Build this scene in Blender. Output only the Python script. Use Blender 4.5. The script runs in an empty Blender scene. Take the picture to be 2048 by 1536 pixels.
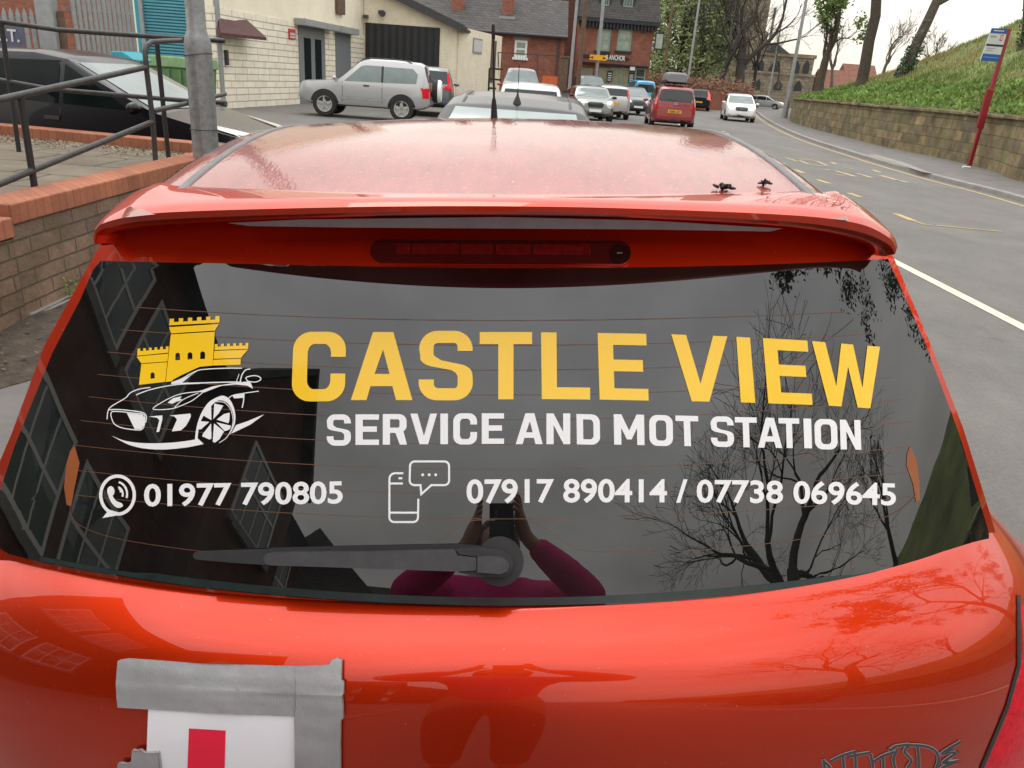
import bpy, bmesh, math, random
from mathutils import Vector, Matrix
from mathutils.bvhtree import BVHTree
from mathutils.geometry import tessellate_polygon
R = math.radians
scene = bpy.context.scene
col = scene.collection
rnd = random.Random(7)

# ------------------------------------------------------------------ camera
FPX, PITCH, ROLL, CAMH = 1538.0, R(21.8), R(4.2), 1.60
CAM = Vector((0, 0, CAMH))
_fw = Vector((0, math.cos(PITCH), -math.sin(PITCH)))
_r0 = Vector((1, 0, 0)); _u0 = _r0.cross(_fw)
_r = math.cos(ROLL) * _r0 + math.sin(ROLL) * _u0
_u = -math.sin(ROLL) * _r0 + math.cos(ROLL) * _u0
cam_data = bpy.data.cameras.new('camera')
cam = bpy.data.objects.new('camera', cam_data); col.objects.link(cam)
cam_data.sensor_width = 36.0
cam_data.lens = 36.0 * FPX / 2048.0
cam_data.clip_start = 0.02; cam_data.clip_end = 2000
cam.matrix_world = Matrix((( _r.x, _u.x, -_fw.x, CAM.x), (_r.y, _u.y, -_fw.y, CAM.y), (_r.z, _u.z, -_fw.z, CAM.z), (0, 0, 0, 1)))
scene.camera = cam

# ------------------------------------------------------------------ world: overcast
SUN_EL, SUN_ROT = R(64), R(-25)
world = bpy.data.worlds.new('World'); scene.world = world; world.use_nodes = True
wn = world.node_tree; wn.nodes.clear()
def _n(t, **k):
    n = wn.nodes.new(t)
    for a, b in k.items(): setattr(n, a, b)
    return n
wo = _n('ShaderNodeOutputWorld'); bg = _n('ShaderNodeBackground'); bg.inputs['Strength'].default_value = 0.11
sky = _n('ShaderNodeTexSky', sky_type='NISHITA', sun_disc=False, sun_elevation=SUN_EL, sun_rotation=SUN_ROT)
tc = _n('ShaderNodeTexCoord'); sep = _n('ShaderNodeSeparateXYZ'); wn.links.new(tc.outputs['Generated'], sep.inputs[0])
ramp = _n('ShaderNodeValToRGB')
ramp.color_ramp.elements[0].position = 0.0; ramp.color_ramp.elements[0].color = (10.2, 9.4, 8.0, 1)
ramp.color_ramp.elements[1].position = 1.0; ramp.color_ramp.elements[1].color = (21, 21, 21.4, 1)
e_ = ramp.color_ramp.elements.new(0.18); e_.color = (11.6, 11.1, 10.1, 1)
wn.links.new(sep.outputs['Z'], ramp.inputs[0])
mp = _n('ShaderNodeMapping'); mp.inputs['Scale'].default_value = (1.3, 1.3, 3.2)
wn.links.new(tc.outputs['Generated'], mp.inputs[0])
nz = _n('ShaderNodeTexNoise'); nz.inputs['Scale'].default_value = 1.6; nz.inputs['Detail'].default_value = 5; nz.inputs['Roughness'].default_value = .5
wn.links.new(mp.outputs[0], nz.inputs['Vector'])
mr = _n('ShaderNodeMapRange'); mr.inputs[1].default_value = .3; mr.inputs[2].default_value = .7; mr.inputs[3].default_value = .72; mr.inputs[4].default_value = 1.16
wn.links.new(nz.outputs[0], mr.inputs[0])
mul = _n('ShaderNodeVectorMath', operation='MULTIPLY'); wn.links.new(ramp.outputs[0], mul.inputs[0]); wn.links.new(mr.outputs[0], mul.inputs[1])
mx = _n('ShaderNodeMix', data_type='RGBA'); mx.inputs[0].default_value = .05
wn.links.new(mul.outputs[0], mx.inputs[6]); wn.links.new(sky.outputs[0], mx.inputs[7])
wn.links.new(mx.outputs[2], bg.inputs['Color']); wn.links.new(bg.outputs[0], wo.inputs[0])
sun_d = bpy.data.lights.new('sun', 'SUN'); sun_d.energy = 0.6; sun_d.angle = R(30); sun_d.color = (1, .96, .9)
sun = bpy.data.objects.new('sun', sun_d); col.objects.link(sun)
sun.rotation_euler = (R(90) - SUN_EL, 0, R(180) - SUN_ROT)
scene.view_settings.view_transform = 'Standard'; scene.view_settings.look = 'None'
scene.view_settings.gamma = 1.0; scene.view_settings.exposure = 0.15
scene.render.engine = 'CYCLES'
scene.cycles.use_denoising = True
scene.cycles.max_bounces = 6; scene.cycles.diffuse_bounces = 3; scene.cycles.glossy_bounces = 4
scene.cycles.sample_clamp_indirect = 6

# ------------------------------------------------------------------ pixel helpers (2048 x 1536 photograph pixels)
def ray(x, y): return ((x - 1024) * _r + (768 - y) * _u + FPX * _fw) / FPX
def gnd(x, y, z=0.0):
    d = ray(x, y); return CAM + d * ((z - CAMH) / d.z)
def at(x, y, Y):
    d = ray(x, y); return CAM + d * (Y / d.y)
def plx(x, y, X):
    d = ray(x, y); return CAM + d * (X / d.x)

# ------------------------------------------------------------------ materials
def mat(name, color, rough=.6, metal=0., coat=0., spec=.5, var=.12, vscale=6., bump=0., bscale=40., coord='Object', ior=None, stretch=None, coat_rough=.03, emit=None):
    m = bpy.data.materials.new(name); m.use_nodes = True
    nt = m.node_tree; b = nt.nodes['Principled BSDF']
    b.inputs['Roughness'].default_value = rough; b.inputs['Metallic'].default_value = metal
    b.inputs['Coat Weight'].default_value = coat; b.inputs['Coat Roughness'].default_value = coat_rough
    b.inputs['Specular IOR Level'].default_value = spec
    if ior: b.inputs['IOR'].default_value = ior
    b.inputs['Base Color'].default_value = (*color, 1)
    if emit: b.inputs['Emission Color'].default_value = (*color, 1); b.inputs['Emission Strength'].default_value = emit
    if var or bump:
        t = nt.nodes.new('ShaderNodeTexCoord'); mpn = nt.nodes.new('ShaderNodeMapping')
        nt.links.new(t.outputs[coord], mpn.inputs[0])
        if stretch: mpn.inputs['Scale'].default_value = stretch
    if var:
        n = nt.nodes.new('ShaderNodeTexNoise'); n.inputs['Scale'].default_value = vscale; n.inputs['Detail'].default_value = 6; n.inputs['Roughness'].default_value = .65
        nt.links.new(mpn.outputs[0], n.inputs['Vector'])
        r_ = nt.nodes.new('ShaderNodeValToRGB')
        r_.color_ramp.elements[0].position = .3; r_.color_ramp.elements[1].position = .7
        r_.color_ramp.elements[0].color = (*[c * (1 - var) for c in color], 1)
        r_.color_ramp.elements[1].color = (*[min(1, c * (1 + var)) for c in color], 1)
        nt.links.new(n.outputs[0], r_.inputs[0]); nt.links.new(r_.outputs[0], b.inputs['Base Color'])
    if bump:
        n2 = nt.nodes.new('ShaderNodeTexNoise'); n2.inputs['Scale'].default_value = bscale; n2.inputs['Detail'].default_value = 4
        nt.links.new(mpn.outputs[0], n2.inputs['Vector'])
        bp = nt.nodes.new('ShaderNodeBump'); bp.inputs['Strength'].default_value = bump; bp.inputs['Distance'].default_value = .02
        nt.links.new(n2.outputs[0], bp.inputs['Height']); nt.links.new(bp.outputs[0], b.inputs['Normal'])
        if coat: nt.links.new(bp.outputs[0], b.inputs['Coat Normal'])
    return m
def brick_mat(name, c1, c2, mortar, bw, bh, msize=.012, rough=.85, bump=.5, offset=.5, stain=.25, moss=None, axis='xy', freq=2, squash=1., stripe=None):
    """masonry in the object's own space: courses run along x+y, rows along z"""
    m = bpy.data.materials.new(name); m.use_nodes = True
    nt = m.node_tree; b = nt.nodes['Principled BSDF']; b.inputs['Roughness'].default_value = rough
    b.inputs['Specular IOR Level'].default_value = .25
    t = nt.nodes.new('ShaderNodeTexCoord'); s = nt.nodes.new('ShaderNodeSeparateXYZ'); nt.links.new(t.outputs['Object'], s.inputs[0])
    ad = nt.nodes.new('ShaderNodeMath'); ad.operation = 'ADD'
    c = nt.nodes.new('ShaderNodeCombineXYZ')
    if axis == 'yz':
        nt.links.new(s.outputs['Y'], c.inputs[0]); nt.links.new(s.outputs['Z'], c.inputs[1])
    elif axis == 'flat':
        nt.links.new(s.outputs['X'], c.inputs[0]); nt.links.new(s.outputs['Y'], c.inputs[1])
    else:
        nt.links.new(s.outputs['X'], ad.inputs[0]); nt.links.new(s.outputs['Y'], ad.inputs[1])
        nt.links.new(ad.outputs[0], c.inputs[0]); nt.links.new(s.outputs['Z'], c.inputs[1])
    br = nt.nodes.new('ShaderNodeTexBrick'); br.offset = offset; br.offset_frequency = freq
    br.inputs['Scale'].default_value = 1; br.inputs['Brick Width'].default_value = bw; br.inputs['Row Height'].default_value = bh
    br.inputs['Mortar Size'].default_value = msize; br.inputs['Mortar Smooth'].default_value = .3; br.inputs['Bias'].default_value = 0
    br.inputs['Color1'].default_value = (*c1, 1); br.inputs['Color2'].default_value = (*c2, 1); br.inputs['Mortar'].default_value = (*mortar, 1)
    # uneven joints
    nz0 = nt.nodes.new('ShaderNodeTexNoise'); nz0.inputs['Scale'].default_value = 5; nt.links.new(c.outputs[0], nz0.inputs['Vector'])
    sc = nt.nodes.new('ShaderNodeVectorMath'); sc.operation = 'SCALE'; sc.inputs['Scale'].default_value = min(bw, bh) * .12
    nt.links.new(nz0.outputs['Color'], sc.inputs[0])
    av = nt.nodes.new('ShaderNodeVectorMath'); nt.links.new(c.outputs[0], av.inputs[0]); nt.links.new(sc.outputs[0], av.inputs[1])
    nt.links.new(av.outputs[0], br.inputs['Vector'])
    n = nt.nodes.new('ShaderNodeTexNoise'); n.inputs['Scale'].default_value = 2.2; n.inputs['Detail'].default_value = 7; n.inputs['Roughness'].default_value = .7
    nt.links.new(t.outputs['Object'], n.inputs['Vector'])
    mrn = nt.nodes.new('ShaderNodeMapRange'); mrn.inputs[1].default_value = .3; mrn.inputs[2].default_value = .7; mrn.inputs[3].default_value = 1 - stain; mrn.inputs[4].default_value = 1 + stain
    nt.links.new(n.outputs[0], mrn.inputs[0])
    mu = nt.nodes.new('ShaderNodeVectorMath'); mu.operation = 'MULTIPLY'; nt.links.new(br.outputs['Color'], mu.inputs[0]); nt.links.new(mrn.outputs[0], mu.inputs[1])
    out = mu.outputs[0]
    if moss:
        n3 = nt.nodes.new('ShaderNodeTexNoise'); n3.inputs['Scale'].default_value = .9; n3.inputs['Detail'].default_value = 8; n3.inputs['Roughness'].default_value = .75
        nt.links.new(t.outputs['Object'], n3.inputs['Vector'])
        m3 = nt.nodes.new('ShaderNodeMapRange'); m3.inputs[1].default_value = .48; m3.inputs[2].default_value = .62; nt.links.new(n3.outputs[0], m3.inputs[0]); m3.inputs[4].default_value = .6
        mxn = nt.nodes.new('ShaderNodeMix'); mxn.data_type = 'RGBA'; nt.links.new(m3.outputs[0], mxn.inputs[0]); nt.links.new(out, mxn.inputs[6]); mxn.inputs[7].default_value = (*moss, 1)
        out = mxn.outputs[2]
    nt.links.new(out, b.inputs['Base Color'])
    bp = nt.nodes.new('ShaderNodeBump'); bp.inputs['Strength'].default_value = bump; bp.inputs['Distance'].default_value = .02; bp.invert = True
    n4 = nt.nodes.new('ShaderNodeTexNoise'); n4.inputs['Scale'].default_value = 30; n4.inputs['Detail'].default_value = 5; nt.links.new(t.outputs['Object'], n4.inputs['Vector'])
    ma = nt.nodes.new('ShaderNodeMath'); ma.operation = 'MULTIPLY_ADD'; ma.inputs[1].default_value = -.5; nt.links.new(n4.outputs[0], ma.inputs[0]); nt.links.new(br.outputs['Fac'], ma.inputs[2])
    nt.links.new(ma.outputs[0], bp.inputs['Height']); nt.links.new(bp.outputs[0], b.inputs['Normal'])
    return m
def wave_mat(name, color, dark, scale, rough=.5, direction='Z', metal=0., profile='SIN', bump=.6):
    """ribbed sheet: slats across one axis of the object's own space"""
    m = bpy.data.materials.new(name); m.use_nodes = True
    nt = m.node_tree; b = nt.nodes['Principled BSDF']; b.inputs['Roughness'].default_value = rough; b.inputs['Metallic'].default_value = metal
    t = nt.nodes.new('ShaderNodeTexCoord'); w = nt.nodes.new('ShaderNodeTexWave'); w.bands_direction = direction; w.wave_profile = profile
    w.inputs['Scale'].default_value = scale; w.inputs['Distortion'].default_value = .15; w.inputs['Detail'].default_value = 2
    nt.links.new(t.outputs['Object'], w.inputs['Vector'])
    n = nt.nodes.new('ShaderNodeTexNoise'); n.inputs['Scale'].default_value = 3; n.inputs['Detail'].default_value = 6; nt.links.new(t.outputs['Object'], n.inputs['Vector'])
    r_ = nt.nodes.new('ShaderNodeValToRGB'); r_.color_ramp.elements[0].position = .3; r_.color_ramp.elements[1].position = .7
    r_.color_ramp.elements[0].color = (*dark, 1); r_.color_ramp.elements[1].color = (*color, 1); nt.links.new(n.outputs[0], r_.inputs[0])
    nt.links.new(r_.outputs[0], b.inputs['Base Color'])
    bp = nt.nodes.new('ShaderNodeBump'); bp.inputs['Strength'].default_value = bump; bp.inputs['Distance'].default_value = .03
    nt.links.new(w.outputs[0], bp.inputs['Height']); nt.links.new(bp.outputs[0], b.inputs['Normal'])
    return m

M = {}
M['paint'] = mat('red_orange_paint', (.60, .030, .0015), rough=.36, metal=.80, coat=1., spec=.2, var=.07, vscale=420, coat_rough=.015)
M['roofpaint'] = mat('weathered_red_paint', (.30, .05, .033), rough=.45, metal=.35, coat=1., spec=.25, var=.20, vscale=55, coat_rough=.055, bump=.03, bscale=190, stretch=(1, .22, 1))
M['glass'] = mat('dark_glass', (.006, .0065, .0065), rough=.0, spec=.5, var=.6, vscale=9, ior=1.72)
M['carglass'] = mat('car_glass', (.012, .018, .018), rough=.02, var=0, ior=1.5)
M['screen'] = mat('windscreen_glass', (.10, .14, .135), rough=.03, var=.3, vscale=2, ior=1.9)
M['black'] = mat('black_plastic', (.022, .022, .023), rough=.55, var=.2, vscale=30)
M['blackgloss'] = mat('black_gloss', (.008, .008, .009), rough=.12, var=0)
M['greyplastic'] = mat('dark_grey_plastic', (.030, .030, .031), rough=.55, spec=.3, var=.15, vscale=40, bump=.05, bscale=400)
M['rubber'] = mat('rubber', (.018, .018, .018), rough=.75, var=.2)
M['chrome'] = mat('chrome', (.6, .6, .62), rough=.18, metal=1., var=.05)
M['alloy'] = mat('alloy', (.42, .41, .39), rough=.4, metal=.2, var=.25, vscale=14)
M['lens_red'] = mat('red_lens', (.62, .008, .022), rough=.35, coat=.15, spec=.15, var=.18, vscale=90, bump=.15, bscale=160)
M['lens_dark'] = mat('dark_red_lens', (.055, .004, .005), rough=.08, coat=1., var=.1)
M['lens_mid'] = mat('red_reflector', (.16, .006, .007), rough=.25, var=.4, vscale=120)
M['lens_white'] = mat('clear_lens', (.62, .62, .58), rough=.08, coat=.6, var=.25, vscale=20)
M['lens_orange'] = mat('orange_lens', (.7, .2, .02), rough=.1, coat=.6, var=.1)
M['lamp_on'] = mat('lit_lamp', (1, .9, .72), emit=2.2, var=0)
M['brake_on'] = mat('lit_tail_lamp', (1, .10, .07), emit=.9, var=0)
M['vy'] = mat('yellow_vinyl', (.90, .55, .008), rough=.22, coat=.35, spec=.4, var=0)
M['vw'] = mat('white_vinyl', (.80, .80, .80), rough=.25, coat=.2, spec=.4, var=0)
M['copper'] = mat('heater_wire', (.115, .05, .028), rough=.4, var=.1)
M['busbar'] = mat('heater_bus_bar', (.27, .075, .018), rough=.45, var=.15, vscale=60)
M['grailing'] = mat('weathered_railing_paint', (.04, .04, .04), rough=.5, var=.4, vscale=14, bump=.12, bscale=60)
M['galv'] = mat('galvanised_steel', (.27, .28, .285), rough=.5, metal=.55, var=.25, vscale=22)
M['rooftrim'] = mat('roof_trim_grey', (.15, .15, .15), rough=.5, var=.2, vscale=30)
M['tint'] = mat('tinted_side_glass', (.006, .010, .009), rough=.03, var=.4, vscale=3, ior=1.22)
M['galvfar'] = mat('grey_steel', (.30, .31, .31), rough=.6, metal=.2, var=.15)
M['paper'] = mat('white_paper', (.80, .80, .83), rough=.6, var=.03, vscale=10)
M['lred'] = mat('plate_red', (.80, .01, .045), rough=.5, var=.04)
M['tape'] = mat('duct_tape', (.33, .33, .335), rough=.38, metal=.15, var=.06, vscale=30, bump=.10, bscale=30)
M['stickgrey'] = mat('grey_sticker', (.065, .065, .07), rough=.6, spec=.2, var=.08)
M['sticklight'] = mat('pale_sticker_edge', (.42, .37, .37), rough=.4, var=.05)
M['slot'] = mat('painted_sky_reflection', (.36, .33, .37), rough=.3, var=.12, vscale=30)  # pale lilac stands in for sky mirrored in the spoiler slot
M['asphalt'] = mat('asphalt', (.152, .143, .130), rough=.85, var=.13, vscale=1.1, bump=.25, bscale=180)
M['pave'] = mat('pavement_tarmac', (.155, .145, .135), rough=.9, var=.2, vscale=2.2, bump=.3, bscale=120)
M['kerbm'] = mat('kerb_concrete', (.25, .24, .22), rough=.85, var=.2, vscale=3, bump=.2)
M['pconc'] = mat('pale_paving', (.25, .235, .205), rough=.85, var=.22, vscale=4, bump=.2)
M['ypaint'] = mat('yellow_road_paint', (.46, .34, .15), rough=.75, var=.25, vscale=5)
M['ypaint2'] = mat('faded_yellow_road_paint', (.40, .32, .17), rough=.8, var=.3, vscale=4)
M['wpaint'] = mat('white_road_paint', (.66, .60, .46), rough=.75, var=.12, vscale=7)
M['soil'] = mat('soil', (.075, .058, .042), rough=1, var=.5, vscale=14, bump=1, bscale=50)
M['leaf'] = mat('dry_leaf', (.16, .10, .055), rough=.9, var=.5, vscale=30)
M['gravel'] = mat('gravel_stone', (.30, .25, .18), rough=.9, var=.4, vscale=8)
M['gsoil'] = mat('gravel_bed', (.19, .155, .11), rough=1, var=.45, vscale=22, bump=1, bscale=60)
M['flag'] = brick_mat('paving_flags', (.185, .155, .112), (.145, .122, .088), (.06, .05, .04), .62, .62, msize=.014, axis='flat', bump=.5, stain=.3)
M['gwall'] = brick_mat('garden_wall_brick', (.255, .172, .122), (.185, .132, .10), (.11, .09, .07), .30, .092, msize=.0065, bump=.8, stain=.35, moss=(.11, .095, .05))
M['coping'] = brick_mat('orange_coping_brick', (.40, .155, .088), (.33, .125, .072), (.20, .105, .07), .078, 3.0, msize=.004, bump=.4, stain=.24, offset=0)
M['redbrick'] = brick_mat('red_brick', (.32, .115, .072), (.24, .085, .056), (.20, .13, .10), .235, .076, msize=.008, bump=.4, stain=.25)
M['darkbrick'] = brick_mat('brown_brick', (.17, .07, .05), (.12, .05, .037), (.10, .07, .055), .235, .076, msize=.008, bump=.4, stain=.25)
M['cream'] = mat('cream_render', (.86, .78, .62), rough=.85, var=.07, vscale=1.2, bump=.15, bscale=14)
M['creambrick'] = brick_mat('cream_painted_brick', (.86, .78, .62), (.82, .74, .58), (.70, .62, .49), .24, .08, msize=.007, bump=.5, stain=.09)
M['creamstone'] = brick_mat('cream_painted_stone', (.88, .82, .68), (.84, .77, .63), (.50, .45, .35), .95, .21, msize=.015, bump=1.2, stain=.12, freq=3, offset=.37)
M['sandstone'] = brick_mat('sooty_sandstone', (.25, .195, .105), (.13, .105, .07), (.10, .08, .055), .62, .30, msize=.011, bump=.9, stain=.55, moss=(.12, .125, .04), axis='yz')
M['church'] = brick_mat('church_stone', (.27, .225, .16), (.18, .15, .11), (.12, .10, .08), .9, .4, msize=.02, bump=.5, stain=.4)
M['slate'] = brick_mat('slate_roof', (.10, .095, .092), (.075, .07, .07), (.04, .04, .04), .3, .16, msize=.012, bump=.6, stain=.2)
M['mossroof'] = brick_mat('mossy_roof', (.13, .10, .07), (.10, .08, .058), (.06, .05, .04), .3, .2, msize=.014, bump=.6, stain=.35, moss=(.16, .13, .06))
M['orangeroof'] = brick_mat('orange_tile_roof', (.24, .115, .08), (.20, .10, .07), (.16, .07, .05), .3, .2, msize=.012, bump=.3)
M['dark'] = mat('dark_paint', (.018, .020, .026), rough=.5, var=.3, vscale=4)
M['gutter'] = mat('dark_gutter', (.045, .045, .05), rough=.5, var=.2)
M['greydoor'] = mat('grey_paint', (.19, .20, .215), rough=.5, var=.12)
M['shutbox'] = mat('grey_shutter_box', (.30, .31, .31), rough=.5, var=.1, vscale=2)
M['teal'] = wave_mat('teal_shutter_slats', (.055, .26, .32), (.04, .20, .26), 3.6, direction='Z', bump=1.)
M['tealpaint'] = mat('teal_paint', (.02, .30, .38), rough=.4, var=.12)
M['ribdoor'] = wave_mat('black_ribbed_door', (.016, .017, .022), (.010, .011, .014), .9, direction='X', bump=1., rough=.45)
M['maroon'] = mat('maroon_slate', (.085, .03, .03), rough=.7, var=.25, vscale=8, bump=.3, bscale=8)
M['greenskip'] = mat('green_container', (.10, .19, .075), rough=.6, var=.3, vscale=5)
M['white'] = mat('white_frame', (.78, .78, .76), rough=.5, var=.04)
M['signred'] = mat('red_sign', (.55, .03, .03), rough=.5, var=.05)
M['pane'] = mat('window_pane', (.05, .055, .055), rough=.04, var=.4, vscale=2, ior=1.7)
M['curtain'] = mat('net_curtain_pane', (.30, .34, .28), rough=.25, var=.3, vscale=3, coat=.5)
M['blindpane'] = mat('blind_pane', (.26, .22, .13), rough=.3, var=.25, vscale=3, coat=.4)
M['greenframe'] = mat('sage_green_frame', (.20, .29, .23), rough=.5, var=.1)
M['signyellow'] = mat('yellow_sign', (.82, .42, .01), rough=.5, var=.05)
M['wood'] = mat('weathered_wood', (.13, .085, .055), rough=.85, var=.3, vscale=6)
M['orangefence'] = mat('orange_boards', (.60, .12, .03), rough=.6, var=.15, vscale=6)
M['maroonpole'] = mat('bus_stop_red', (.25, .015, .022), rough=.4, var=.12)
M['busblue'] = mat('bus_blue', (.025, .09, .30), rough=.4, var=.06)
M['buswhite'] = mat('bus_white', (.55, .56, .55), rough=.5, var=.06)
M['navy'] = mat('navy_board', (.10, .095, .15), rough=.5, var=.12)
M['bark'] = mat('bark', (.075, .06, .045), rough=.95, var=.4, vscale=9, bump=.8, bscale=14)
M['barkdark'] = mat('dark_bark', (.045, .038, .032), rough=.95, var=.35, vscale=9, bump=.6, bscale=14)
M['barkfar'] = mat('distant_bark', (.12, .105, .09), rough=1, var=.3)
M['ivy'] = mat('ivy_leaf', (.035, .075, .022), rough=.6, var=.5, vscale=5)
M['springleaf'] = mat('spring_leaf', (.13, .19, .045), rough=.7, var=.45, vscale=3)
M['greenleaf'] = mat('green_leaf', (.18, .215, .08), rough=.7, var=.55, vscale=1.2)
M['hedge'] = mat('brown_hedge', (.20, .10, .06), rough=.9, var=.4, vscale=2, bump=.8, bscale=5)
M['grassbank'] = mat('grass_bank', (.15, .18, .055), rough=1, var=.5, vscale=.35, bump=.8, bscale=3)
M['grass'] = mat('grass_blade', (.17, .225, .055), rough=.8, var=.4, vscale=.5)
M['drygrass'] = mat('dry_grass_blade', (.34, .27, .12), rough=.85, var=.3, vscale=.6)
M['weed'] = mat('weed_leaf', (.165, .26, .055), rough=.7, var=.45, vscale=.8)
M['haze'] = mat('hazed_far_wood', (.24, .225, .21), rough=1, var=.25, vscale=.08)  # grey of distant haze mixed into the wood colour
M['skin'] = mat('skin', (.50, .27, .19), rough=.5, var=.08, vscale=10)
M['magenta'] = mat('magenta_knit', (.80, .03, .24), rough=.9, var=.15, vscale=30, bump=.3, bscale=150)
M['denim'] = mat('dark_denim', (.03, .04, .08), rough=.9, var=.2, vscale=20)
M['hair'] = mat('brown_hair', (.05, .028, .016), rough=.5, var=.3, vscale=40)
M['shoe'] = mat('shoe', (.03, .03, .03), rough=.6, var=.1)
M['lightblue'] = mat('light_blue_cover', (.10, .42, .72), rough=.5, var=.06)
M['purple'] = mat('purple_board', (.10, .07, .30), rough=.6, var=.1)

# clear coat index and dried dust specks on the red paint
for _k, _d in (('paint', .74), ('roofpaint', .66)):
    _a = M[_k].node_tree; _b = _a.nodes['Principled BSDF']; _b.inputs['Coat IOR'].default_value = 1.5 if _k == 'paint' else 1.57
    _t = _a.nodes.new('ShaderNodeTexCoord'); _n1 = _a.nodes.new('ShaderNodeTexNoise'); _n1.inputs['Scale'].default_value = 210; _n1.inputs['Detail'].default_value = 2; _a.links.new(_t.outputs['Object'], _n1.inputs['Vector'])
    _r1 = _a.nodes.new('ShaderNodeMapRange'); _r1.inputs[1].default_value = _d; _r1.inputs[2].default_value = _d + .06; _r1.inputs[4].default_value = .55; _a.links.new(_n1.outputs[0], _r1.inputs[0])
    _x = _a.nodes.new('ShaderNodeMix'); _x.data_type = 'RGBA'; _s = _b.inputs['Base Color'].links[0].from_socket; _a.links.new(_r1.outputs[0], _x.inputs[0]); _a.links.new(_s, _x.inputs[6]); _x.inputs[7].default_value = (.55, .38, .32, 1); _a.links.new(_x.outputs[2], _b.inputs['Base Color'])
# asphalt: broad worn patches and pale aggregate on top of the base
_a = M['asphalt'].node_tree; _b = _a.nodes['Principled BSDF']; _l = _b.inputs['Base Color'].links[0]; _src = _l.from_socket
_t = _a.nodes.new('ShaderNodeTexCoord')
def _layer(src, scale, lo, hi, a0, a1, stretch=(1, 1, 1), detail=8):
    m_ = _a.nodes.new('ShaderNodeMapping'); m_.inputs['Scale'].default_value = stretch; _a.links.new(_t.outputs['Object'], m_.inputs[0])
    n_ = _a.nodes.new('ShaderNodeTexNoise'); n_.inputs['Scale'].default_value = scale; n_.inputs['Detail'].default_value = detail; n_.inputs['Roughness'].default_value = .75; _a.links.new(m_.outputs[0], n_.inputs['Vector'])
    r_ = _a.nodes.new('ShaderNodeMapRange'); r_.inputs[1].default_value = lo; r_.inputs[2].default_value = hi; r_.inputs[3].default_value = a0; r_.inputs[4].default_value = a1; _a.links.new(n_.outputs[0], r_.inputs[0])
    v_ = _a.nodes.new('ShaderNodeVectorMath'); v_.operation = 'MULTIPLY'; _a.links.new(src, v_.inputs[0]); _a.links.new(r_.outputs[0], v_.inputs[1]); return v_.outputs[0]
_src = _layer(_src, .55, .35, .65, .84, 1.12, (1, .25, 1)); _src = _layer(_src, 3.2, .58, .70, 1., .80, (1, .35, 1)); _src = _layer(_src, 45, .3, .7, .80, 1.2, detail=4); _src = _layer(_src, 9, .3, .7, .92, 1.08)
_a.links.new(_src, _b.inputs['Base Color'])
# duct tape: fine woven threads in the relief
_a = M['tape'].node_tree; _b = _a.nodes['Principled BSDF']; _t = _a.nodes.new('ShaderNodeTexCoord'); _bp = [n for n in _a.nodes if n.type == 'BUMP'][0]
_w = _a.nodes.new('ShaderNodeTexWave'); _w.bands_direction = 'X'; _w.inputs['Scale'].default_value = 170; _w.inputs['Distortion'].default_value = 1.2; _a.links.new(_t.outputs['Object'], _w.inputs['Vector'])
_m2 = _a.nodes.new('ShaderNodeMath'); _m2.operation = 'MULTIPLY_ADD'; _m2.inputs[1].default_value = .07; _a.links.new(_w.outputs[0], _m2.inputs[0]); _a.links.new([n for n in _a.nodes if n.type == 'TEX_NOISE'][-1].outputs[0], _m2.inputs[2]); _a.links.new(_m2.outputs[0], _bp.inputs['Height']); _bp.inputs['Strength'].default_value = .22

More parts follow.
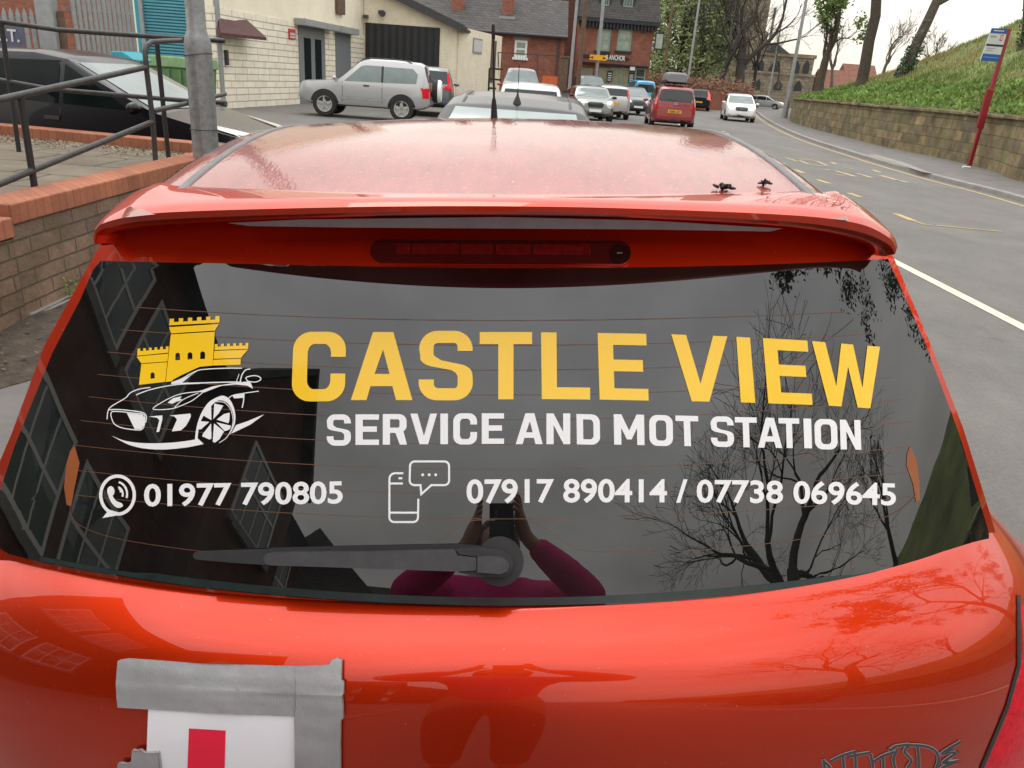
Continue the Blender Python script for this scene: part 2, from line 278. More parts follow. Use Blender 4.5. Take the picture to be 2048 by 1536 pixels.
# ------------------------------------------------------------------ mesh building
class MB:
    def __init__(s): s.v = []; s.f = []
    def add(s, vs, fs):
        o = len(s.v); s.v += [Vector(p) for p in vs]; s.f += [tuple(i + o for i in f) for f in fs]; return s
    def box(s, c, d, rz=0., M4=None):
        hx, hy, hz = d[0] / 2, d[1] / 2, d[2] / 2
        vs = [Vector((x, y, z)) for x in (-hx, hx) for y in (-hy, hy) for z in (-hz, hz)]
        if M4 is None: M4 = Matrix.Rotation(rz, 3, 'Z')
        vs = [M4 @ p + Vector(c) for p in vs]
        return s.add(vs, [(0, 1, 3, 2), (4, 6, 7, 5), (0, 4, 5, 1), (2, 3, 7, 6), (0, 2, 6, 4), (1, 5, 7, 3)])
    def prism(s, poly, e):
        """polygon (3D, planar) pushed along e"""
        n = len(poly); e = Vector(e); a = [Vector(p) for p in poly]
        return s.add(a + [p + e for p in a], [tuple(range(n))[::-1], tuple(range(n, 2 * n))] + [(i, (i + 1) % n, n + (i + 1) % n, n + i) for i in range(n)])
    def tube(s, pts, rad, seg=8, cap=True):
        pts = [Vector(p) for p in pts]; n = len(pts)
        if not hasattr(rad, '__len__'): rad = [rad] * n
        o = len(s.v); pu = None
        for i, p in enumerate(pts):
            t = (pts[min(i + 1, n - 1)] - pts[max(i - 1, 0)]).normalized()
            if pu is None:
                pu = t.orthogonal().normalized()
            else:
                pu = (pu - t * pu.dot(t)); pu = pu.normalized() if pu.length > 1e-6 else t.orthogonal().normalized()
            pv = t.cross(pu)
            for k in range(seg):
                a = 2 * math.pi * k / seg
                s.v.append(p + (pu * math.cos(a) + pv * math.sin(a)) * rad[i])
        for i in range(n - 1):
            for k in range(seg):
                s.f.append((o + i * seg + k, o + i * seg + (k + 1) % seg, o + (i + 1) * seg + (k + 1) % seg, o + (i + 1) * seg + k))
        if cap: s.f.append(tuple(o + k for k in range(seg))[::-1]); s.f.append(tuple(o + (n - 1) * seg + k for k in range(seg)))
        return s
    def loft(s, rings, closed=True, capa=False, capb=False):
        o = len(s.v); n = len(rings[0])
        for r_ in rings: s.v += [Vector(p) for p in r_]
        for i in range(len(rings) - 1):
            for k in range(n if closed else n - 1):
                s.f.append((o + i * n + k, o + i * n + (k + 1) % n, o + (i + 1) * n + (k + 1) % n, o + (i + 1) * n + k))
        if capa: s.f.append(tuple(o + k for k in range(n))[::-1])
        if capb: s.f.append(tuple(o + (len(rings) - 1) * n + k for k in range(n)))
        return s
    def lathe(s, prof, c, axis='Z', seg=24):
        rings = []
        for r_, z in prof:
            rg = []
            for k in range(seg):
                a = 2 * math.pi * k / seg; x, y = r_ * math.cos(a), r_ * math.sin(a)
                p = {'Z': (x, y, z), 'Y': (x, z, y), 'X': (z, x, y)}[axis]
                rg.append(Vector(p) + Vector(c))
            rings.append(rg)
        return s.loft(rings, True, True, True)
    def build(s, name, m, parent=None, world=False, smooth=None, bevel=0., fix=True):
        me = bpy.data.meshes.new(name)
        vs = s.v
        if world and parent is not None:
            vs = [p - parent.location for p in vs]
        me.from_pydata([tuple(p) for p in vs], [], s.f)
        if fix:
            bm = bmesh.new(); bm.from_mesh(me); bmesh.ops.recalc_face_normals(bm, faces=bm.faces); bm.to_mesh(me); bm.free()
        for mm in (m if isinstance(m, (list, tuple)) else [m]): me.materials.append(mm)
        o = bpy.data.objects.new(name, me); col.objects.link(o)
        if parent is not None: o.parent = parent
        if smooth is not None:
            for p in me.polygons: p.use_smooth = True
            if smooth < 179: me.set_sharp_from_angle(angle=R(smooth))
        if bevel:
            b = o.modifiers.new('bevel', 'BEVEL'); b.width = bevel; b.segments = 2; b.limit_method = 'ANGLE'
        return o
def tag(o, label=None, cat=None, group=None, kind=None):
    if label: o['label'] = label
    if cat: o['category'] = cat
    if group: o['group'] = group
    if kind: o['kind'] = kind
    return o
def thing(name, label, cat, loc=(0, 0, 0), rz=0., group=None):
    o = bpy.data.objects.new(name, None); col.objects.link(o)
    o.location = loc; o.rotation_euler = (0, 0, rz); o.empty_display_size = .2
    return tag(o, label, cat, group)
def copy_tree(o, parent=None):
    c = o.copy(); col.objects.link(c); c.parent = parent
    for ch in list(o.children): copy_tree(ch, c)
    return c

# 2D shapes -> surfaces
def arc(cx, cy, rx, ry, a0, a1, n=8):
    return [(cx + rx * math.cos(R(a0 + (a1 - a0) * i / n)), cy + ry * math.sin(R(a0 + (a1 - a0) * i / n))) for i in range(n + 1)]
def catmull(pts, n=6, closed=False):
    P = [Vector(p) for p in pts]; out = []
    m = len(P)
    for i in range(m if closed else m - 1):
        if closed: p0, p1, p2, p3 = P[i - 1], P[i], P[(i + 1) % m], P[(i + 2) % m]
        else: p0, p1, p2, p3 = P[max(i - 1, 0)], P[i], P[i + 1], P[min(i + 2, m - 1)]
        for k in range(n):
            t = k / n
            out.append(.5 * ((2 * p1) + (p2 - p0) * t + (2 * p0 - 5 * p1 + 4 * p2 - p3) * t * t + (3 * p1 - p0 - 3 * p2 + p3) * t ** 3))
    if not closed: out.append(P[-1])
    return [tuple(p) for p in out]
def thicken(path, w, closed=False):
    """2D polyline -> one polygon (or outer+hole loops when closed) of width w (number or list)"""
    P = [Vector((p[0], p[1])) for p in path]; n = len(P)
    if not hasattr(w, '__len__'): w = [w] * n
    L, Rr = [], []
    for i in range(n):
        if closed: a, b, c = P[i - 1], P[i], P[(i + 1) % n]
        else: a, b, c = P[max(i - 1, 0)], P[i], P[min(i + 1, n - 1)]
        d1 = (b - a) if (b - a).length > 1e-9 else (c - b); d2 = (c - b) if (c - b).length > 1e-9 else (b - a)
        d1 = d1.normalized(); d2 = d2.normalized()
        n1 = Vector((-d1.y, d1.x)); n2 = Vector((-d2.y, d2.x)); m = n1 + n2
        m = n1 if m.length < 1e-6 else m.normalized()
        k = 1 / max(.45, m.dot(n1))
        L.append(b + m * w[i] / 2 * k); Rr.append(b - m * w[i] / 2 * k)
    if closed: return [[tuple(p) for p in L], [tuple(p) for p in Rr]]
    return [[tuple(p) for p in L] + [tuple(p) for p in reversed(Rr)]]
def fill2d(loops, step=None):
    vl = [[Vector((p[0], p[1], 0)) for p in l] for l in loops]
    flat = [p for l in vl for p in l]
    tris = tessellate_polygon(vl)
    bm = bmesh.new(); bv = [bm.verts.new(p) for p in flat]
    for t in tris:
        try: bm.faces.new([bv[i] for i in t])
        except ValueError: pass
    if step:
        xs = [p.x for p in flat]; ys = [p.y for p in flat]
        for ax, lo, hi in ((0, min(xs), max(xs)), (1, min(ys), max(ys))):
            k = math.floor(lo / step) + 1
            while k * step < hi:
                co = Vector((0, 0, 0)); no = Vector((0, 0, 0)); co[ax] = k * step; no[ax] = 1
                bmesh.ops.bisect_plane(bm, geom=bm.verts[:] + bm.edges[:] + bm.faces[:], plane_co=co, plane_no=no, dist=1e-5); k += 1
    bmesh.ops.recalc_face_normals(bm, faces=bm.faces)
    bm.verts.index_update()
    V = [(v.co.x, v.co.y) for v in bm.verts]; Fc = [[v.index for v in f.verts] for f in bm.faces]
    bm.free(); return V, Fc
def decal(mb, loops, mapper, eps, step=24):
    V, Fc = fill2d(loops, step)
    pts = [mapper(x, y) for x, y in V]
    ok = [p is not None for p in pts]
    idx = {}; vs = []
    for i, p in enumerate(pts):
        if p is not None: idx[i] = len(vs); vs.append(p[0] + p[1] * eps)
    mb.add(vs, [[idx[i] for i in f] for f in Fc if all(ok[i] for i in f)])
def slab(mb, loop, mapper, e0, e1, step=24):
    """raised solid piece on a surface: top at e1, walls down to e0"""
    V, Fc = fill2d([loop], step)
    pts = [mapper(x, y) for x, y in V]
    mb.add([p[0] + p[1] * e1 for p in pts], Fc)
    n = len(loop); q = [mapper(x, y) for x, y in loop]
    mb.add([p[0] + p[1] * e1 for p in q] + [p[0] + p[1] * e0 for p in q], [(i, (i + 1) % n, n + (i + 1) % n, n + i) for i in range(n)])
_txt = {}
def text2d(s):
    """mesh of a word in the built-in typeface, cap height 1, starting at x = 0"""
    if s in _txt: return _txt[s]
    cu = bpy.data.curves.new('word', 'FONT'); cu.body = s; cu.resolution_u = 4; cu.offset = .022
    ob = bpy.data.objects.new('word', cu); col.objects.link(ob)
    dg = bpy.context.evaluated_depsgraph_get(); me = ob.evaluated_get(dg).to_mesh()
    V = [(v.co.x, v.co.y) for v in me.vertices]; Fc = [list(p.vertices) for p in me.polygons]
    ob.evaluated_get(dg).to_mesh_clear(); bpy.data.objects.remove(ob); bpy.data.curves.remove(cu)
    xs = [v[0] for v in V]; ys = [v[1] for v in V]; x0, x1, y0, y1 = min(xs), max(xs), min(ys), max(ys)
    _txt[s] = ([((x - x0) / (x1 - x0), (y - y0) / (y1 - y0)) for x, y in V], Fc)
    return _txt[s]
def words(mb, s, fn):
    V, Fc = text2d(s); mb.add([fn(x, y) for x, y in V], Fc)
def quadmap(TL, TR, BR, BL, bow=0.):
    def f(x, y):
        tx = TL[0] + (TR[0] - TL[0]) * x; ty = TL[1] + (TR[1] - TL[1]) * x
        bx = BL[0] + (BR[0] - BL[0]) * x; by = BL[1] + (BR[1] - BL[1]) * x
        return (bx + (tx - bx) * y, by + (ty - by) * y + bow * 4 * x * (1 - x))
    return f

# ================================================================== the red hatchback in front of the camera
RHO, YAW, S, A0 = R(0.4), R(-1.0), 0.86, -0.03
_cr = math.cos(RHO) * _r - math.sin(RHO) * _u; _cu1 = math.sin(RHO) * _r + math.cos(RHO) * _u
_cf = math.cos(PITCH) * _fw + math.sin(PITCH) * _cu1; CU = math.cos(PITCH) * _cu1 - math.sin(PITCH) * _fw
CF = math.cos(YAW) * _cf + math.sin(YAW) * _cr; CR = math.cos(YAW) * _cr - math.sin(YAW) * _cf
def C(a, b, c): return CAM + S * (a * CR + b * CF + c * CU)
def tocar(d): return d.dot(CR), d.dot(CF), d.dot(CU)
def glass_fn(a, c):
    t = (c + .711) / .434; a = a - A0
    return .917 + .282 * t - .045 * t * (1 - t) + .16 * a * a + .15 * a ** 4
def frame_fn(a, c): return glass_fn(a, c) + .009
def solve(x, y, fn):
    da, db, dc = tocar(ray(x, y)); lo, hi = .3, 3.
    for _ in range(40):
        m = (lo + hi) / 2
        if m * db > fn(m * da, m * dc): hi = m
        else: lo = m
    return lo * da, lo * db, lo * dc
def surfmap(fn):
    def f(x, y):
        a, b, c = solve(x, y, fn); e = 1e-3
        ga = (fn(a + e, c) - fn(a - e, c)) / 2 / e; gc = (fn(a, c + e) - fn(a, c - e)) / 2 / e
        n = (ga * CR - CF + gc * CU).normalized()
        return C(a, b, c), n
    return f
on_glass = surfmap(glass_fn); on_frame = surfmap(frame_fn)
def roof_c(a, b):
    a = a - A0 * .6
    return -.096 - .145 * (b - 1.936) ** 2 - .085 * a * a - (6. * (abs(a) - .535) ** 2 if abs(a) > .535 else 0) - (.9 * (b - 2.8) ** 2 if b > 2.8 else 0)
hero = thing('parked_car', 'red hatchback filling the foreground with yellow CASTLE VIEW lettering across its rear window', 'car', C(0, 3.2, -1.86))
hero.location.z = 0
def hb(mb, name, m, parent=hero, **k):
    o = mb.build(name, m, None, **k)
    o.parent = parent
    base = hero.location
    for v in o.data.vertices: v.co -= base
    return o
# lower body: plan outlines stacked by height
PROF = [(-.716, 1.02, .80), (-.713, .935, .87), (-.716, .918, .883), (-.722, .904, .893), (-.731, .887, .905), (-.744, .866, .919), (-.760, .848, .936), (-.780, .833, .955), (-.805, .8215, .975),
        (-.835, .812, .995), (-.87, .804, 1.012), (-.92, .797, 1.024), (-1.0, .793, 1.03), (-1.10, .798, 1.03), (-1.18, .808, 1.028), (-1.20, .785, 1.028), (-1.26, .758, 1.028), (-1.36, .748, 1.028), (-1.50, .745, 1.0), (-1.62, .79, .98), (-1.66, .87, .93)]
AB = .0
def plan(c, rb, hw, n=44):
    pts = []
    for i in range(n + 1):
        th = math.pi / 2 * i / n
        s_, c_ = math.sin(th), math.cos(th); e = 2 / 2.6
        pts.append((hw * s_ ** e, rb + .46 * (1 - max(0., c_) ** e)))
    for b in (1.6, 2.0, 2.5, 3.0, 3.6, 4.2, 4.8): pts.append((hw, rb + b - .46))
    for i in range(1, 11):
        th = math.pi / 2 * i / 10
        s_, c_ = math.sin(th), math.cos(th); e = 2 / 2.4
        pts.append((hw * max(0., c_) ** e, rb + 4.34 + .5 * s_ ** e))
    ring = [(a + AB, b, c) for a, b in pts] + [(-a + AB, b, c) for a, b in reversed(pts[1:-1])]
    return [C(*p) for p in ring]
mb = MB(); mb.loft([plan(*p) for p in PROF], True, True, True)
body_bvh = BVHTree.FromPolygons([tuple(v) for v in mb.v], mb.f)
body = hb(mb, 'body', M['paint'], smooth=50)
def on_body(x, y):
    d = ray(x, y).normalized(); h = body_bvh.ray_cast(CAM, d)
    if h[0] is None: return None
    n = h[1].normalized()
    return h[0], (n if n.dot(d) < 0 else -n)
# frame of the tailgate round the glass, carried forward as the cabin sides
FR = [(-52, 1010), (-20, 968), (22, 870), (88, 692), (150, 580), (190, 508), (214, 462), (300, 448), (650, 436), (1000, 432), (1350, 438), (1640, 452), (1738, 470), (1786, 512), (1820, 590), (1862, 690), (1927, 858), (1984, 1040), (2000, 1100), (1960, 1150), (1850, 1180), (1600, 1208), (1300, 1232), (1000, 1240), (700, 1230), (400, 1203), (200, 1173), (60, 1148), (-20, 1130), (-60, 1085)]
V2, F2 = fill2d([FR], 60)
mb = MB(); P3 = [on_frame(x, y)[0] for x, y in V2]; mb.add(P3, F2)
oc = [solve(x, y, frame_fn) for x, y in FR]; n = len(FR)
rims = [[C(a + (.004 if k else 0) * (a / .7), b + k, c) for a, b, c in oc] for k in (0, .012, .10, .6, 1.3, 1.75)]
mb.loft(rims, True)
hb(mb, 'tailgate_frame', M['paint'], smooth=40)
for sgn, i0, i1 in ((-1, 1, 5), (1, 17, 13)):
    mb = MB(); a0_, b0_, c0_ = oc[i0]; a1_, b1_, c1_ = oc[i1]
    q = [(a0_ + .016 * sgn, b0_ + .35, c0_ + .02), (a1_ + .016 * sgn, b1_ + .28, c1_ - .05), (a1_ + .018 * sgn, b1_ + 1.3, c1_ - .03), (a0_ + .018 * sgn, b0_ + 1.6, c0_ + .02)]
    mb.prism([C(*p) for p in q], CR * (-.006 * sgn)); hb(mb, 'side_window', M['carglass'])
# roof sheet and windscreen slope
mb = MB(); NU, NV = 44, 46
rows = []
for j in range(NV + 1):
    b = 1.19 + 2.21 * (j / NV)
    w = (.545 + .035 * min(1, (b - 1.19) / .12)) if b < 2.6 else .580 + .14 * (b - 2.6)
    ds = .02 + .98 * min(1, max(0, (b - 1.25) / .4))
    row = [C(A0 * .6 + w * (2 * i / NU - 1), b, roof_c(A0 * .6 + w * (2 * i / NU - 1), b)) for i in range(NU + 1)]
    row = [C(A0 * .6 - w - .012, b, roof_c(A0 * .6 - w, b) - .05 * ds), C(A0 * .6 - w - .014, b, roof_c(A0 * .6 - w, b) - .16 * ds)][::-1] + row + [C(A0 * .6 + w + .012, b, roof_c(A0 * .6 + w, b) - .05 * ds), C(A0 * .6 + w + .014, b, roof_c(A0 * .6 + w, b) - .16 * ds)]
    if b < 2.45 or j == 0: rows.append(row)
    else: rows.append(row)
k28 = 34
mb.loft(rows[:k28 + 1], False); hb(mb, 'roof', M['roofpaint'], smooth=60)
mb = MB(); mb.loft(rows[k28:], False); hb(mb, 'windscreen', M['carglass'], smooth=60)
def roof_pt(a, b, e=.0): return C(a, b, roof_c(a, b) + e)
for sg in (-1, 1):
    mb = MB(); L_ = []
    for i in range(30):
        b = 1.225 + 1.38 * i / 29; a = sg * (.520 - .004 * (i / 29)) + A0 * .1
        L_.append([roof_pt(a - .0085, b, .0004), roof_pt(a - .006, b, .003), roof_pt(a + .006, b, .003), roof_pt(a + .0085, b, .0004)])
    mb.loft(L_, False); hb(mb, 'roof_trim', M['rooftrim'], smooth=40)
# spoiler wing
TT = [(186, 472), (191, 450), (215, 433), (290, 416), (400, 409), (600, 404), (800, 401), (1000, 401), (1200, 404), (1400, 410), (1550, 416), (1650, 423), (1730, 437), (1785, 466), (1797, 491)]
BB = [(203, 492), (208, 470), (228, 463), (290, 453), (400, 446), (600, 438), (800, 433), (1000, 432), (1200, 435), (1400, 443), (1550, 452), (1650, 463), (1718, 478), (1760, 497), (1774, 514)]
T2 = catmull(TT, 6); B2 = catmull(BB, 6); rings = []
def at_b(x, y, b):
    da, db, dc = tocar(ray(x, y)); return (da / db * b, b, dc / db * b)
for i, (t, bt) in enumerate(zip(T2, B2)):
    bl = 1.100 + .12 * ((t[0] - 992) / 805) ** 2 + .045 * abs((t[0] - 992) / 805) ** 6
    ta, tb, tcc = at_b(t[0], t[1], bl); ba, bb, bc = at_b(bt[0], bt[1], bl + .006)
    aj = ta * .985; cj = min(roof_c(max(-.55, min(.55, aj)), bl + .12), tcc + .03) - .001
    end = min(1, min(i, len(T2) - 1 - i) / 30); end = end * end * (3 - 2 * end)
    ua = ba * (.985 + .01 * end); ub = bl + .05 + .10 * end
    uc = bc / bb * ub + .004
    top_ = []
    for k in range(7):
        t_ = k / 7; top_.append(C(aj + (ta - aj) * t_, bl + .125 - .113 * t_, cj + (tcc + .0015 - cj) * t_ + .0035 * math.sin(math.pi * t_ ** .8)))
    rings.append(top_ + [C(ta, bl + .012, tcc + .0015), C(ta, bl + .002, tcc - .003), C((ta + ba) / 2 * 1.001, bl - .007, tcc * .7 + bc * .3), C((ta + ba) / 2, bl - .006, tcc * .35 + bc * .65), C(ba, bb - .004, bc + .004), C(ba, bb + .004, bc), C(ua, ub, uc), C(ua, ub + .06, uc + .012)])
mb = MB(); mb.loft(rings, True, True, True); wing_bvh = BVHTree.FromPolygons([tuple(v) for v in mb.v], mb.f); wing = hb(mb, 'spoiler', M['paint'], smooth=38)
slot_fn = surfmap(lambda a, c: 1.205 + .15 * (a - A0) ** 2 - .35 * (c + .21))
mb = MB(); decal(mb, [[(455, 446), (600, 439), (1000, 434), (1300, 441), (1565, 457), (1540, 463), (1300, 459), (1000, 457), (700, 455), (500, 452)]], slot_fn, .0, 30); hb(mb, 'spoiler_slot_reflection', M['slot'], smooth=60)  # strip under the lip, sky reflection put into its colour
# high brake lamp
def rr(x0, y0, x1, y1, r, tilt=0., n=6):
    p = arc(x1 - r, y1 - r, r, r, 0, 90, n) + arc(x0 + r, y1 - r, r, r, 90, 180, n) + arc(x0 + r, y0 + r, r, r, 180, 270, n) + arc(x1 - r, y0 + r, r, r, 270, 360, n)
    return [(x, y + tilt * (x - x0)) for x, y in p]
mb = MB(); slab(mb, rr(736, 478, 1266, 532, 26, .006), on_frame, -.004, .0035, 30); bl_ = hb(mb, 'brake_lamp', M['paint'], smooth=40)
mb = MB(); slab(mb, rr(742, 482, 1260, 529, 23, .006), on_frame, -.004, .0065, 30); hb(mb, 'lens', M['lens_dark'], parent=bl_, smooth=40)
mb = MB()
for x0, x1 in ((795, 822), (826, 918), (922, 985), (992, 1060), (1066, 1180)): decal(mb, [rr(x0, 491 + (x0 - 740) * .006, x1, 512 + (x0 - 740) * .006, 3)], on_frame, .0069, 30)
hb(mb, 'reflector', M['lens_mid'], parent=bl_)
mb = MB(); decal(mb, thicken(arc(1237, 512, 16, 16, 0, 345, 24), 7, True), on_frame, .0078, 30); decal(mb, [arc(1237, 512, 9, 9, 0, 345, 20)], on_frame, .0085, 30); hb(mb, 'washer_nozzle', M['blackgloss'], parent=bl_)
mb = MB(); decal(mb, [[(1231, 510), (1242, 510), (1242, 513), (1231, 513)]], on_frame, .0092, 30); hb(mb, 'nozzle_jet', M['galv'], parent=bl_)
# rear glass
GL = [(201, 522), (300, 524), (500, 528), (750, 533), (1000, 536), (1250, 535), (1500, 530), (1680, 523), (1776, 518), (1802, 575), (1852, 690), (1918, 866), (1972, 1045), (1978, 1076), (1962, 1098), (1930, 1112), (1850, 1137), (1600, 1178), (1300, 1205), (1000, 1213), (700, 1203), (400, 1176), (200, 1146), (80, 1124), (18, 1108), (-14, 1085), (-22, 1050), (-8, 1005), (30, 890), (105, 705), (160, 600), (186, 540)]
GLs = catmull(GL[:8], 3) + GL[8:12] + catmull(GL[12:16], 4) + catmull(GL[16:24], 3) + catmull(GL[24:28], 4) + GL[28:]
GLs = [p for i, p in enumerate(GLs) if i == 0 or (Vector(p) - Vector(GLs[i - 1])).length > .5]
V2, F2 = fill2d([GLs], 20)
mb = MB(); mb.add([on_glass(x, y)[0] for x, y in V2], F2)
g_ = [on_glass(x, y) for x, y in GLs]; k = len(g_)
mb.add([p for p, q in g_] + [p - q * .0075 for p, q in g_], [(i, (i + 1) % k, k + (i + 1) % k, k + i) for i in range(k)])
rear_glass = hb(mb, 'rear_window', M['glass'], smooth=40)
M['edge'] = mat('glass_edge_band', (.014, .028, .027), rough=.25, var=.3, vscale=40)
strip = [p for p in GL[16:24]]; low = catmull([(1962, 1098), (1850, 1134), (1600, 1176), (1300, 1203), (1000, 1211), (700, 1201), (400, 1174), (200, 1144), (80, 1122)], 5)
mb = MB(); decal(mb, [low + [(x, y - 16 + (6 if abs(x - 1000) > 700 else 0)) for x, y in reversed(low)]], on_glass, .0004, 30); hb(mb, 'glass_edge', M['edge'], parent=rear_glass)
mb = MB()
lx = [275, 243, 215, 196, 178, 162, 152, 150, 150]; rx = [1690, 1745, 1760, 1785, 1808, 1825, 1822, 1834, 1836]
for i in range(9):
    my = 641 + 49.6 * i; dl = min(26 + 5 * i, 48); dr = min(17 + 6 * i, 46)
    pts = []
    for j in range(25):
        t = j / 24; x = lx[i] + (rx[i] - lx[i]) * t; s_ = (x - 1000) / (1000 - lx[i]) if x < 1000 else (x - 1000) / (rx[i] - 1000)
        pts.append((x, my - (dl if x < 1000 else dr) * s_ * s_))
    decal(mb, thicken(pts, 1.4), on_glass, .0005, 120)
for pts in (catmull([(140, 1012), (160, 1050), (260, 1082), (500, 1112), (760, 1120), (850, 1100), (930, 1046), (990, 1040)], 5), catmull([(1060, 1040), (1090, 1056), (1140, 1090), (1200, 1104), (1400, 1100), (1640, 1072), (1780, 1030), (1832, 990)], 5)):
    decal(mb, thicken(pts, 1.4), on_glass, .0005, 120)
hb(mb, 'heater_wires', M['copper'], parent=rear_glass)
for pl in ([(150, 891), (160, 926), (150, 975), (143, 1012), (134, 1010), (129, 975), (133, 930), (141, 902)], [(1820, 893), (1832, 920), (1838, 960), (1839, 1000), (1831, 1004), (1826, 970), (1812, 930), (1814, 905)]):
    mb = MB(); decal(mb, [pl], on_glass, .0006, 30); hb(mb, 'heater_bus_bar', M['busbar'], parent=rear_glass)
# ---- lettering
TK = .27
def g_C(th=.175, tw=.28, rx=.34, ry=.26):
    o = [(1, .64)] + arc(1 - rx, 1 - ry, rx, ry, 0, 90) + arc(rx, 1 - ry, rx, ry, 90, 180) + arc(rx, ry, rx, ry, 180, 270) + arc(1 - rx, ry, rx, ry, 270, 360) + [(1, .40), (1 - tw, .40)]
    ix, iy = rx - tw + .07, ry - th + .05; ix = max(ix, .05); iy = max(iy, .04)
    i = arc(1 - tw - ix, th + iy, ix, iy, 360, 270) + arc(tw + ix, th + iy, ix, iy, 270, 180) + arc(tw + ix, 1 - th - iy, ix, iy, 180, 90) + arc(1 - tw - ix, 1 - th - iy, ix, iy, 90, 0) + [(1 - tw, .64)]
    return [o + i]
def g_O(th=.175, tw=.28, rx=.34, ry=.26):
    ix, iy = rx - tw + .08, ry - th + .05
    o = arc(1 - rx, 1 - ry, rx, ry, 0, 90) + arc(rx, 1 - ry, rx, ry, 90, 180) + arc(rx, ry, rx, ry, 180, 270) + arc(1 - rx, ry, rx, ry, 270, 360)
    h = arc(1 - tw - ix, 1 - th - iy, ix, iy, 0, 90) + arc(tw + ix, 1 - th - iy, ix, iy, 90, 180) + arc(tw + ix, th + iy, ix, iy, 180, 270) + arc(1 - tw - ix, th + iy, ix, iy, 270, 360)
    return [o, h]
def g_D(th=.175, tw=.28, rx=.36, ry=.26):
    ix, iy = rx - tw + .08, ry - th + .05
    return [[(0, 0)] + arc(1 - rx, ry, rx, ry, 270, 360) + arc(1 - rx, 1 - ry, rx, ry, 0, 90) + [(0, 1)], [(tw, th)] + arc(1 - tw - ix, th + iy, ix, iy, 270, 360) + arc(1 - tw - ix, 1 - th - iy, ix, iy, 0, 90) + [(tw, 1 - th)]]
def g_S():
    th, tw, rx, ry = .175, .28, .34, .26
    o = [(1, .71)] + arc(1 - rx, 1 - ry, rx, ry, 0, 90) + arc(rx, 1 - ry, rx, ry, 90, 180) + [(0.02, .66)] + arc(rx, .62, rx - .02, .14, 190, 255, 6) + [(.60, .435), (.68, .40)] + arc(.66, .33, .06, .06, 60, 0, 4)
    o += arc(.66, th + .06, .06, .06, 0, -90, 4) + arc(.36, th + .06, .08, .06, 270, 180, 4) + [(tw, .30), (0, .30)]
    o += arc(rx, ry, rx, ry, 180, 270) + arc(1 - rx, ry, rx, ry, 270, 360) + [(.995, .34)] + arc(1 - rx, .38, rx - .01, .15, 0, 62, 6) + [(.42, .575), (.34, .61)] + arc(.34, .68, .07, .06, 240, 180, 4)
    o += arc(.35, 1 - th - .06, .08, .06, 180, 90, 4) + arc(.66, 1 - th - .06, .06, .06, 90, 0, 4) + [(.72, .71)]
    return [o]
G = {
 'C': g_C(), 'O': g_O(), 'D': g_D(), 'S': g_S(),
 'A': [[(0, 0), (.36, 1), (.69, 1), (1, 0), (.735, 0), (.675, .205), (.32, .205), (.255, 0)], [(.385, .385), (.63, .385), (.525, .745)]],
 'T': [[(0, 1), (1, 1), (1, .82), (.645, .82), (.645, 0), (.355, 0), (.355, .82), (0, .82)]],
 'L': [[(0, 0), (0, 1), (.315, 1), (.315, .18), (1, .18), (1, 0)]],
 'E': [[(0, 0), (0, 1), (1, 1), (1, .825), (.31, .825), (.31, .605), (.91, .605), (.91, .43), (.31, .43), (.31, .175), (1, .175), (1, 0)]],
 'I': [[(0, 0), (0, 1), (1, 1), (1, 0)]],
 'V': [[(0, 1), (.265, 1), (.51, .27), (.745, 1), (1, 1), (.665, 0), (.345, 0)]],
 'W': [[(0, 1), (.195, 1), (.325, .315), (.43, 1), (.605, 1), (.735, .315), (.815, 1), (1, 1), (.86, 0), (.655, 0), (.52, .64), (.39, 0), (.185, 0)]],
 'N': [[(0, 0), (0, 1), (.30, 1), (.70, .40), (.70, 1), (1, 1), (1, 0), (.72, 0), (.30, .62), (.30, 0)]],
 'M': [[(0, 0), (0, 1), (.25, 1), (.5, .47), (.75, 1), (1, 1), (1, 0), (.76, 0), (.76, .56), (.58, .18), (.42, .18), (.24, .56), (.24, 0)]],
 'R': [[(0, 0), (0, 1), (.64, 1)] + arc(.64, .78, .34, .22, 90, 0, 6) + arc(.64, .60, .34, .20, 0, -52, 5) + [(1, 0), (.70, 0), (.52, .385), (.30, .385), (.30, 0)], [(.30, .555), (.60, .555)] + arc(.61, .62, .08, .065, 270, 360, 4) + arc(.61, .765, .08, .065, 0, 90, 4) + [(.30, .83)]],
}
def letter(mb, ch, q, eps):
    f = quadmap(*q); decal(mb, [[f(x, y) for x, y in l] for l in G[ch]], on_glass, eps, 26)
big = [('C', (588, 664), (693, 664), (690, 803), (583, 803)), ('A', (702, 664.5), (825, 664.5), (825, 800.5), (702, 800.5)), ('S', (839, 662), (945, 662), (946, 801), (837, 801)), ('T', (959.5, 664.5), (1064, 664.5), (1064, 799), (959.5, 799)),
       ('L', (1082, 665), (1180, 666), (1180, 799.5), (1083.5, 798.5)), ('E', (1195, 666.3), (1292, 668), (1297, 801.5), (1199, 799.5)),
       ('V', (1342, 669), (1454, 673), (1455, 804.5), (1345, 802)), ('I', (1472, 674), (1499.5, 675.5), (1510, 806), (1481, 805)), ('E', (1525, 676.5), (1614, 681.5), (1624.5, 810), (1536, 807)), ('W', (1623, 682.5), (1759, 694), (1757, 818), (1634, 810))]
mb = MB()
for ch, *q in big: letter(mb, ch, q, .0009)
t_ = hb(mb, 'yellow_lettering', M['vy'], parent=rear_glass, fix=False); t_['label'] = 'yellow vinyl words CASTLE VIEW across the rear window'
def c3(x, y): return (560 + x / 3.3032, 620 + y / 3.3032)
def c4(x, y): return (1140 + x / 3.0118, 620 + y / 3.0118)
small = []
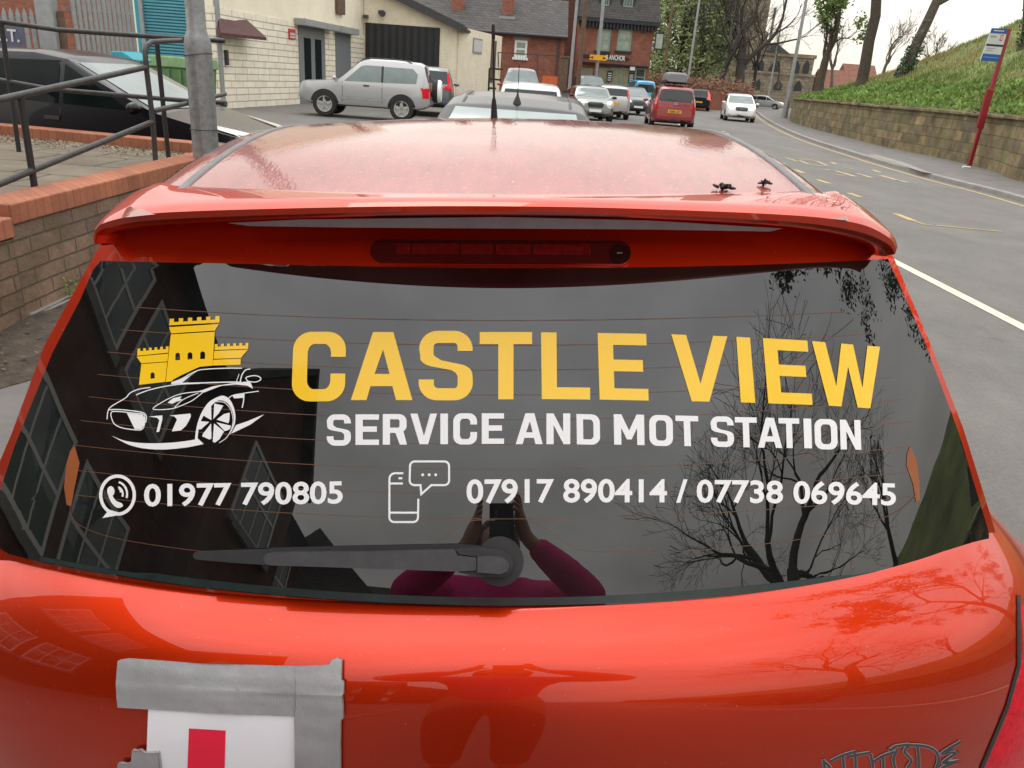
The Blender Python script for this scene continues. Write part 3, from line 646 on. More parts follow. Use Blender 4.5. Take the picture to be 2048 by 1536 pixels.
for ch, x0, x1, y0, y1 in [('S', 310, 470, 690, 897), ('E', 500, 655, 690, 892), ('R', 680, 840, 688, 890), ('V', 862, 1038, 685, 887), ('I', 1060, 1110, 685, 887), ('C', 1145, 1302, 683, 889), ('E', 1333, 1480, 683, 885), ('A', 1557, 1735, 683, 887), ('N', 1760, 1917, 684, 887)]:
    small.append((ch, c3(x0, y0), c3(x1, y0), c3(x1, y1), c3(x0, y1)))
for ch, x0, x1, y0, y1 in [('D', 38, 178, 627, 810), ('M', 262, 445, 628, 811), ('O', 475, 617, 632, 818), ('T', 633, 770, 636, 819), ('S', 843, 982, 640, 824), ('T', 990, 1122, 645, 826), ('A', 1125, 1271, 648, 829), ('T', 1253, 1378, 651, 831), ('I', 1403, 1450, 654, 833), ('O', 1468, 1605, 656, 839), ('N', 1622, 1746, 661, 840)]:
    sh = 3 if x0 < 600 else 6
    small.append((ch, c4(x0, y0), c4(x1, y0 + (x1 - x0) * .02), c4(x1 + sh, y1 + (x1 - x0) * .02), c4(x0 + sh, y1)))
mb = MB()
for ch, *q in small: letter(mb, ch, q, .0009)
hb(mb, 'white_lettering', M['vw'], parent=rear_glass, fix=False)['label'] = 'white vinyl words SERVICE AND MOT STATION'
def gwords(name, s, q, bow=0., label=None):
    V, Fc = text2d(s); f = quadmap(*q, bow=bow); mb = MB()
    bm = bmesh.new(); bv = [bm.verts.new((*f(x, y), 0)) for x, y in V]
    for fc in Fc:
        try: bm.faces.new([bv[i] for i in fc])
        except ValueError: pass
    for kx in range(int(q[3][0] // 25) + 1, int(q[2][0] // 25) + 1):
        bmesh.ops.bisect_plane(bm, geom=bm.verts[:] + bm.edges[:] + bm.faces[:], plane_co=(kx * 25, 0, 0), plane_no=(1, 0, 0), dist=1e-4)
    bm.verts.index_update(); pts = []
    for v in bm.verts: p, nn = on_glass(v.co.x, v.co.y); pts.append(p + nn * .0009)
    mb.add(pts, [[v.index for v in fc.verts] for fc in bm.faces]); bm.free()
    o = hb(mb, name, M['vw'], parent=rear_glass, fix=False); o['label'] = label
gwords('phone_number', '01977 790805', ((289, 968), (686, 962), (686, 1008), (289, 1014)), 0, 'white vinyl number 01977 790805')
gwords('phone_number', '07917 890414 / 07738 069645', ((933, 958), (1791, 966), (1791, 1012), (933, 1008)), -4, 'white vinyl numbers 07917 890414 / 07738 069645')
# ---- castle and sports-car emblem (traced in a local frame)
def k1(p): return (160 + p[0] / 4.6545, 600 + p[1] / 4.6545)
def K(mb, loops, eps=.0009): decal(mb, [[k1(p) for p in l] for l in loops], on_glass, eps, 24)
def crown(x0, x1, t0, t1, b0, b1, nm, gap):
    pts = [(x0 - 3, b0), (x0, t0)]; w = (x1 - x0) / (2 * nm - 1)
    for i in range(nm):
        xa = x0 + 2 * i * w; ya = t0 + (t1 - t0) * (xa - x0) / (x1 - x0); xb = xa + w * .95; yb = t0 + (t1 - t0) * (xb - x0) / (x1 - x0)
        if i: pts.append((xa, ya))
        pts.append((xb, yb))
        if i < nm - 1:
            pts.append((xb, yb + gap)); xc = xa + 2 * w; pts.append((xc, t0 + (t1 - t0) * (xc - x0) / (x1 - x0) + gap))
    pts.append((x1 - 3, b1)); return pts
def arch(x0, x1, y0, y1): return [(x0, y1), (x0, y0 + (x1 - x0) / 2)] + arc((x0 + x1) / 2, y0 + (x1 - x0) / 2, (x1 - x0) / 2, (x1 - x0) / 2, 180, 360, 8)[1:-1] + [(x1, y0 + (x1 - x0) / 2), (x1, y1 - 3)]
mb = MB()
for l in ([crown(838, 1305, 178, 150, 237, 212, 6, 32)], [[(832, 255), (1297, 225), (1258, 287), (852, 312)]],
          [[(850, 322), (1258, 297), (1237, 612), (1120, 622), (1060, 648), (950, 700), (870, 742), (858, 757), (801, 764)], arch(892, 935, 492, 563), arch(1005, 1050, 487, 556), arch(1122, 1168, 480, 552)],
          [crown(540, 830, 455, 432, 520, 492, 6, 24)], [[(531, 528), (826, 501), (818, 573), (574, 591)]],
          [[(575, 598), (816, 580), (797, 763), (553, 791)], arch(661, 699, 675, 734)],
          [crown(1258, 1572, 412, 400, 467, 456, 6, 24)], [[(1252, 476), (1566, 464), (1500, 541), (1246, 549)]], [[(1244, 557), (1500, 549), (1497, 604), (1238, 611)]]):
    K(mb, l)
hb(mb, 'castle_emblem', M['vy'], parent=rear_glass, fix=False)['label'] = 'yellow vinyl castle with three battlemented towers'
mb = MB()
def st(pts, w, n=6, closed=False, eps=.0011): K(mb, thicken(catmull(pts, n, closed), w, closed), eps)
st([(855, 772), (950, 735), (1030, 690), (1090, 662), (1150, 648), (1320, 638), (1510, 636)], 9)
K(mb, [[(850, 787), (858, 770), (940, 742), (1010, 712), (1110, 652), (1040, 700), (985, 745), (945, 778)]])
st([(940, 778), (1180, 772), (1400, 766), (1510, 768)], 11, eps=.0012)
st([(528, 886), (640, 842), (800, 805), (950, 785), (1120, 778)], 9, eps=.0013)
st([(660, 815), (560, 830), (475, 865), (430, 912), (340, 965), (285, 1003), (264, 1045), (258, 1112)], 9)
st([(275, 1024), (350, 1020), (450, 1028), (560, 1042), (608, 1060), (624, 1090), (618, 1142)], 9, eps=.0012)
st([(300, 1045), (380, 1040), (480, 1052), (588, 1064), (610, 1095), (604, 1168), (580, 1206), (520, 1210), (400, 1192), (332, 1160), (302, 1105)], 9, 5, True, .0013)
K(mb, [[(440, 1052), (585, 1068), (606, 1098), (600, 1165), (575, 1203), (514, 1203)]])
K(mb, [[(645, 1086), (770, 1075), (771, 1110), (742, 1226), (715, 1231), (742, 1120), (722, 1097)]])
K(mb, [[(838, 1076), (1030, 1058), (1036, 1085), (1015, 1130), (990, 1172), (942, 1215), (858, 1224), (907, 1112), (882, 1085)]])
K(mb, [catmull([(295, 1262), (420, 1310), (600, 1333), (830, 1330), (1000, 1312), (1078, 1298)], 5) + [(1100, 1290), (1155, 1341)] + catmull([(1150, 1342), (1000, 1372), (800, 1392), (620, 1385), (480, 1355), (380, 1310)], 5)])
st([(685, 1015), (740, 970), (860, 905), (960, 872), (1090, 856), (1158, 848), (1060, 930), (980, 970), (880, 1008), (780, 1021)], 8, 5, True)
st([(886, 1000), (960, 932), (1050, 888), (1108, 866)], 7, eps=.0012)
K(mb, [[(818, 958), (870, 915), (950, 898), (932, 920), (955, 925), (930, 942), (905, 945), (865, 966)], [(880, 935), (900, 925), (905, 945), (888, 955)]])
K(mb, [[(1100, 856), (1240, 805), (1400, 779), (1500, 768), (1585, 755), (1600, 790), (1613, 828), (1560, 798), (1450, 788), (1320, 800), (1200, 845), (1160, 862)]], .0010)
st([(1555, 720), (1620, 706), (1672, 716), (1686, 742), (1640, 765), (1570, 757), (1552, 738)], 9, 6, True, .0012)
st([(1495, 768), (1512, 700), (1545, 655), (1590, 645)], 10, eps=.0014); st([(1458, 765), (1485, 690)], 6, 2)
K(mb, [catmull([(1073, 1300), (1090, 1180), (1130, 1060), (1200, 955), (1290, 902), (1340, 893), (1390, 920), (1430, 990), (1450, 1080), (1440, 1165), (1400, 1250)], 5) + catmull([(1390, 1245), (1428, 1160), (1432, 1080), (1405, 1000), (1360, 950), (1290, 937), (1220, 992), (1152, 1080), (1112, 1180), (1097, 1298)], 5)])
for w in ([(1228, 1120), (1150, 1075), (1185, 1010), (1225, 975)], [(1245, 1110), (1255, 965), (1338, 985), (1300, 1050)], [(1275, 1115), (1345, 1062), (1398, 1050), (1395, 1120), (1385, 1148)], [(1275, 1140), (1410, 1172), (1398, 1205), (1352, 1222)], [(1252, 1150), (1345, 1225), (1300, 1300), (1262, 1328), (1240, 1322)], [(1225, 1150), (1228, 1290), (1210, 1300), (1142, 1270), (1150, 1245)], [(1208, 1135), (1130, 1205), (1108, 1205), (1120, 1130)]):
    K(mb, [w], .0012)
st([(1300, 1330), (1370, 1280), (1418, 1190), (1428, 1100), (1400, 1010), (1345, 955), (1270, 948)], 6, eps=.0014)
st([(1388, 917), (1425, 890), (1540, 868), (1668, 850)], 8, eps=.0012); K(mb, [[(1422, 892), (1536, 874), (1530, 912), (1440, 918)]], .0014); st([(1532, 885), (1526, 950), (1514, 1006)], 10, 3, eps=.0016)
K(mb, [[(1410, 1246), (1456, 1165), (1560, 1130), (1720, 1064), (1590, 1160)]])
hb(mb, 'sports_car_emblem', M['vw'], parent=rear_glass, fix=False)['label'] = 'white vinyl line drawing of a sports car'
def k2(p): return (180 + p[0] / 2.7676, 880 + p[1] / 2.7676)
def K2(mb, loops, eps=.0009): decal(mb, [[k2(p) for p in l] for l in loops], on_glass, eps, 24)
mb = MB()
K2(mb, thicken(arc(155, 305, 93, 105, 0, 352, 40), 18, True)); K2(mb, [[(110, 385), (72, 432), (140, 420), (175, 405)]], .0012)
K2(mb, [catmull([(98, 285), (105, 262), (122, 256), (138, 275), (135, 300), (128, 310), (145, 335), (158, 342), (180, 352), (183, 368), (160, 376), (138, 365), (115, 335)], 4, True)])
K2(mb, thicken(arc(150, 300, 34, 40, -75, 20, 10), 11)); K2(mb, thicken(arc(150, 300, 58, 68, -78, 18, 12), 11)); K2(mb, thicken(arc(158, 285, 14, 16, -75, 20, 6), 8))
hb(mb, 'call_icon', M['vw'], parent=rear_glass, fix=False)
mb = MB()
K2(mb, thicken([(1735, 184), (1690, 184)] + arc(1690, 216, 32, 32, -90, -180, 6) + arc(1684, 428, 26, 26, 180, 90, 6) + arc(1790, 428, 26, 26, 90, 0, 6) + [(1818, 325)], 11))
K2(mb, thicken([(1662, 241), (1733, 241)], 11), .0012); K2(mb, thicken([(1662, 402), (1814, 402)], 11), .0012); K2(mb, thicken([(1708, 212), (1730, 212)], 11))
bub = arc(1798, 145, 26, 26, 180, 270, 5) + arc(1962, 145, 26, 26, 270, 360, 5) + arc(1962, 224, 26, 26, 0, 90, 5) + [(1890, 250), (1834, 300), (1830, 250)] + arc(1796, 224, 26, 26, 90, 180, 5)
K2(mb, thicken(bub, 11, True))
for x in (1842, 1878, 1914): K2(mb, [arc(x, 193, 8, 8, 0, 330, 11)])
hb(mb, 'message_icon', M['vw'], parent=rear_glass, fix=False)
# ---- wiper
def k5(p): return (360 + p[0] / 2.3273, 1000 + p[1] / 2.3273)
wiper = None
M['armgrey'] = mat('worn_arm_paint', (.05, .05, .052), rough=.45, spec=.4, var=.2, vscale=60)
mb = MB(); slab(mb, [k5(p) for p in arc(1488, 283, 110, 113, 0, 352, 44)], on_glass, 0, .012, 30); wiper = hb(mb, 'wiper', M['greyplastic'], smooth=30, bevel=.002)
mb = MB(); slab(mb, [k5(p) for p in [(430, 222), (800, 214), (1300, 204), (1420, 214), (1420, 232), (1290, 238), (780, 250), (430, 245)]], on_glass, .001, .012, 40); hb(mb, 'wiper_blade', M['rubber'], parent=wiper)
mb = MB(); slab(mb, [k5(p) for p in [(99, 252), (104, 240), (118, 235), (300, 229), (440, 226), (620, 229), (760, 240), (740, 270), (440, 296), (300, 287), (118, 271), (104, 265)]], on_glass, .006, .020, 40); hb(mb, 'blade_cover', M['greyplastic'], parent=wiper, smooth=30, bevel=.003)
mb = MB(); slab(mb, [k5(p) for p in [(437, 264), (442, 248), (458, 238), (480, 235), (900, 232), (1285, 222), (1300, 248), (1384, 258), (1384, 314), (1300, 320), (900, 306), (470, 292), (445, 282)]], on_glass, .012, .034, 40); hb(mb, 'wiper_arm', M['armgrey'], parent=wiper, smooth=30, bevel=.004)
mb = MB(); slab(mb, [k5(p) for p in [(1290, 219), (1400, 215), (1480, 220), (1535, 245), (1548, 285), (1536, 325), (1505, 345), (1400, 346), (1295, 324), (1390, 312), (1390, 256), (1305, 244)]], on_glass, .010, .030, 40); hb(mb, 'arm_base', M['greyplastic'], parent=wiper, smooth=30, bevel=.004)
mb = MB(); slab(mb, [k5(p) for p in [(1388, 252), (1480, 250), (1515, 264), (1530, 290), (1520, 318), (1490, 330), (1388, 322)]], on_glass, .02, .038, 40); hb(mb, 'arm_cap', M['armgrey'], parent=wiper, smooth=30, bevel=.004)
# ---- tail lamp on the right corner (and its mirror twin on the left)
def prof_at(c):
    for (c0, b0, h0), (c1, b1, h1) in zip(PROF[2:], PROF[3:]):
        if c <= c0 and c >= c1:
            t = (c - c0) / (c1 - c0); return b0 + (b1 - b0) * t, h0 + (h1 - h0) * t
    return PROF[-1][1:]
def plan_pt(c, th, fwd=0.):
    rb, hw = prof_at(c); e = 2 / 2.6; return (hw * math.sin(th) ** e, rb + .46 * (1 - max(0., math.cos(th)) ** e) + fwd, c)
bnd = []
for px, py in ((2040, 1215), (2042, 1330), (2019, 1413), (1968, 1536), (1940, 1630), (1950, 1700)):
    h = on_body(px, py)
    if h: q_ = tocar((h[0] - CAM) / S); bnd.append((q_[2], q_[0] - AB))
bnd.sort(reverse=True)
def bnd_a(c):
    for (c0, a0), (c1, a1) in zip(bnd, bnd[1:]):
        if c <= c0 and c >= c1: return a0 + (a1 - a0) * (c - c0) / (c1 - c0)
    return bnd[0][1] if c > bnd[0][0] else bnd[-1][1]
ctop, cbot = bnd[0][0], -1.12
for sg in (1, -1):
    rows = []
    for i in range(31):
        c = ctop + (cbot - ctop) * i / 30; rb, hw = prof_at(c); round_ = min(1, i / 3, (30 - i) / 3) ** .5
        th0 = math.asin(min(.9995, max(.2, bnd_a(c) / hw)) ** 1.3) ; row = []
        for k in range(27):
            t = k / 26; edge = .0052 * min(1, k / 1.5, (26 - k) / 1.5) ** .5 * round_
            p = plan_pt(c, th0 + (math.pi / 2 - th0) * min(1, t / .7), .16 * max(0, t - .7) / .3)
            p2 = plan_pt(c, min(math.pi / 2, th0 + (math.pi / 2 - th0) * min(1, t / .7) + .01), .16 * max(0, t - .7) / .3 + (.002 if t > .69 else 0))
            da, db = p2[0] - p[0], p2[1] - p[1]; L_ = math.hypot(da, db) or 1; na, nb = db / L_, -da / L_
            row.append(C(sg * (p[0] + na * edge) + AB, p[1] + nb * edge, c))
        rows.append(row)
    mb = MB(); mb.loft(rows, False); hb(mb, 'tail_lamp', M['lens_red'], smooth=60)
mb = MB(); decal(mb, thicken([(2036, 1190), (2036, 1330), (2013, 1413), (1962, 1536), (1938, 1620)], 7), on_body, .0015, 18); hb(mb, 'lamp_gap', M['dark'])
# ---- sticker ATTITUDE
def k7(p): return (1500 + p[0] / 3.737, 1180 + p[1] / 3.737)
strokes = [[(545, 1262), (560, 1380), (540, 1480)], [(545, 1275), (600, 1330), (640, 1480)], [(520, 1420), (640, 1400)],
           [(600, 1275), (690, 1232), (785, 1204)], [(690, 1232), (698, 1330), (690, 1480)], [(782, 1212), (786, 1330), (778, 1480)], [(735, 1240), (830, 1222), (890, 1212)],
           [(895, 1218), (912, 1290), (918, 1380), (905, 1480)], [(905, 1285), (990, 1235), (1080, 1205)], [(990, 1240), (992, 1330), (985, 1480)], [(1030, 1182), (1050, 1190), (1080, 1165), (1185, 1150)],
           [(1095, 1190), (1068, 1255), (1080, 1330), (1100, 1440), (1150, 1460)], [(1185, 1155), (1150, 1200), (1190, 1250), (1200, 1280), (1170, 1330), (1150, 1440)],
           [(1245, 1150), (1255, 1250), (1255, 1330), (1250, 1470)], [(1185, 1155), (1290, 1160), (1370, 1190), (1405, 1250), (1385, 1330), (1340, 1420), (1250, 1470)],
           [(1570, 1128), (1430, 1215), (1530, 1200), (1545, 1205), (1440, 1280), (1480, 1282), (1540, 1255), (1630, 1250), (1635, 1262), (1540, 1280), (1420, 1330), (1400, 1400), (1480, 1430), (1560, 1400)]]
mb = MB(); mb2 = MB()
for i, s_ in enumerate(strokes):
    q = [k7(p) for p in catmull(s_, 4)]
    decal(mb, thicken(q, 7.4), on_body, .0006 + i * .00003, 18); decal(mb2, thicken(q, 5.0), on_body, .0012 + i * .00003, 18)
a_ = hb(mb, 'attitude_sticker', M['sticklight']); a_['label'] = 'grey scrawled sticker reading ATTITUDE'
hb(mb2, 'sticker_letters', M['stickgrey'], parent=a_)
# ---- aerial, wheels
mb = MB(); p0 = (-.015, 2.2, roof_c(0, 2.2)); d0 = Vector((0, -.42, 1)).normalized()
base = C(*p0); ax = (CU * .93 - CF * .2 - CR * .006).normalized()
mb.tube([base - ax * .01, base + ax * .03, base + ax * .045], [.009, .0062, .004], 10)
mb.tube([base + ax * .045, base + ax * .20], [.0026, .0022], 8); mb.tube([base + ax * .168, base + ax * .172, base + ax * .198, base + ax * .202], [.0024, .0040, .0040, .0022], 8)
hb(mb, 'aerial', M['black'], smooth=40)
def wheel_at(parent, x, y, z, r_, w, side, rimc=None, cover=None, spokes=5):
    """local wheel, axis Y; side = outward sign"""
    t = MB(); h = w / 2
    t.lathe([(r_ * .6, -h * .3), (r_ * .62, -h), (r_ * .93, -h), (r_, -h * .7), (r_, h * .7), (r_ * .93, h), (r_ * .62, h), (r_ * .6, h * .3)], (x, y, z), 'Y', 28)
    to = t.build('wheel', M['rubber'], parent, smooth=40)
    t = MB(); s = side
    t.lathe([(r_ * .64, s * h * .75), (r_ * .64, s * h * 1.02), (r_ * .58, s * h * .98), (r_ * .55, s * h * .55), (.01, s * h * .5)], (x, y, z), 'Y', 28)
    for k in range(spokes):
        a = 2 * math.pi * k / spokes + .3; ca, sa = math.cos(a), math.sin(a)
        pl = []
        for rr_, hw in ((.03, r_ * .15), (r_ * .6, r_ * .09)):
            pl.append((x + ca * rr_ - sa * hw, y + s * h * .93, z + sa * rr_ + ca * hw)); pl.append((x + ca * rr_ + sa * hw, y + s * h * .93, z + sa * rr_ - ca * hw))
        t.prism([pl[0], pl[1], pl[3], pl[2]], (0, s * h * .06, 0))
    t.build('rim', rimc or M['alloy'], to, smooth=40)
    return to
for a_s, b_ in ((-1, 1.65), (1, 1.65), (-1, 4.65), (1, 4.65)):
    mb = MB(); r_ = .345; cc = -1.86 + r_ / S
    rings = []
    for rr_, o_ in ((.2, .80), (.32, .80), (.345, .83), (.345, .94), (.32, .958), (.2, .955), (.19, .93), (.02, .93)):
        rings.append([C(AB + a_s * (o_ + .05), b_ + rr_ / S * math.cos(2 * math.pi * k / 28), cc + rr_ / S * math.sin(2 * math.pi * k / 28)) for k in range(28)])
    mb.loft(rings, True, True, True); hb(mb, 'wheel', M['rubber'], smooth=40)
# ---- things stuck to or lying on the car
mb = MB(); PL = [k for k in [(300, 1413), (593, 1426), (598, 1560), (592, 1760), (300, 1760), (292, 1640), (297, 1490)]]
decal(mb, [PL], on_body, .0035, 26)
plate = tag(mb.build('learner_plate', M['paper'], smooth=60), 'white paper learner plate with a red L taped to the red tailgate', 'learner plate')
mb = MB(); decal(mb, [[(381.5, 1453), (454.5, 1457), (452, 1536), (449, 1660), (560, 1664), (560, 1735), (372, 1735), (378, 1536)]], on_body, .0042, 26); mb.build('letter', M['lred'], plate, smooth=60)
def k6(p): return (200 + p[0] / 3.7926, 1280 + p[1] / 3.7926)
def tape(loop, e0, e1, label):
    mb = MB(); V, Fc = fill2d([loop], 9); ps = []
    for x, y in V:
        q = on_body(x, y)
        wv = .00025 * math.sin(x * .21 + y * .05) + .0011 * math.exp(-((y - 1373 - (x - 300) * .035) / 4.5) ** 2) + .0012 * math.sin(x * .022 + 1.3) * math.sin(y * .03)
        ps.append(q[0] + q[1] * (e1 + wv))
    mb.add(ps, Fc)
    m_ = len(loop); q = [on_body(*p) for p in loop]
    mb.add([p + n_ * e1 for p, n_ in q] + [p + n_ * e0 for p, n_ in q], [(i, (i + 1) % m_, m_ + (i + 1) % m_, m_ + i) for i in range(m_)])
    return tag(mb.build('duct_tape', M['tape'], smooth=50), label, 'tape', 'strips of duct tape holding the learner plate')
tape([k6(p) for p in [(158, 160), (180, 148), (240, 138), (420, 150), (640, 168), (800, 180), (1150, 186), (1500, 195), (1640, 190), (1700, 260), (1640, 410), (1496, 560), (1100, 545), (700, 525), (370, 508), (160, 497), (150, 420), (146, 300)]], .002, .0062, 'wide grey duct tape strip along the top edge of the learner plate')
tape([k6(p) for p in [(1500, 215), (1520, 200), (1640, 190), (1755, 182), (1768, 158), (1800, 145), (1812, 136), (1830, 150), (1847, 150), (1845, 215), (1843, 296), (1862, 310), (1860, 390), (1848, 400), (1856, 480), (1858, 570), (1840, 574), (1836, 760), (1838, 971), (1832, 1300), (1498, 1300), (1496, 971), (1492, 600), (1502, 400)]], .004, .0086, 'grey duct tape strip down the right edge of the learner plate')
tape([k6(p) for p in [(165, 908), (190, 905), (228, 912), (262, 902), (272, 880), (275, 806), (300, 812), (335, 804), (366, 828), (420, 828), (470, 824), (478, 900), (486, 971), (492, 1100), (180, 1110), (168, 971)]], .004, .0078, 'torn grey duct tape patch at the lower left of the learner plate')
roof_bvh_pts = None
def on_roof(x, y):
    da, db, dc = tocar(ray(x, y)); lo, hi = .8, 2.0
    for _ in range(40):
        m = (lo + hi) / 2
        if m * dc < roof_c(m * da, m * db): hi = m
        else: lo = m
    return (lo * da, lo * db)
for (px, py), sz, lab in (((1450, 381), .0072, 'dark curled seed cluster lying on the rear of the red car roof'), ((1531, 372), .0054, 'smaller dark withered bud near the right edge of the red car roof')):
    a, b = on_roof(px, py); p = roof_pt(a, b); mb = MB(); r3 = random.Random(px)
    for k in range(16):
        q = [p + CU * .004 + CR * r3.gauss(0, sz * .5)]; dd = Vector((r3.uniform(-1, 1), r3.uniform(-1, 1), r3.uniform(.1, .9)))
        for j in range(3):
            dd = (dd + Vector((r3.uniform(-.7, .7), r3.uniform(-.7, .7), r3.uniform(-.5, .4)))).normalized(); q.append(q[-1] + dd * sz * .45)
        mb.tube(q, [sz * .36, sz * .34, sz * .3, sz * .18], 5)
    tag(mb.build('dry_seed', M['black'], smooth=60), lab, 'dead leaf')

# ================================================================== ground, road, pavements
def sheet(name, pts, z, m, kind='structure'):
    mb = MB(); mb.add([(p[0], p[1], z) for p in pts], [tuple(range(len(pts)))])
    return tag(mb.build(name, m), kind=kind)
def ribbon(name, left, right, m, kind='structure', rows=1):
    mb = MB(); mb.loft([left, right], False)
    return tag(mb.build(name, m, smooth=60), kind=kind)
sheet('ground', [(-400, -400), (400, -400), (400, 600), (-400, 600)], .0, M['asphalt'])
KP = [gnd(x, y, .0) for x, y in ((1522, 219), (1517, 228), (1540, 246), (1600, 275), (1717, 314), (1860, 356), (1965, 383), (2048, 406))]
KP = [Vector((62, 112, 0)), Vector((40, 92, 0))] + KP + [Vector((8.95, 9, 0)), Vector((8.8, 3, 0)), Vector((8.7, -10, 0)), Vector((8.7, -45, 0))]
WP = [gnd(x, y, .1) for x, y in ((1580, 241), (1600, 250), (1650, 264), (1699, 276), (1769, 294), (1860, 312), (1931, 328), (1990, 344), (2048, 365))]
WP = [Vector((32, 90, .1)), Vector((23, 72, .1))] + WP + [Vector((11.7, 13, .1)), Vector((11.5, 8, .1)), Vector((11.4, 2, .1)), Vector((11.4, -5, .1)), Vector((11.4, -14, .1)), Vector((11.4, -45, .1))]
def cat3(pts, n=5):
    out = []
    for q in range(3): out.append(catmull([(p[q], 0) for p in pts], n))
    return [Vector((out[0][i][0], out[1][i][0], out[2][i][0])) for i in range(len(out[0]))]
def off(line, d, z=None):
    res = []
    for i, p in enumerate(line):
        t = line[min(i + 1, len(line) - 1)] - line[max(i - 1, 0)]; t.z = 0; t.normalize(); nrm = Vector((-t.y, t.x, 0))   # towards the outside (east)
        q = p + nrm * d
        if z is not None: q.z = z
        res.append(q)
    return res
KL = cat3(KP, 5); WL = cat3(WP, 5)
kerb = MB(); kerb.loft([off(KL, 0, -.01), off(KL, .004, .085), off(KL, .02, .1), off(KL, .14, .102)], False); tag(kerb.build('kerb', M['kerbm'], smooth=40), kind='structure')
# pavement between kerb and wall: resample both lines to equal counts
def resample(line, n):
    d = [0]
    for i in range(1, len(line)): d.append(d[-1] + (line[i] - line[i - 1]).length)
    out = []; j = 0
    for k in range(n):
        t = d[-1] * k / (n - 1)
        while j < len(d) - 2 and d[j + 1] < t: j += 1
        f = (t - d[j]) / max(1e-9, d[j + 1] - d[j]); out.append(line[j].lerp(line[j + 1], f))
    return out
mb = MB(); ka = off(KL, .14, .101)
def nearest_pairs(A, B):
    return [min(B, key=lambda q: (q - p).length) for p in A]
wb = nearest_pairs(ka, WL)
mb.loft([ka, [Vector((q.x + .05, q.y, .103)) for q in wb]], False); tag(mb.build('pavement', M['pave']), kind='structure')
mb = MB(); mb.add([gnd(x, y, .106) for x, y in ((1732, 309), (1752, 309), (1806, 324), (1868, 348), (1842, 343), (1790, 326))], [(0, 1, 2, 3, 4, 5)]); tag(mb.build('pale_paving', M['pconc']), kind='structure')
mb = MB(); mb.loft([off(KL[6:], -.20, .0025), off(KL[6:], -.005, .0025)], False); tag(mb.build('gutter_dirt', M['pave']), kind='structure')
# painted markings
mb = MB(); yl = off(KL, -.30, .004); mb.loft([off(KL[8:], -.33, .004), off(KL[8:], -.235, .004)], False); tag(mb.build('yellow_line', M['ypaint']), kind='structure')
mb = MB(); mb.add([(4.02, 20, .004), (4.14, 20, .004), (4.12, -30, .004), (4.0, -30, .004)], [(0, 1, 2, 3)])
for y0 in (38, 46, 54, 62, 70): mb.add([gnd(1, 1, 0) * 0 + Vector((x, y, .004)) for x, y in ((6.9 + .02 * (y0 - 38) * 3, y0), (7.02 + .06 * (y0 - 38), y0), (7.25 + .06 * (y0 - 38), y0 + 3.5), (7.13 + .06 * (y0 - 38), y0 + 3.5))], [(0, 1, 2, 3)])
tag(mb.build('white_line', M['wpaint']), kind='structure')
def marks(name, polys, m, z=.005):
    for k, (path, w) in enumerate(polys):
        P = [gnd(x, y, z + .0002 * (k % 7)) for x, y in path]
        loops = thicken([(p.x, p.y) for p in P], w); V, Fc = fill2d(loops)
        yield [(x, y, P[0].z) for x, y in V], Fc
mb = MB()
for vs, fs in marks('bay', [([(1791, 427), (1826, 441)], .12), ([(1698, 386), (1721, 394)], .12), ([(1635, 359), (1659, 367)], .12), ([(1590, 339), (1607, 346)], .12), ([(1552, 322), (1567, 328)], .16), ([(1526, 311), (1537, 315)], .16), ([(1484, 287), (1491, 290)], .15), ([(1471, 279), (1478, 283)], .15), ([(1461, 272), (1467, 276)], .15), ([(1452, 266), (1457, 269)], .15), ([(1445, 262), (1449, 264)], .15), ([(1826, 441), (1850, 449), (1866, 450.5)], .045), ([(1873, 450.5), (1940, 457), (2004, 463)], .055)], M['ypaint']): mb.add(vs, fs)
tag(mb.build('bus_bay_line', M['ypaint']), kind='structure')
mb = MB()
def q7(p): return (1560 + p[0] / 4.197, 300 + p[1] / 4.197)
sl_ = [([(55, 66), (100, 80), (140, 92)], .10), ([(160, 78), (230, 78), (310, 92), (395, 130)], .09), ([(395, 134), (330, 132), (240, 118), (165, 88)], .09), ([(370, 158), (422, 170)], .10), ([(465, 174), (545, 196), (630, 222)], .14), ([(470, 208), (545, 212)], .12), ([(640, 195), (700, 210), (770, 232)], .12), ([(845, 213), (905, 230), (975, 250)], .14), ([(1000, 253), (1070, 272)], .12), ([(780, 166), (840, 188)], .13), ([(430, 102), (470, 118)], .13), ([(560, 150), (625, 160)], .08)]
for vs, fs in marks('bus', [([q7(p) for p in s_], w) for s_, w in sl_], M['ypaint2']): mb.add(vs, fs)
tag(mb.build('bus_stop_lettering', M['ypaint2']), kind='structure')
mb = MB(); r4 = random.Random(3)
mb = MB()
# ---- left pavement, dirt strip
mb = MB(); mb.box((-1.95, 2, .03), (1.8, 24, .1)); tag(mb.build('left_pavement', M['pave']), kind='structure')
mb = MB(); mb.box((-1.02, 2, .03), (.13, 24, .11)); tag(mb.build('left_kerb', M['kerbm']), kind='structure')
mb = MB(); nx, ny = 14, 70
for i in range(nx + 1):
    for j in range(ny + 1):
        y = 1.2 + 7.2 * j / ny; edge = .42 + .13 * math.sin(y * 2.1) + .07 * math.sin(y * 5.3 + 1); x = -2.84 + edge * i / nx
        mb.v.append(Vector((x, y, .082 + (.035 * (1 - i / nx) + .012 * r4.random()) * (1 if 0 < i < nx else .2))))
for i in range(nx):
    for j in range(ny): a = i * (ny + 1) + j; mb.f.append((a, a + 1, a + ny + 2, a + ny + 1))
tag(mb.build('soil_strip', M['soil'], smooth=60), kind='structure')
mb = MB()
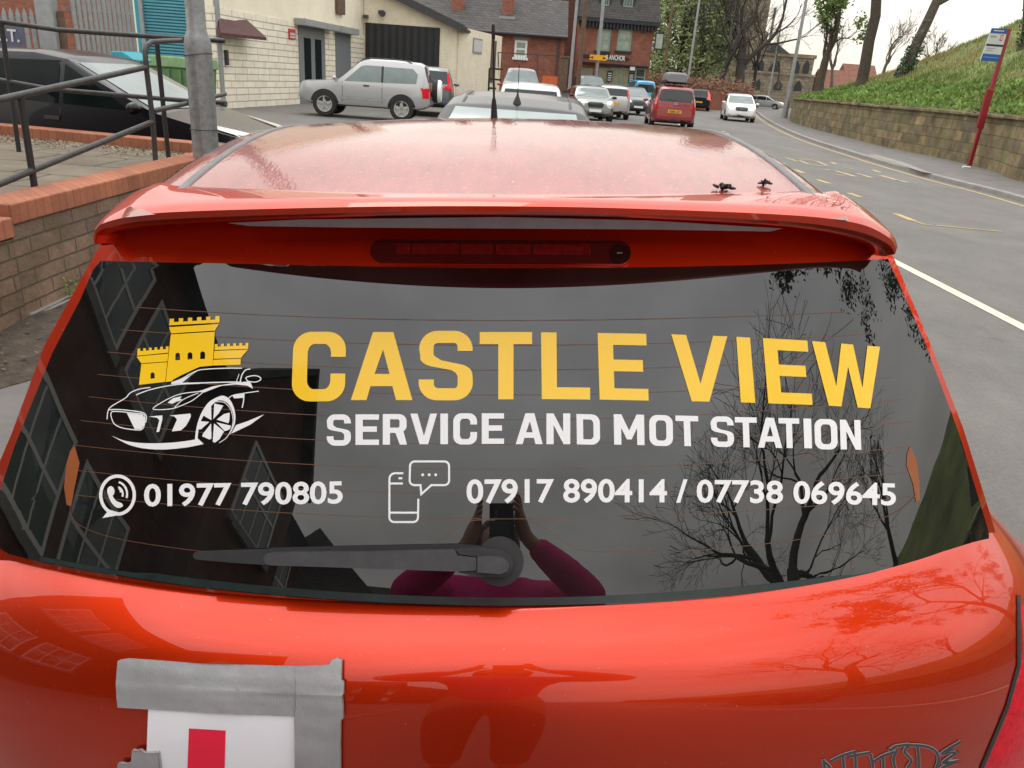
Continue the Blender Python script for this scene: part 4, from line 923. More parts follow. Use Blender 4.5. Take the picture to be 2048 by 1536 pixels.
for k in range(520):
    y = 1.5 + 6 * r4.random(); x = -2.82 + abs(r4.gauss(0, .25)); s = r4.uniform(.006, .022); a = r4.uniform(0, 6.3)
    c = Vector((x, y, .10 + r4.uniform(0, .02))); u1 = Vector((math.cos(a), math.sin(a), r4.uniform(-.4, .4))) * s; u2 = Vector((-math.sin(a), math.cos(a), r4.uniform(-.4, .4))) * s * .6
    mb.add([c - u1, c + u2, c + u1, c - u2], [(0, 1, 2, 3)])
tag(mb.build('leaf_litter', M['leaf'], fix=False), kind='stuff')
# ---- garden wall with orange coping, terrace
gw = thing('garden_wall', 'low brown brick wall with orange brick coping beside the red car', 'wall', (-2.97, 6, 0))
mb = MB(); mb.box((-2.955, 6.27, .32), (.215, 4.1, .64)); mb.build('wall', M['gwall'], gw, world=True)
mb = MB(); mb.box((-2.955, 6.33, .697), (.245, 4.2, .112)); mb.build('coping', M['coping'], gw, world=True, bevel=.008)
mb = MB(); mb.box((-2.835, 6.2, .07), (.10, 3.9, .1)); mb.build('footing', M['kerbm'], gw, world=True, bevel=.01)
gw2 = thing('garden_wall', 'lower near end of the brown brick wall, its coping a step down, at the left edge', 'wall', (-2.97, 2.8, 0))
mb = MB(); mb.box((-2.95, 2.7, .28), (.21, 3.03, .57)); mb.build('wall', M['gwall'], gw2, world=True)
mb = MB(); mb.box((-2.95, 2.7, .63), (.245, 3.05, .11)); mb.build('coping', M['coping'], gw2, world=True, bevel=.008)
gw3 = thing('garden_wall', 'far orange brick coping wall across the paved terrace in front of the black car', 'wall', (-5.5, 8.4, 0))
Q0, Q1 = gnd(-200, 232, .745), gnd(392, 287, .745)
dirv = (Q1 - Q0).normalized(); nv = Vector((-dirv.y, dirv.x, 0))
mb = MB(); mb.prism([Q0 - Vector((0, 0, .745)) + nv * .01, Q1 + dirv * .9 - Vector((0, 0, .745)) + nv * .01, Q1 + dirv * .9 - Vector((0, 0, .745)) + nv * .21, Q0 - Vector((0, 0, .745)) + nv * .21], (0, 0, .632)); mb.build('wall', M['gwall'], gw3, world=True)
mb = MB(); mb.prism([Q0 - Vector((0, 0, .112)), Q1 + dirv * .9 - Vector((0, 0, .112)), Q1 + dirv * .9 + nv * .23 - Vector((0, 0, .112)), Q0 + nv * .23 - Vector((0, 0, .112))], (0, 0, .112)); mb.build('coping', M['coping'], gw3, world=True, bevel=.008)
tpts = [(-3.07, 1.2), (-3.07, Q1.y - .02), (Q0.x, Q0.y - .02), (-9.5, 1.2)]
mb = MB(); mb.add([(x, y, .628) for x, y in tpts], [(0, 1, 2, 3)]); tag(mb.build('terrace_paving', M['flag']), kind='structure')
gA, gB = Q0 - nv * .42, Q1 - nv * .42
mb = MB()
GN = 60
for j in range(GN + 1):
    t = j / GN; e = .10 * math.sin(t * 31) + .05 * math.sin(t * 77)
    for k, d in enumerate((0, .2, .42 + e * .6)): p = Q0.lerp(Q1, t) - nv * d; mb.v.append(Vector((p.x, p.y, .633 + (.012 if k == 1 else (0.004 if k == 0 else -.004)))))
for j in range(GN):
    for k in range(2): a = j * 3 + k; mb.f.append((a, a + 1, a + 4, a + 3))
tag(mb.build('gravel_bed', M['gsoil'], smooth=60), kind='structure')
mb = MB()
for k in range(2600):
    t = r4.random(); d = abs(r4.gauss(0, .24)); p = Q0.lerp(Q1, t) - nv * (d + .01); s = r4.uniform(.007, .019)
    c = Vector((p.x, p.y, .642)); vs = [c + Vector((r4.uniform(-1, 1), r4.uniform(-1, 1), r4.uniform(-.3, .9))) * s for _ in range(4)]
    mb.add(vs, [(0, 1, 2), (0, 2, 3), (0, 1, 3), (1, 2, 3)])
tag(mb.build('gravel', M['gravel']), kind='stuff')
# railings
def pz(p): return Vector(p)
rl = thing('handrail', 'near black tubular handrail sloping up beside the brick coping', 'railing', (-3.12, 5.6, .63))
X1 = -3.12
P2b, P2t = plx(70, 381, X1), plx(40, 188, X1); P2b.z = .625
def tubes(name, pts, r_, m, par): mb = MB(); mb.tube(pts, r_, 12); return mb.build(name, m, par, world=True, smooth=50)
tubes('post', [P2b, P2t], .021, M['black'], rl)
P3b = plx(310, 321, X1); P3b.z = .625
bend = [P3b, plx(306, 245, X1), plx(292, 131, X1), plx(290, 104, X1), plx(293, 92, X1), plx(303, 84, X1), plx(330, 82, X1), plx(378, 81, X1), plx(440, 80, X1)]
tubes('end_post', bend, .021, M['grailing'], rl)
tubes('top_rail', [plx(-160, 233, X1), plx(0, 199, X1), plx(294, 134, X1)], .021, M['grailing'], rl)
tubes('mid_rail', [plx(-150, 420, X1), plx(0, 367, X1), plx(66, 340, X1), plx(304, 244, X1)], .021, M['grailing'], rl)
tubes('far_rail', [plx(306, 222, X1), plx(378, 206, X1), plx(450, 188, X1)], .021, M['grailing'], rl)
rl2 = thing('handrail', 'far black tubular handrail crossing level in front of the black car', 'railing', (-4.2, 7.5, .63))
YB = 7.35
P4b = at(337, 314, YB); P1b = at(35, 285, YB); P4b.z = P1b.z = .62
tubes('post', [P4b, at(313, 80, YB)], .021, M['black'], rl2); tubes('post', [P1b, at(2, 45, YB)], .021, M['black'], rl2)
tubes('top_rail', [at(-200, 8, YB), at(0, 43, YB), at(118, 60, YB), at(378, 78, YB), at(450, 82, YB)], .021, M['grailing'], rl2)
tubes('mid_rail', [at(-150, 125, YB), at(0, 160, YB), at(82, 175, YB), at(131, 181, YB), at(380, 202, YB), at(450, 206, YB)], .021, M['grailing'], rl2)
# lamp post at the wall
lp = at(414, 330, 6.9); lp.z = .08
lamp = thing('lamp_post', 'galvanised steel lamp post with an access door standing in front of the brick wall', 'lamp post', lp)
def zat(py): return at(400, py, 6.9).z - .08
mb = MB(); mb.lathe([(.107, 0), (.107, zat(105)), (.107, zat(86)), (.096, zat(74)), (.077, zat(60)), (.076, zat(-40)), (.07, 3.2), (.055, 6.5)], (0, 0, 0), seg=32); mb.build('post', M['galv'], lamp, smooth=35)
mb = MB(); ang = [R(a) for a in (-82, -66, -50, -34)]
mb.loft([[(.113 * math.cos(a), .113 * math.sin(a), z) for a in ang] for z in (zat(306), zat(106))], False)
mb.loft([[(r_ * math.cos(a), r_ * math.sin(a), zat(306)) for r_ in (.1, .113)] for a in ang], False)
mb.build('access_door', M['galv'], lamp, smooth=None)
mb = MB()
for z0, dz in ((zat(110), .018), (zat(258), .0)):
    mb = MB(); mb.tube([(.115 * math.cos(a), .115 * math.sin(a), z0 + dz * math.cos(a)) for a in [2 * math.pi * k / 24 for k in range(25)]], .003, 5); mb.build('strap', M['black'], lamp)
# weed in the wall
mb = MB(); c0 = plx(138, 575, -2.845)
for k in range(60):
    c = c0 + Vector((r4.uniform(0, .05), r4.gauss(0, .05), r4.gauss(0, .04))); s = r4.uniform(.006, .014); u1 = Vector((r4.uniform(-1, 1), r4.uniform(-1, 1), r4.uniform(-1, 1))).normalized() * s; u2 = u1.orthogonal().normalized() * s * .6
    mb.add([c - u1, c + u2, c + u1, c - u2], [(0, 1, 2, 3)])
wd = thing('weed', 'small green weed growing out of the brown brick wall', 'plant', c0); mb.build('foliage', M['weed'], wd, world=True, fix=False)

# ================================================================== stone wall and grass bank on the right
sw = thing('stone_wall', 'long mossy sandstone retaining wall along the right pavement below the grass', 'wall', (12, 20, .1))
WLf = WL
mb = MB(); w0 = off(WLf, 0, .08); w1 = off(WLf, .06, 1.42); w2 = off(WLf, .5, 1.42)
rows = []
for k in range(9):
    t = k / 8; rows.append([a.lerp(b, t) for a, b in zip(w0, w1)])
mb.loft(rows + [w2], False); mb.build('wall', M['sandstone'], sw, world=True, smooth=30)
mb = MB(); r5 = random.Random(9); wl2 = resample(WLf, 260)
segs = []
for i in range(0, len(wl2) - 1, 2):
    a, b = wl2[i], wl2[min(i + 2, len(wl2) - 1)]; d = (b - a).normalized(); nr = Vector((-d.y, d.x, 0)); j = r5.uniform(-.02, .02); hh = r5.uniform(.07, .12)
    q = [a + d * .012 + nr * (-.05 + j), b - d * .012 + nr * (-.05 + j), b - d * .012 + nr * .42, a + d * .012 + nr * .42]
    mb.prism([Vector((p.x, p.y, 1.42 + r5.uniform(0, .015))) for p in q], (0, 0, hh))
mb.build('coping_stones', M['sandstone'], sw, world=True, bevel=.02)
crest = [(-45, 3.5), (-20, 3.6), (-8, 4.6), (2, 6.2), (13, 6.6), (26, 6.4), (36, 6.3), (44, 5.9), (50, 5.0), (54, 4.3), (62, 3.6), (70, 3.2), (90, 3.0), (100, 2.)]
def crest_at(y):
    for (y0, c0), (y1, c1) in zip(crest, crest[1:]):
        if y <= y1: return c0 + (c1 - c0) * max(0, (y - y0)) / (y1 - y0)
    return .3
wl3 = resample(WLf, 150); OFFS = [.34, .8, 1.6, 2.8, 4.2, 6, 8, 10, 12, 14, 17, 22, 30, 45]
# outward direction turned gradually so the rows do not cross
def bank_pt(p, nr, d):
    f = min(1, d / 12.5) ** 1.25
    z = 1.44 + .12 * min(1, d) + crest_at(p.y) * f + .10 * math.sin(p.y * .7 + d * .5) * min(1, d / 3) + .06 * math.sin(p.y * 1.9 - d * 1.3) * min(1, d / 3)
    if d > 16: z -= (d - 16) * .05
    return Vector((p.x + nr.x * d, p.y + nr.y * d, z))
bnr = []
for i, p in enumerate(wl3):
    t = wl3[min(i + 6, len(wl3) - 1)] - wl3[max(i - 6, 0)]; t.z = 0; t.normalize(); q = Vector((-t.y, t.x, 0)); q = (q * .5 + Vector((1, .25, 0)) * .5).normalized(); bnr.append(q)
mb = MB(); mb.loft([[bank_pt(p, q, d) for p, q in zip(wl3, bnr)] for d in OFFS], False)
bank_bvh = BVHTree.FromPolygons([tuple(v) for v in mb.v], mb.f)
tag(mb.build('grass_bank', M['grassbank'], smooth=80), kind='structure')
def on_bank(x, y):
    h = bank_bvh.ray_cast(CAM, ray(x, y).normalized()); return h[0]
def bank_z(x, y):
    h = bank_bvh.ray_cast(Vector((x, y, 60)), Vector((0, 0, -1))); return h[0].z if h[0] else 0
mg, md, mw = MB(), MB(), MB(); r6 = random.Random(21)
cand = [(p, q) for p, q in zip(wl3, bnr) if 12 < p.y < 72]
for k in range(42000):
    p, q = r6.choice(cand); d = .3 + abs(r6.gauss(0, 7)) if r6.random() < .75 else .3 + r6.random() * 3
    if d > 15: continue
    s_ = r6.uniform(-.45, .45); pt = bank_pt(p + Vector((-q.y, q.x, 0)) * s_, q, d)
    dry = math.sin(pt.y * .23 + d * .55 + 1.0) + .5 * math.sin(pt.y * .61 - d * .3) + (.9 if 3.0 < d < 7 else -.2)
    weedy = d < 2.6
    h = r6.uniform(.10, .26) if not weedy else r6.uniform(.08, .20)
    tgt = mw if weedy and r6.random() < .7 else (md if dry > .45 and r6.random() < .75 else mg)
    for j in range(2):
        a = r6.uniform(0, 6.3); w = (.018 if tgt is not mw else .05) * r6.uniform(.7, 1.4); c = pt + Vector((r6.uniform(-.1, .1), r6.uniform(-.1, .1), -.02))
        lean = Vector((r6.gauss(0, .35), r6.gauss(0, .35), 1)) * h
        u1 = Vector((math.cos(a), math.sin(a), 0)) * w
        if tgt is mw: m_ = c + lean * .6; tgt.add([c, m_ + u1, c + lean, m_ - u1], [(0, 1, 2, 3)])
        else: tgt.add([c - u1, c + u1, c + lean], [(0, 1, 2)])
tag(mg.build('grass', M['grass'], fix=False), kind='stuff'); tag(md.build('dry_grass', M['drygrass'], fix=False), kind='stuff'); tag(mw.build('ground_cover', M['weed'], fix=False), kind='stuff')

# ================================================================== trees
def grow_tree(name, label, base, cat='tree', group=None, H=12, r0=.25, seed=1, lean=(0, 0), forks=None, fork_h=.35, maxlev=5, spread=.55, bark='bark', leaves=0, leaf_m='springleaf', leaf_s=.12, droop=0., kids=(3, 4), ivy=0, first=None, up=.25, lratio=.68, leaf_lo=.2, twig=.004):
    rg = random.Random(seed); root = thing(name, label, cat, base, 0, group)
    trunk, br, lf, tips = MB(), MB(), MB(), []
    def branch(p, d, L, r_, lev):
        nseg = 6 if lev == 0 else (5 if lev < 3 else 3); pts = [p]; rr_ = [r_]; dd = d.copy(); r1 = r_ * (.62 if lev else .72)
        for k in range(nseg):
            wob = .07 if lev == 0 else .20
            dd = (dd + Vector((rg.gauss(0, wob), rg.gauss(0, wob), rg.gauss(0, wob * .6) + (up * .12 if lev else .02) - droop * .12 * max(0, lev - 1)))).normalized()
            pts.append(pts[-1] + dd * L / nseg); rr_.append(max(twig, r_ + (r1 - r_) * (k + 1) / nseg))
        seg = (12, 8, 6, 4, 3, 3, 3)[min(lev, 6)]
        (trunk if lev < 1 else br).tube(pts, rr_, seg, cap=lev < 2)
        if lev >= maxlev: tips.extend(pts[1:]); return
        if lev >= maxlev - 1: tips.append(pts[-1])
        nk = rg.randint(*kids) + (1 if lev == 0 else 0)
        for k in range(nk):
            ti = 1.0 if k == 0 else (rg.uniform(.45, 1.0) if lev else rg.uniform(.6, 1.0))
            f = ti * nseg; i0 = min(int(f), nseg - 1); pp = pts[i0].lerp(pts[i0 + 1], f - i0); rad = rr_[min(int(round(f)), nseg)]
            tdir = (pts[i0 + 1] - pts[i0]).normalized()
            perp = tdir.orthogonal().normalized(); perp.rotate(Matrix.Rotation(rg.uniform(0, 6.28) if lev else 6.28 * k / nk + rg.uniform(-.4, .4), 3, tdir))
            sp = (spread * rg.uniform(.6, 1.3)) if k else spread * rg.uniform(.15, .5)
            nd = (tdir + perp * sp * 1.25 + Vector((0, 0, up * .3))).normalized()
            branch(pp, nd, L * lratio * rg.uniform(.75, 1.15), rad * (.80 if k == 0 else rg.uniform(.5, .68)), lev + 1)
    d0 = Vector((lean[0], lean[1], 1)).normalized()
    branch(Vector((0, 0, -.15)), d0, H * fork_h, r0, 0)
    # root flare
    trunk.tube([(0, 0, -.3), (0, 0, 0), (0, 0, .35)], [r0 * 1.5, r0 * 1.25, r0 * .98], 12)
    trunk.build('trunk', M[bark], root, smooth=70); br.build('branches', M[bark], root, smooth=70, fix=False)
    if leaves:
        for k in range(leaves):
            t = rg.choice(tips); c = t + Vector((rg.gauss(0, .16), rg.gauss(0, .16), rg.gauss(0, .16) - droop * .3)); s = leaf_s * rg.uniform(.5, 1.3)
            u1 = Vector((rg.gauss(0, 1), rg.gauss(0, 1), rg.gauss(0, 1))).normalized(); u2 = u1.orthogonal().normalized(); u2.rotate(Matrix.Rotation(rg.uniform(0, 6.28), 3, u1))
            lf.add([c - u1 * s, c + u2 * s * .55, c + u1 * s, c - u2 * s * .55], [(0, 1, 2, 3)])
        lf.build('foliage', M[leaf_m], root, fix=False)
    if ivy:
        iv = MB()
        for k in range(ivy):
            z = abs(rg.gauss(0, .4)) * H * .22 if ivy < 900 else rg.random() * H * .6; a = rg.uniform(0, 6.28); rad = r0 * 1.05 * rg.uniform(.9, 1.5) * (1 - z / H * .5); c = Vector((rad * math.cos(a), rad * math.sin(a), z)) + d0 * z - Vector((0, 0, z)) + Vector((0, 0, 0))
            s = rg.uniform(.05, .11); u1 = Vector((rg.gauss(0, 1), rg.gauss(0, 1), rg.gauss(0, 1))).normalized(); u2 = u1.orthogonal().normalized()
            iv.add([c - u1 * s, c + u2 * s * .7, c + u1 * s, c - u2 * s * .7], [(0, 1, 2, 3)])
        iv.build('ivy', M['ivy'], root, fix=False)
    return root
def bank_tree(px, py, fallbackY):
    for k in range(0, 60, 2):
        p = on_bank(px, py + k)
        if p is not None: return p
    return at(px, py, fallbackY)
GB = 'trees on the grass bank'
grow_tree('tree', 'forked tree with upright limbs nearest the street lamp on the grass bank', bank_tree(1637, 153, 42), group=GB, H=15, r0=.30, seed=4, lean=(-.06, 0), fork_h=.17, maxlev=5, spread=.36, leaves=2200, leaf_s=.11, kids=(2, 3), up=.5)
grow_tree('tree', 'single straight brown trunk tree in the middle of the grass bank', bank_tree(1722, 172, 38), group=GB, H=14, r0=.30, seed=15, lean=(-.03, 0), fork_h=.5, maxlev=5, spread=.6, leaves=700, leaf_s=.10, kids=(2, 3))
grow_tree('tree', 'tree leaning right with ivy round its lower trunk on the grass bank', bank_tree(1806, 152, 36), group=GB, H=12, r0=.27, seed=8, lean=(.26, .1), fork_h=.5, maxlev=5, spread=.5, leaves=400, leaf_s=.10, kids=(2, 3), ivy=500)
grow_tree('tree', 'ivy covered tree trunk at the far right edge on top of the bank', bank_tree(2062, 92, 30), group=GB, H=12, r0=.34, seed=12, lean=(-.12, 0), fork_h=.5, maxlev=4, leaves=300, leaf_s=.11, ivy=1600)
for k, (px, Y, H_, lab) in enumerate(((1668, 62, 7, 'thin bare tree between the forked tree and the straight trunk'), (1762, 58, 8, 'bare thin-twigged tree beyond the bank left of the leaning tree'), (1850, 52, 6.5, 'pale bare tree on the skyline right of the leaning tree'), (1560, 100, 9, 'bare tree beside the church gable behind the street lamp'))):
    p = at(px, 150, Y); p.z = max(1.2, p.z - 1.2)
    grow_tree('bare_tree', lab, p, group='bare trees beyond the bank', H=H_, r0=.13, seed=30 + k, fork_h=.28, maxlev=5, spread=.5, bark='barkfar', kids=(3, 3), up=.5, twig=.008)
# trees before the church
for k, (px, Y, H_, r_, ln, lab) in enumerate(((1492, 88, 17, .75, (.1, 0), 'thick leaning bare tree in front of the church tower'), (1440, 84, 16, .42, (.22, 0), 'dark bare tree leaning right beside the green trees'), (1402, 90, 14, .35, (.03, 0), 'bare tree half hidden at the edge of the green trees'), (1515, 96, 13, .3, (-.05, 0), 'slender bare tree before the church nave'))):
    p = at(px - 15, 190, Y); p.z = 0
    grow_tree('bare_tree', lab, p, group='bare trees before the church', H=H_, r0=r_ * .8, seed=40 + k, lean=ln, fork_h=.36, maxlev=5, spread=.55, bark='barkdark', kids=(3, 4), twig=.012)
# reflected trees behind the camera, on the same bank
grow_tree('bare_tree', 'large bare spreading tree mirrored in the right half of the rear window', Vector((12.6, -11.6, bank_z(12.6, -11.6))), group='trees behind the photographer', H=37, r0=.5, seed=77, fork_h=.15, maxlev=6, spread=.62, bark='barkdark', kids=(3, 4), up=.16, twig=.009, lratio=.77)
grow_tree('bare_tree', 'smaller upright bare tree mirrored near the right edge of the rear window', Vector((22, -8.5, bank_z(22, -8.5))), group='trees behind the photographer', H=13, r0=.24, seed=78, fork_h=.2, maxlev=6, spread=.34, bark='barkdark', kids=(3, 3), up=.7, twig=.009)
grow_tree('weeping_tree', 'dense drooping tree mirrored at the top right of the rear window', Vector((12.6, 1.2, bank_z(12.6, 1.2))), group='trees behind the photographer', H=16, r0=.3, seed=79, fork_h=.45, maxlev=5, spread=.5, bark='barkdark', kids=(3, 4), leaves=16000, leaf_m='ivy', leaf_s=.10, droop=.9)
# leafy spring trees behind the pub
def leafy(name, label, base, H, rad, seed, n, group, m='greenleaf'):
    rg = random.Random(seed); root = thing(name, label, 'tree', base, 0, group)
    tb = MB(); tb.tube([(0, 0, -.2), (0, 0, H * .3), (rg.uniform(-.5, .5), 0, H * .6)], [.4, .3, .15], 8)
    for k in range(9):
        a = rg.uniform(0, 6.28); h0 = H * rg.uniform(.2, .5); e = Vector((math.cos(a) * rad * .7, math.sin(a) * rad * .7, h0 + H * .3)); tb.tube([(0, 0, h0), e * .5 + Vector((0, 0, h0 * .5 + .3)), e], [.14, .09, .03], 5)
    tb.build('trunk', M['barkdark'], root, smooth=60)
    lf = MB(); cl = []
    for k in range(75):
        a = rg.uniform(0, 6.28); z = rg.uniform(.10, 1); q = rad * (1 - abs(z - .5) ** 2.2 * 2.6) * math.sqrt(rg.uniform(.15, 1)); cl.append((Vector((q * math.cos(a), q * math.sin(a), z * H)), rg.uniform(.7, 1.5)))
    for k in range(n):
        c, s0 = rg.choice(cl); c = c + Vector((rg.gauss(0, .62), rg.gauss(0, .62), rg.gauss(0, .5))) * s0; s = rg.uniform(.10, .26)
        u1 = Vector((rg.gauss(0, 1), rg.gauss(0, 1), rg.gauss(0, .6))).normalized(); u2 = u1.orthogonal().normalized()
        lf.add([c - u1 * s, c + u2 * s * .6, c + u1 * s, c - u2 * s * .6], [(0, 1, 2, 3)])
    lf.build('foliage', M[m], root, fix=False)
for k, (px, Y, H_, rad, lab) in enumerate(((1352, 92, 16, 3.6, 'leafy green spring tree just right of the pub'), (1395, 98, 18, 3.4, 'taller leafy green tree in the middle of the clump by the pub'), (1318, 100, 17, 3.0, 'leafy green tree half behind the pub roof'), (1425, 104, 13, 2.0, 'thinner olive green tree at the right of the leafy clump'))):
    p = at(px, 190, Y); p.z = 0; leafy('leafy_tree', lab, p, H_, rad, 60 + k, 9000, 'leafy trees by the pub')
mb = MB(); r7 = random.Random(5)
for (x0, x1, Y, z1) in ((-160, 160, 230, 9),):
    for k in range(2400):
        x = r7.uniform(x0, x1); h = z1 * (.7 + .3 * math.sin(x * .05)) * r7.uniform(.5, 1.1); y = Y + r7.uniform(-12, 12); w = r7.uniform(.04, .12); l = r7.uniform(-1.5, 1.5)
        mb.add([(x - w, y, 0), (x + w, y, 0), (x + l, y, h)], [(0, 1, 2)])
        for j in range(5): z = h * r7.uniform(.4, .95); e = r7.uniform(-2.2, 2.2); mb.add([(x + l * z / h, y, z), (x + l * z / h, y, z + w), (x + l * z / h + e, y, z + abs(e) * r7.uniform(.3, 1))], [(0, 1, 2)])
mb.loft([[(x, 238, 0) for x in range(-200, 201, 10)], [(x, 238, 4.2 + 1.1 * math.sin(x * .09) + .8 * math.sin(x * .23)) for x in range(-200, 201, 10)]], False)
tag(mb.build('distant_woods', M['haze'], fix=False), kind='stuff')

# ================================================================== buildings
def wallp(mb, p0, p1, z0, z1, t=.25):
    """upright wall from p0 to p1 (xy), thickness t to the left of the direction"""
    p0, p1 = Vector((p0[0], p0[1], z0)), Vector((p1[0], p1[1], z0)); d = (p1 - p0).normalized(); n = Vector((-d.y, d.x, 0))
    mb.prism([p0, p1, p1 + n * t, p0 + n * t], (0, 0, z1 - z0))
class Wall:
    """a facade's own axes: u along it, z up, n outwards"""
    def __init__(s, p0, p1):
        s.o = Vector((p0[0], p0[1], 0)); s.d = (Vector((p1[0], p1[1], 0)) - s.o).normalized(); s.n = Vector((s.d.y, -s.d.x, 0)); s.L = (Vector((p1[0], p1[1], 0)) - s.o).length
    def P(s, u, z, e=0.): return s.o + s.d * u + s.n * e + Vector((0, 0, z))
    def box(s, mb, u0, u1, z0, z1, e0, e1):
        mb.prism([s.P(u0, z0, e0), s.P(u1, z0, e0), s.P(u1, z1, e0), s.P(u0, z1, e0)], s.n * (e1 - e0))
    def hit(s, px, py):
        d = ray(px, py); t = (s.o - CAM).dot(s.n) / d.dot(s.n); p = CAM + d * t; return (p - s.o).dot(s.d), p.z
def window(W, root, u0, u1, z0, z1, frame='white', pane='pane', bars=(1, 2), sill=None, lintel=None, fw=.07, name='window'):
    f = MB()
    for a, b, c, d in ((u0, u0 + fw, z0, z1), (u1 - fw, u1, z0, z1), (u0 + fw, u1 - fw, z0, z0 + fw), (u0 + fw, u1 - fw, z1 - fw, z1)): W.box(f, a, b, c, d, -.06, .03)
    for k in range(1, bars[0]): u = u0 + (u1 - u0) * k / bars[0]; W.box(f, u - fw * .3, u + fw * .3, z0 + fw, z1 - fw, -.05, .02)
    for k in range(1, bars[1]): z = z0 + (z1 - z0) * k / bars[1]; W.box(f, u0 + fw, u1 - fw, z - fw * .4, z + fw * .4, -.05, .022)
    fo = f.build(name, M[frame], root, world=True)
    g = MB(); W.box(g, u0 + fw * .5, u1 - fw * .5, z0 + fw * .5, z1 - fw * .5, -.04, .008); g.build('pane', M[pane], fo, world=False).data.transform(Matrix.Translation(-root.location))
    if sill: s = MB(); W.box(s, u0 - .1, u1 + .1, z0 - .14, z0, -.05, .10); s.build('sill', M[sill], fo).data.transform(Matrix.Translation(-root.location))
    if lintel: s = MB(); W.box(s, u0 - .1, u1 + .1, z1, z1 + .22, -.05, .025); s.build('lintel', M[lintel], fo).data.transform(Matrix.Translation(-root.location))
    return fo
def part(mb, name, m, root, **k): return mb.build(name, M[m] if isinstance(m, str) else m, root, world=True, **k)

# ---- cream workshop: facade going back, then the garage front, then its side
F0, F1 = Vector((-9.76, 25.4, 0)), Vector((-8.25, 40.0, 0))
G1 = at(913, 100, 40.0); G1 = Vector((G1.x, 40.0, 0)); H1 = at(1003, 100, 47.5); H1 = Vector((H1.x, 47.5, 0))
cb = thing('workshop', 'cream painted workshop with black ribbed garage door and sloping mossy roof', 'building', (-8.5, 33, 0))
W1, W2, W3 = Wall(F0, F1), Wall(F1, G1), Wall(G1, H1)
zs = W1.hit(560, 38)[1]
mb = MB(); wallp(mb, F0, F1, -.1, zs, .3); part(mb, 'stone_wall_face', 'creamstone', cb)
mb = MB(); wallp(mb, F0 + W1.n * -.03, F1 + W1.n * -.03, zs, 8.5, .3); part(mb, 'upper_wall', 'cream', cb)
ev = W2.hit(913, 52)[1]; ul, zl = W2.hit(808, 0)
sl = (zl - ev) / (W2.L - ul); top0 = ev + sl * W2.L
mb = MB(); mb.prism([W2.P(.01, -.1), W2.P(W2.L, -.1), W2.P(W2.L, ev), W2.P(.01, top0 - sl * .01)], -W2.n * .25); part(mb, 'garage_front', 'creambrick', cb)
ev2 = W3.hit(1003, 72)[1]
mb = MB(); wallp(mb, G1 + W3.d * .26, H1, -.1, ev, .25); part(mb, 'side_wall', 'creambrick', cb)
mb = MB(); ov = .35
a_ = W2.P(W2.L + .35, ev - sl * .35 + .02, ov); b_ = W2.P(.0, top0 + .02, ov); bk = -W2.n * 8.6
mb.prism([a_, b_, b_ + bk, a_ + bk], (0, 0, .16)); part(mb, 'roof', 'mossroof', cb)
mb = MB(); a2 = a_ + Vector((0, 0, -.2)); b2 = b_ + Vector((0, 0, -.2)); mb.prism([a2, b2, b2 + Vector((0, 0, .34)), a2 + Vector((0, 0, .34))], W2.n * .04); 
mb.tube([a_ + Vector((.06, 0, -.02)), a_ + bk + Vector((.06, 0, -.02))], .08, 8); part(mb, 'gutter', 'gutter', cb)
u0, z0 = W2.hit(727, 200); u1, _ = W2.hit(876, 200); _, zt = W2.hit(800, 50)
mb = MB(); W2.box(mb, max(.06, u0), u1, 0, zt, -.05, .04); part(mb, 'garage_door', 'ribdoor', cb)
u0, zt = W1.hit(588, 35); u1, zb = W1.hit(660, 57); ud0, _ = W1.hit(597, 100); ud1, _ = W1.hit(641, 100)
mb = MB(); W1.box(mb, u0, u1, zb - .1, zt, .0, .45); part(mb, 'shutter_box', 'shutbox', cb, bevel=.02)
d_ = MB(); W1.box(d_, ud0, ud1 + .4, 0, zb - .1, -.02, .05); do = part(d_, 'door', 'greydoor', cb)
ww = (ud1 + .4 - ud0)
g = MB(); W1.box(g, ud0 + ww * .16, ud0 + ww * .42, .5, zb - .5, 0, .058); W1.box(g, ud0 + ww * .58, ud0 + ww * .84, .5, zb - .5, 0, .058); g.build('pane', M['carglass'], do).data.transform(Matrix.Translation(-cb.location))
u0, zt = W1.hit(665, 50); u1, zb = W1.hit(702, 68); 
mb = MB(); W1.box(mb, u0, u1, zb - .05, zt, 0, .4); part(mb, 'shutter_box', 'shutbox', cb, bevel=.02)
mb = MB(); W1.box(mb, u0 + .3, u1 - .2, 0, zb - .05, -.02, .05); part(mb, 'door', 'greydoor', cb)
mb = MB(); u0, zt = W1.hit(671, 0); W1.box(mb, u0, u0 + .9, zb + .7, 8, .01, .12); part(mb, 'timber_post', 'wood', cb)
p0 = W2.hit(763, 25); mb = MB(); c_ = W2.P(p0[0], p0[1], .12); mb.box(c_, (.22, .3, .16)); mb.lathe([(.12, -.12), (.15, 0), (.02, .03)], c_ + Vector((.1, -.15, -.05)), 'Y', 12); part(mb, 'wall_light', 'gutter', cb)
p0 = W1.hit(726, 33); mb = MB(); c_ = W1.P(min(p0[0], W1.L - .2), p0[1], .15); mb.box(c_, (.2, .34, .14)); part(mb, 'security_camera', 'gutter', cb)
u0, z1 = W3.hit(946, 75); u1, z0 = W3.hit(962, 108); mb = MB(); W3.box(mb, u0, u1, z0, z1, 0, .05); no = part(mb, 'notice_frame', 'galvfar', cb)
mb = MB(); W3.box(mb, u0 + .08, u1 - .08, z0 + .08, z1 - .08, .01, .056); mb.build('notice', M['buswhite'], no).data.transform(Matrix.Translation(-cb.location))
u0, z1 = W3.hit(983, 80); u1, z0 = W3.hit(989, 150); mb = MB(); W3.box(mb, u0, u1, z0 - .4, z1, -.02, .03); part(mb, 'side_door', 'wood', cb)
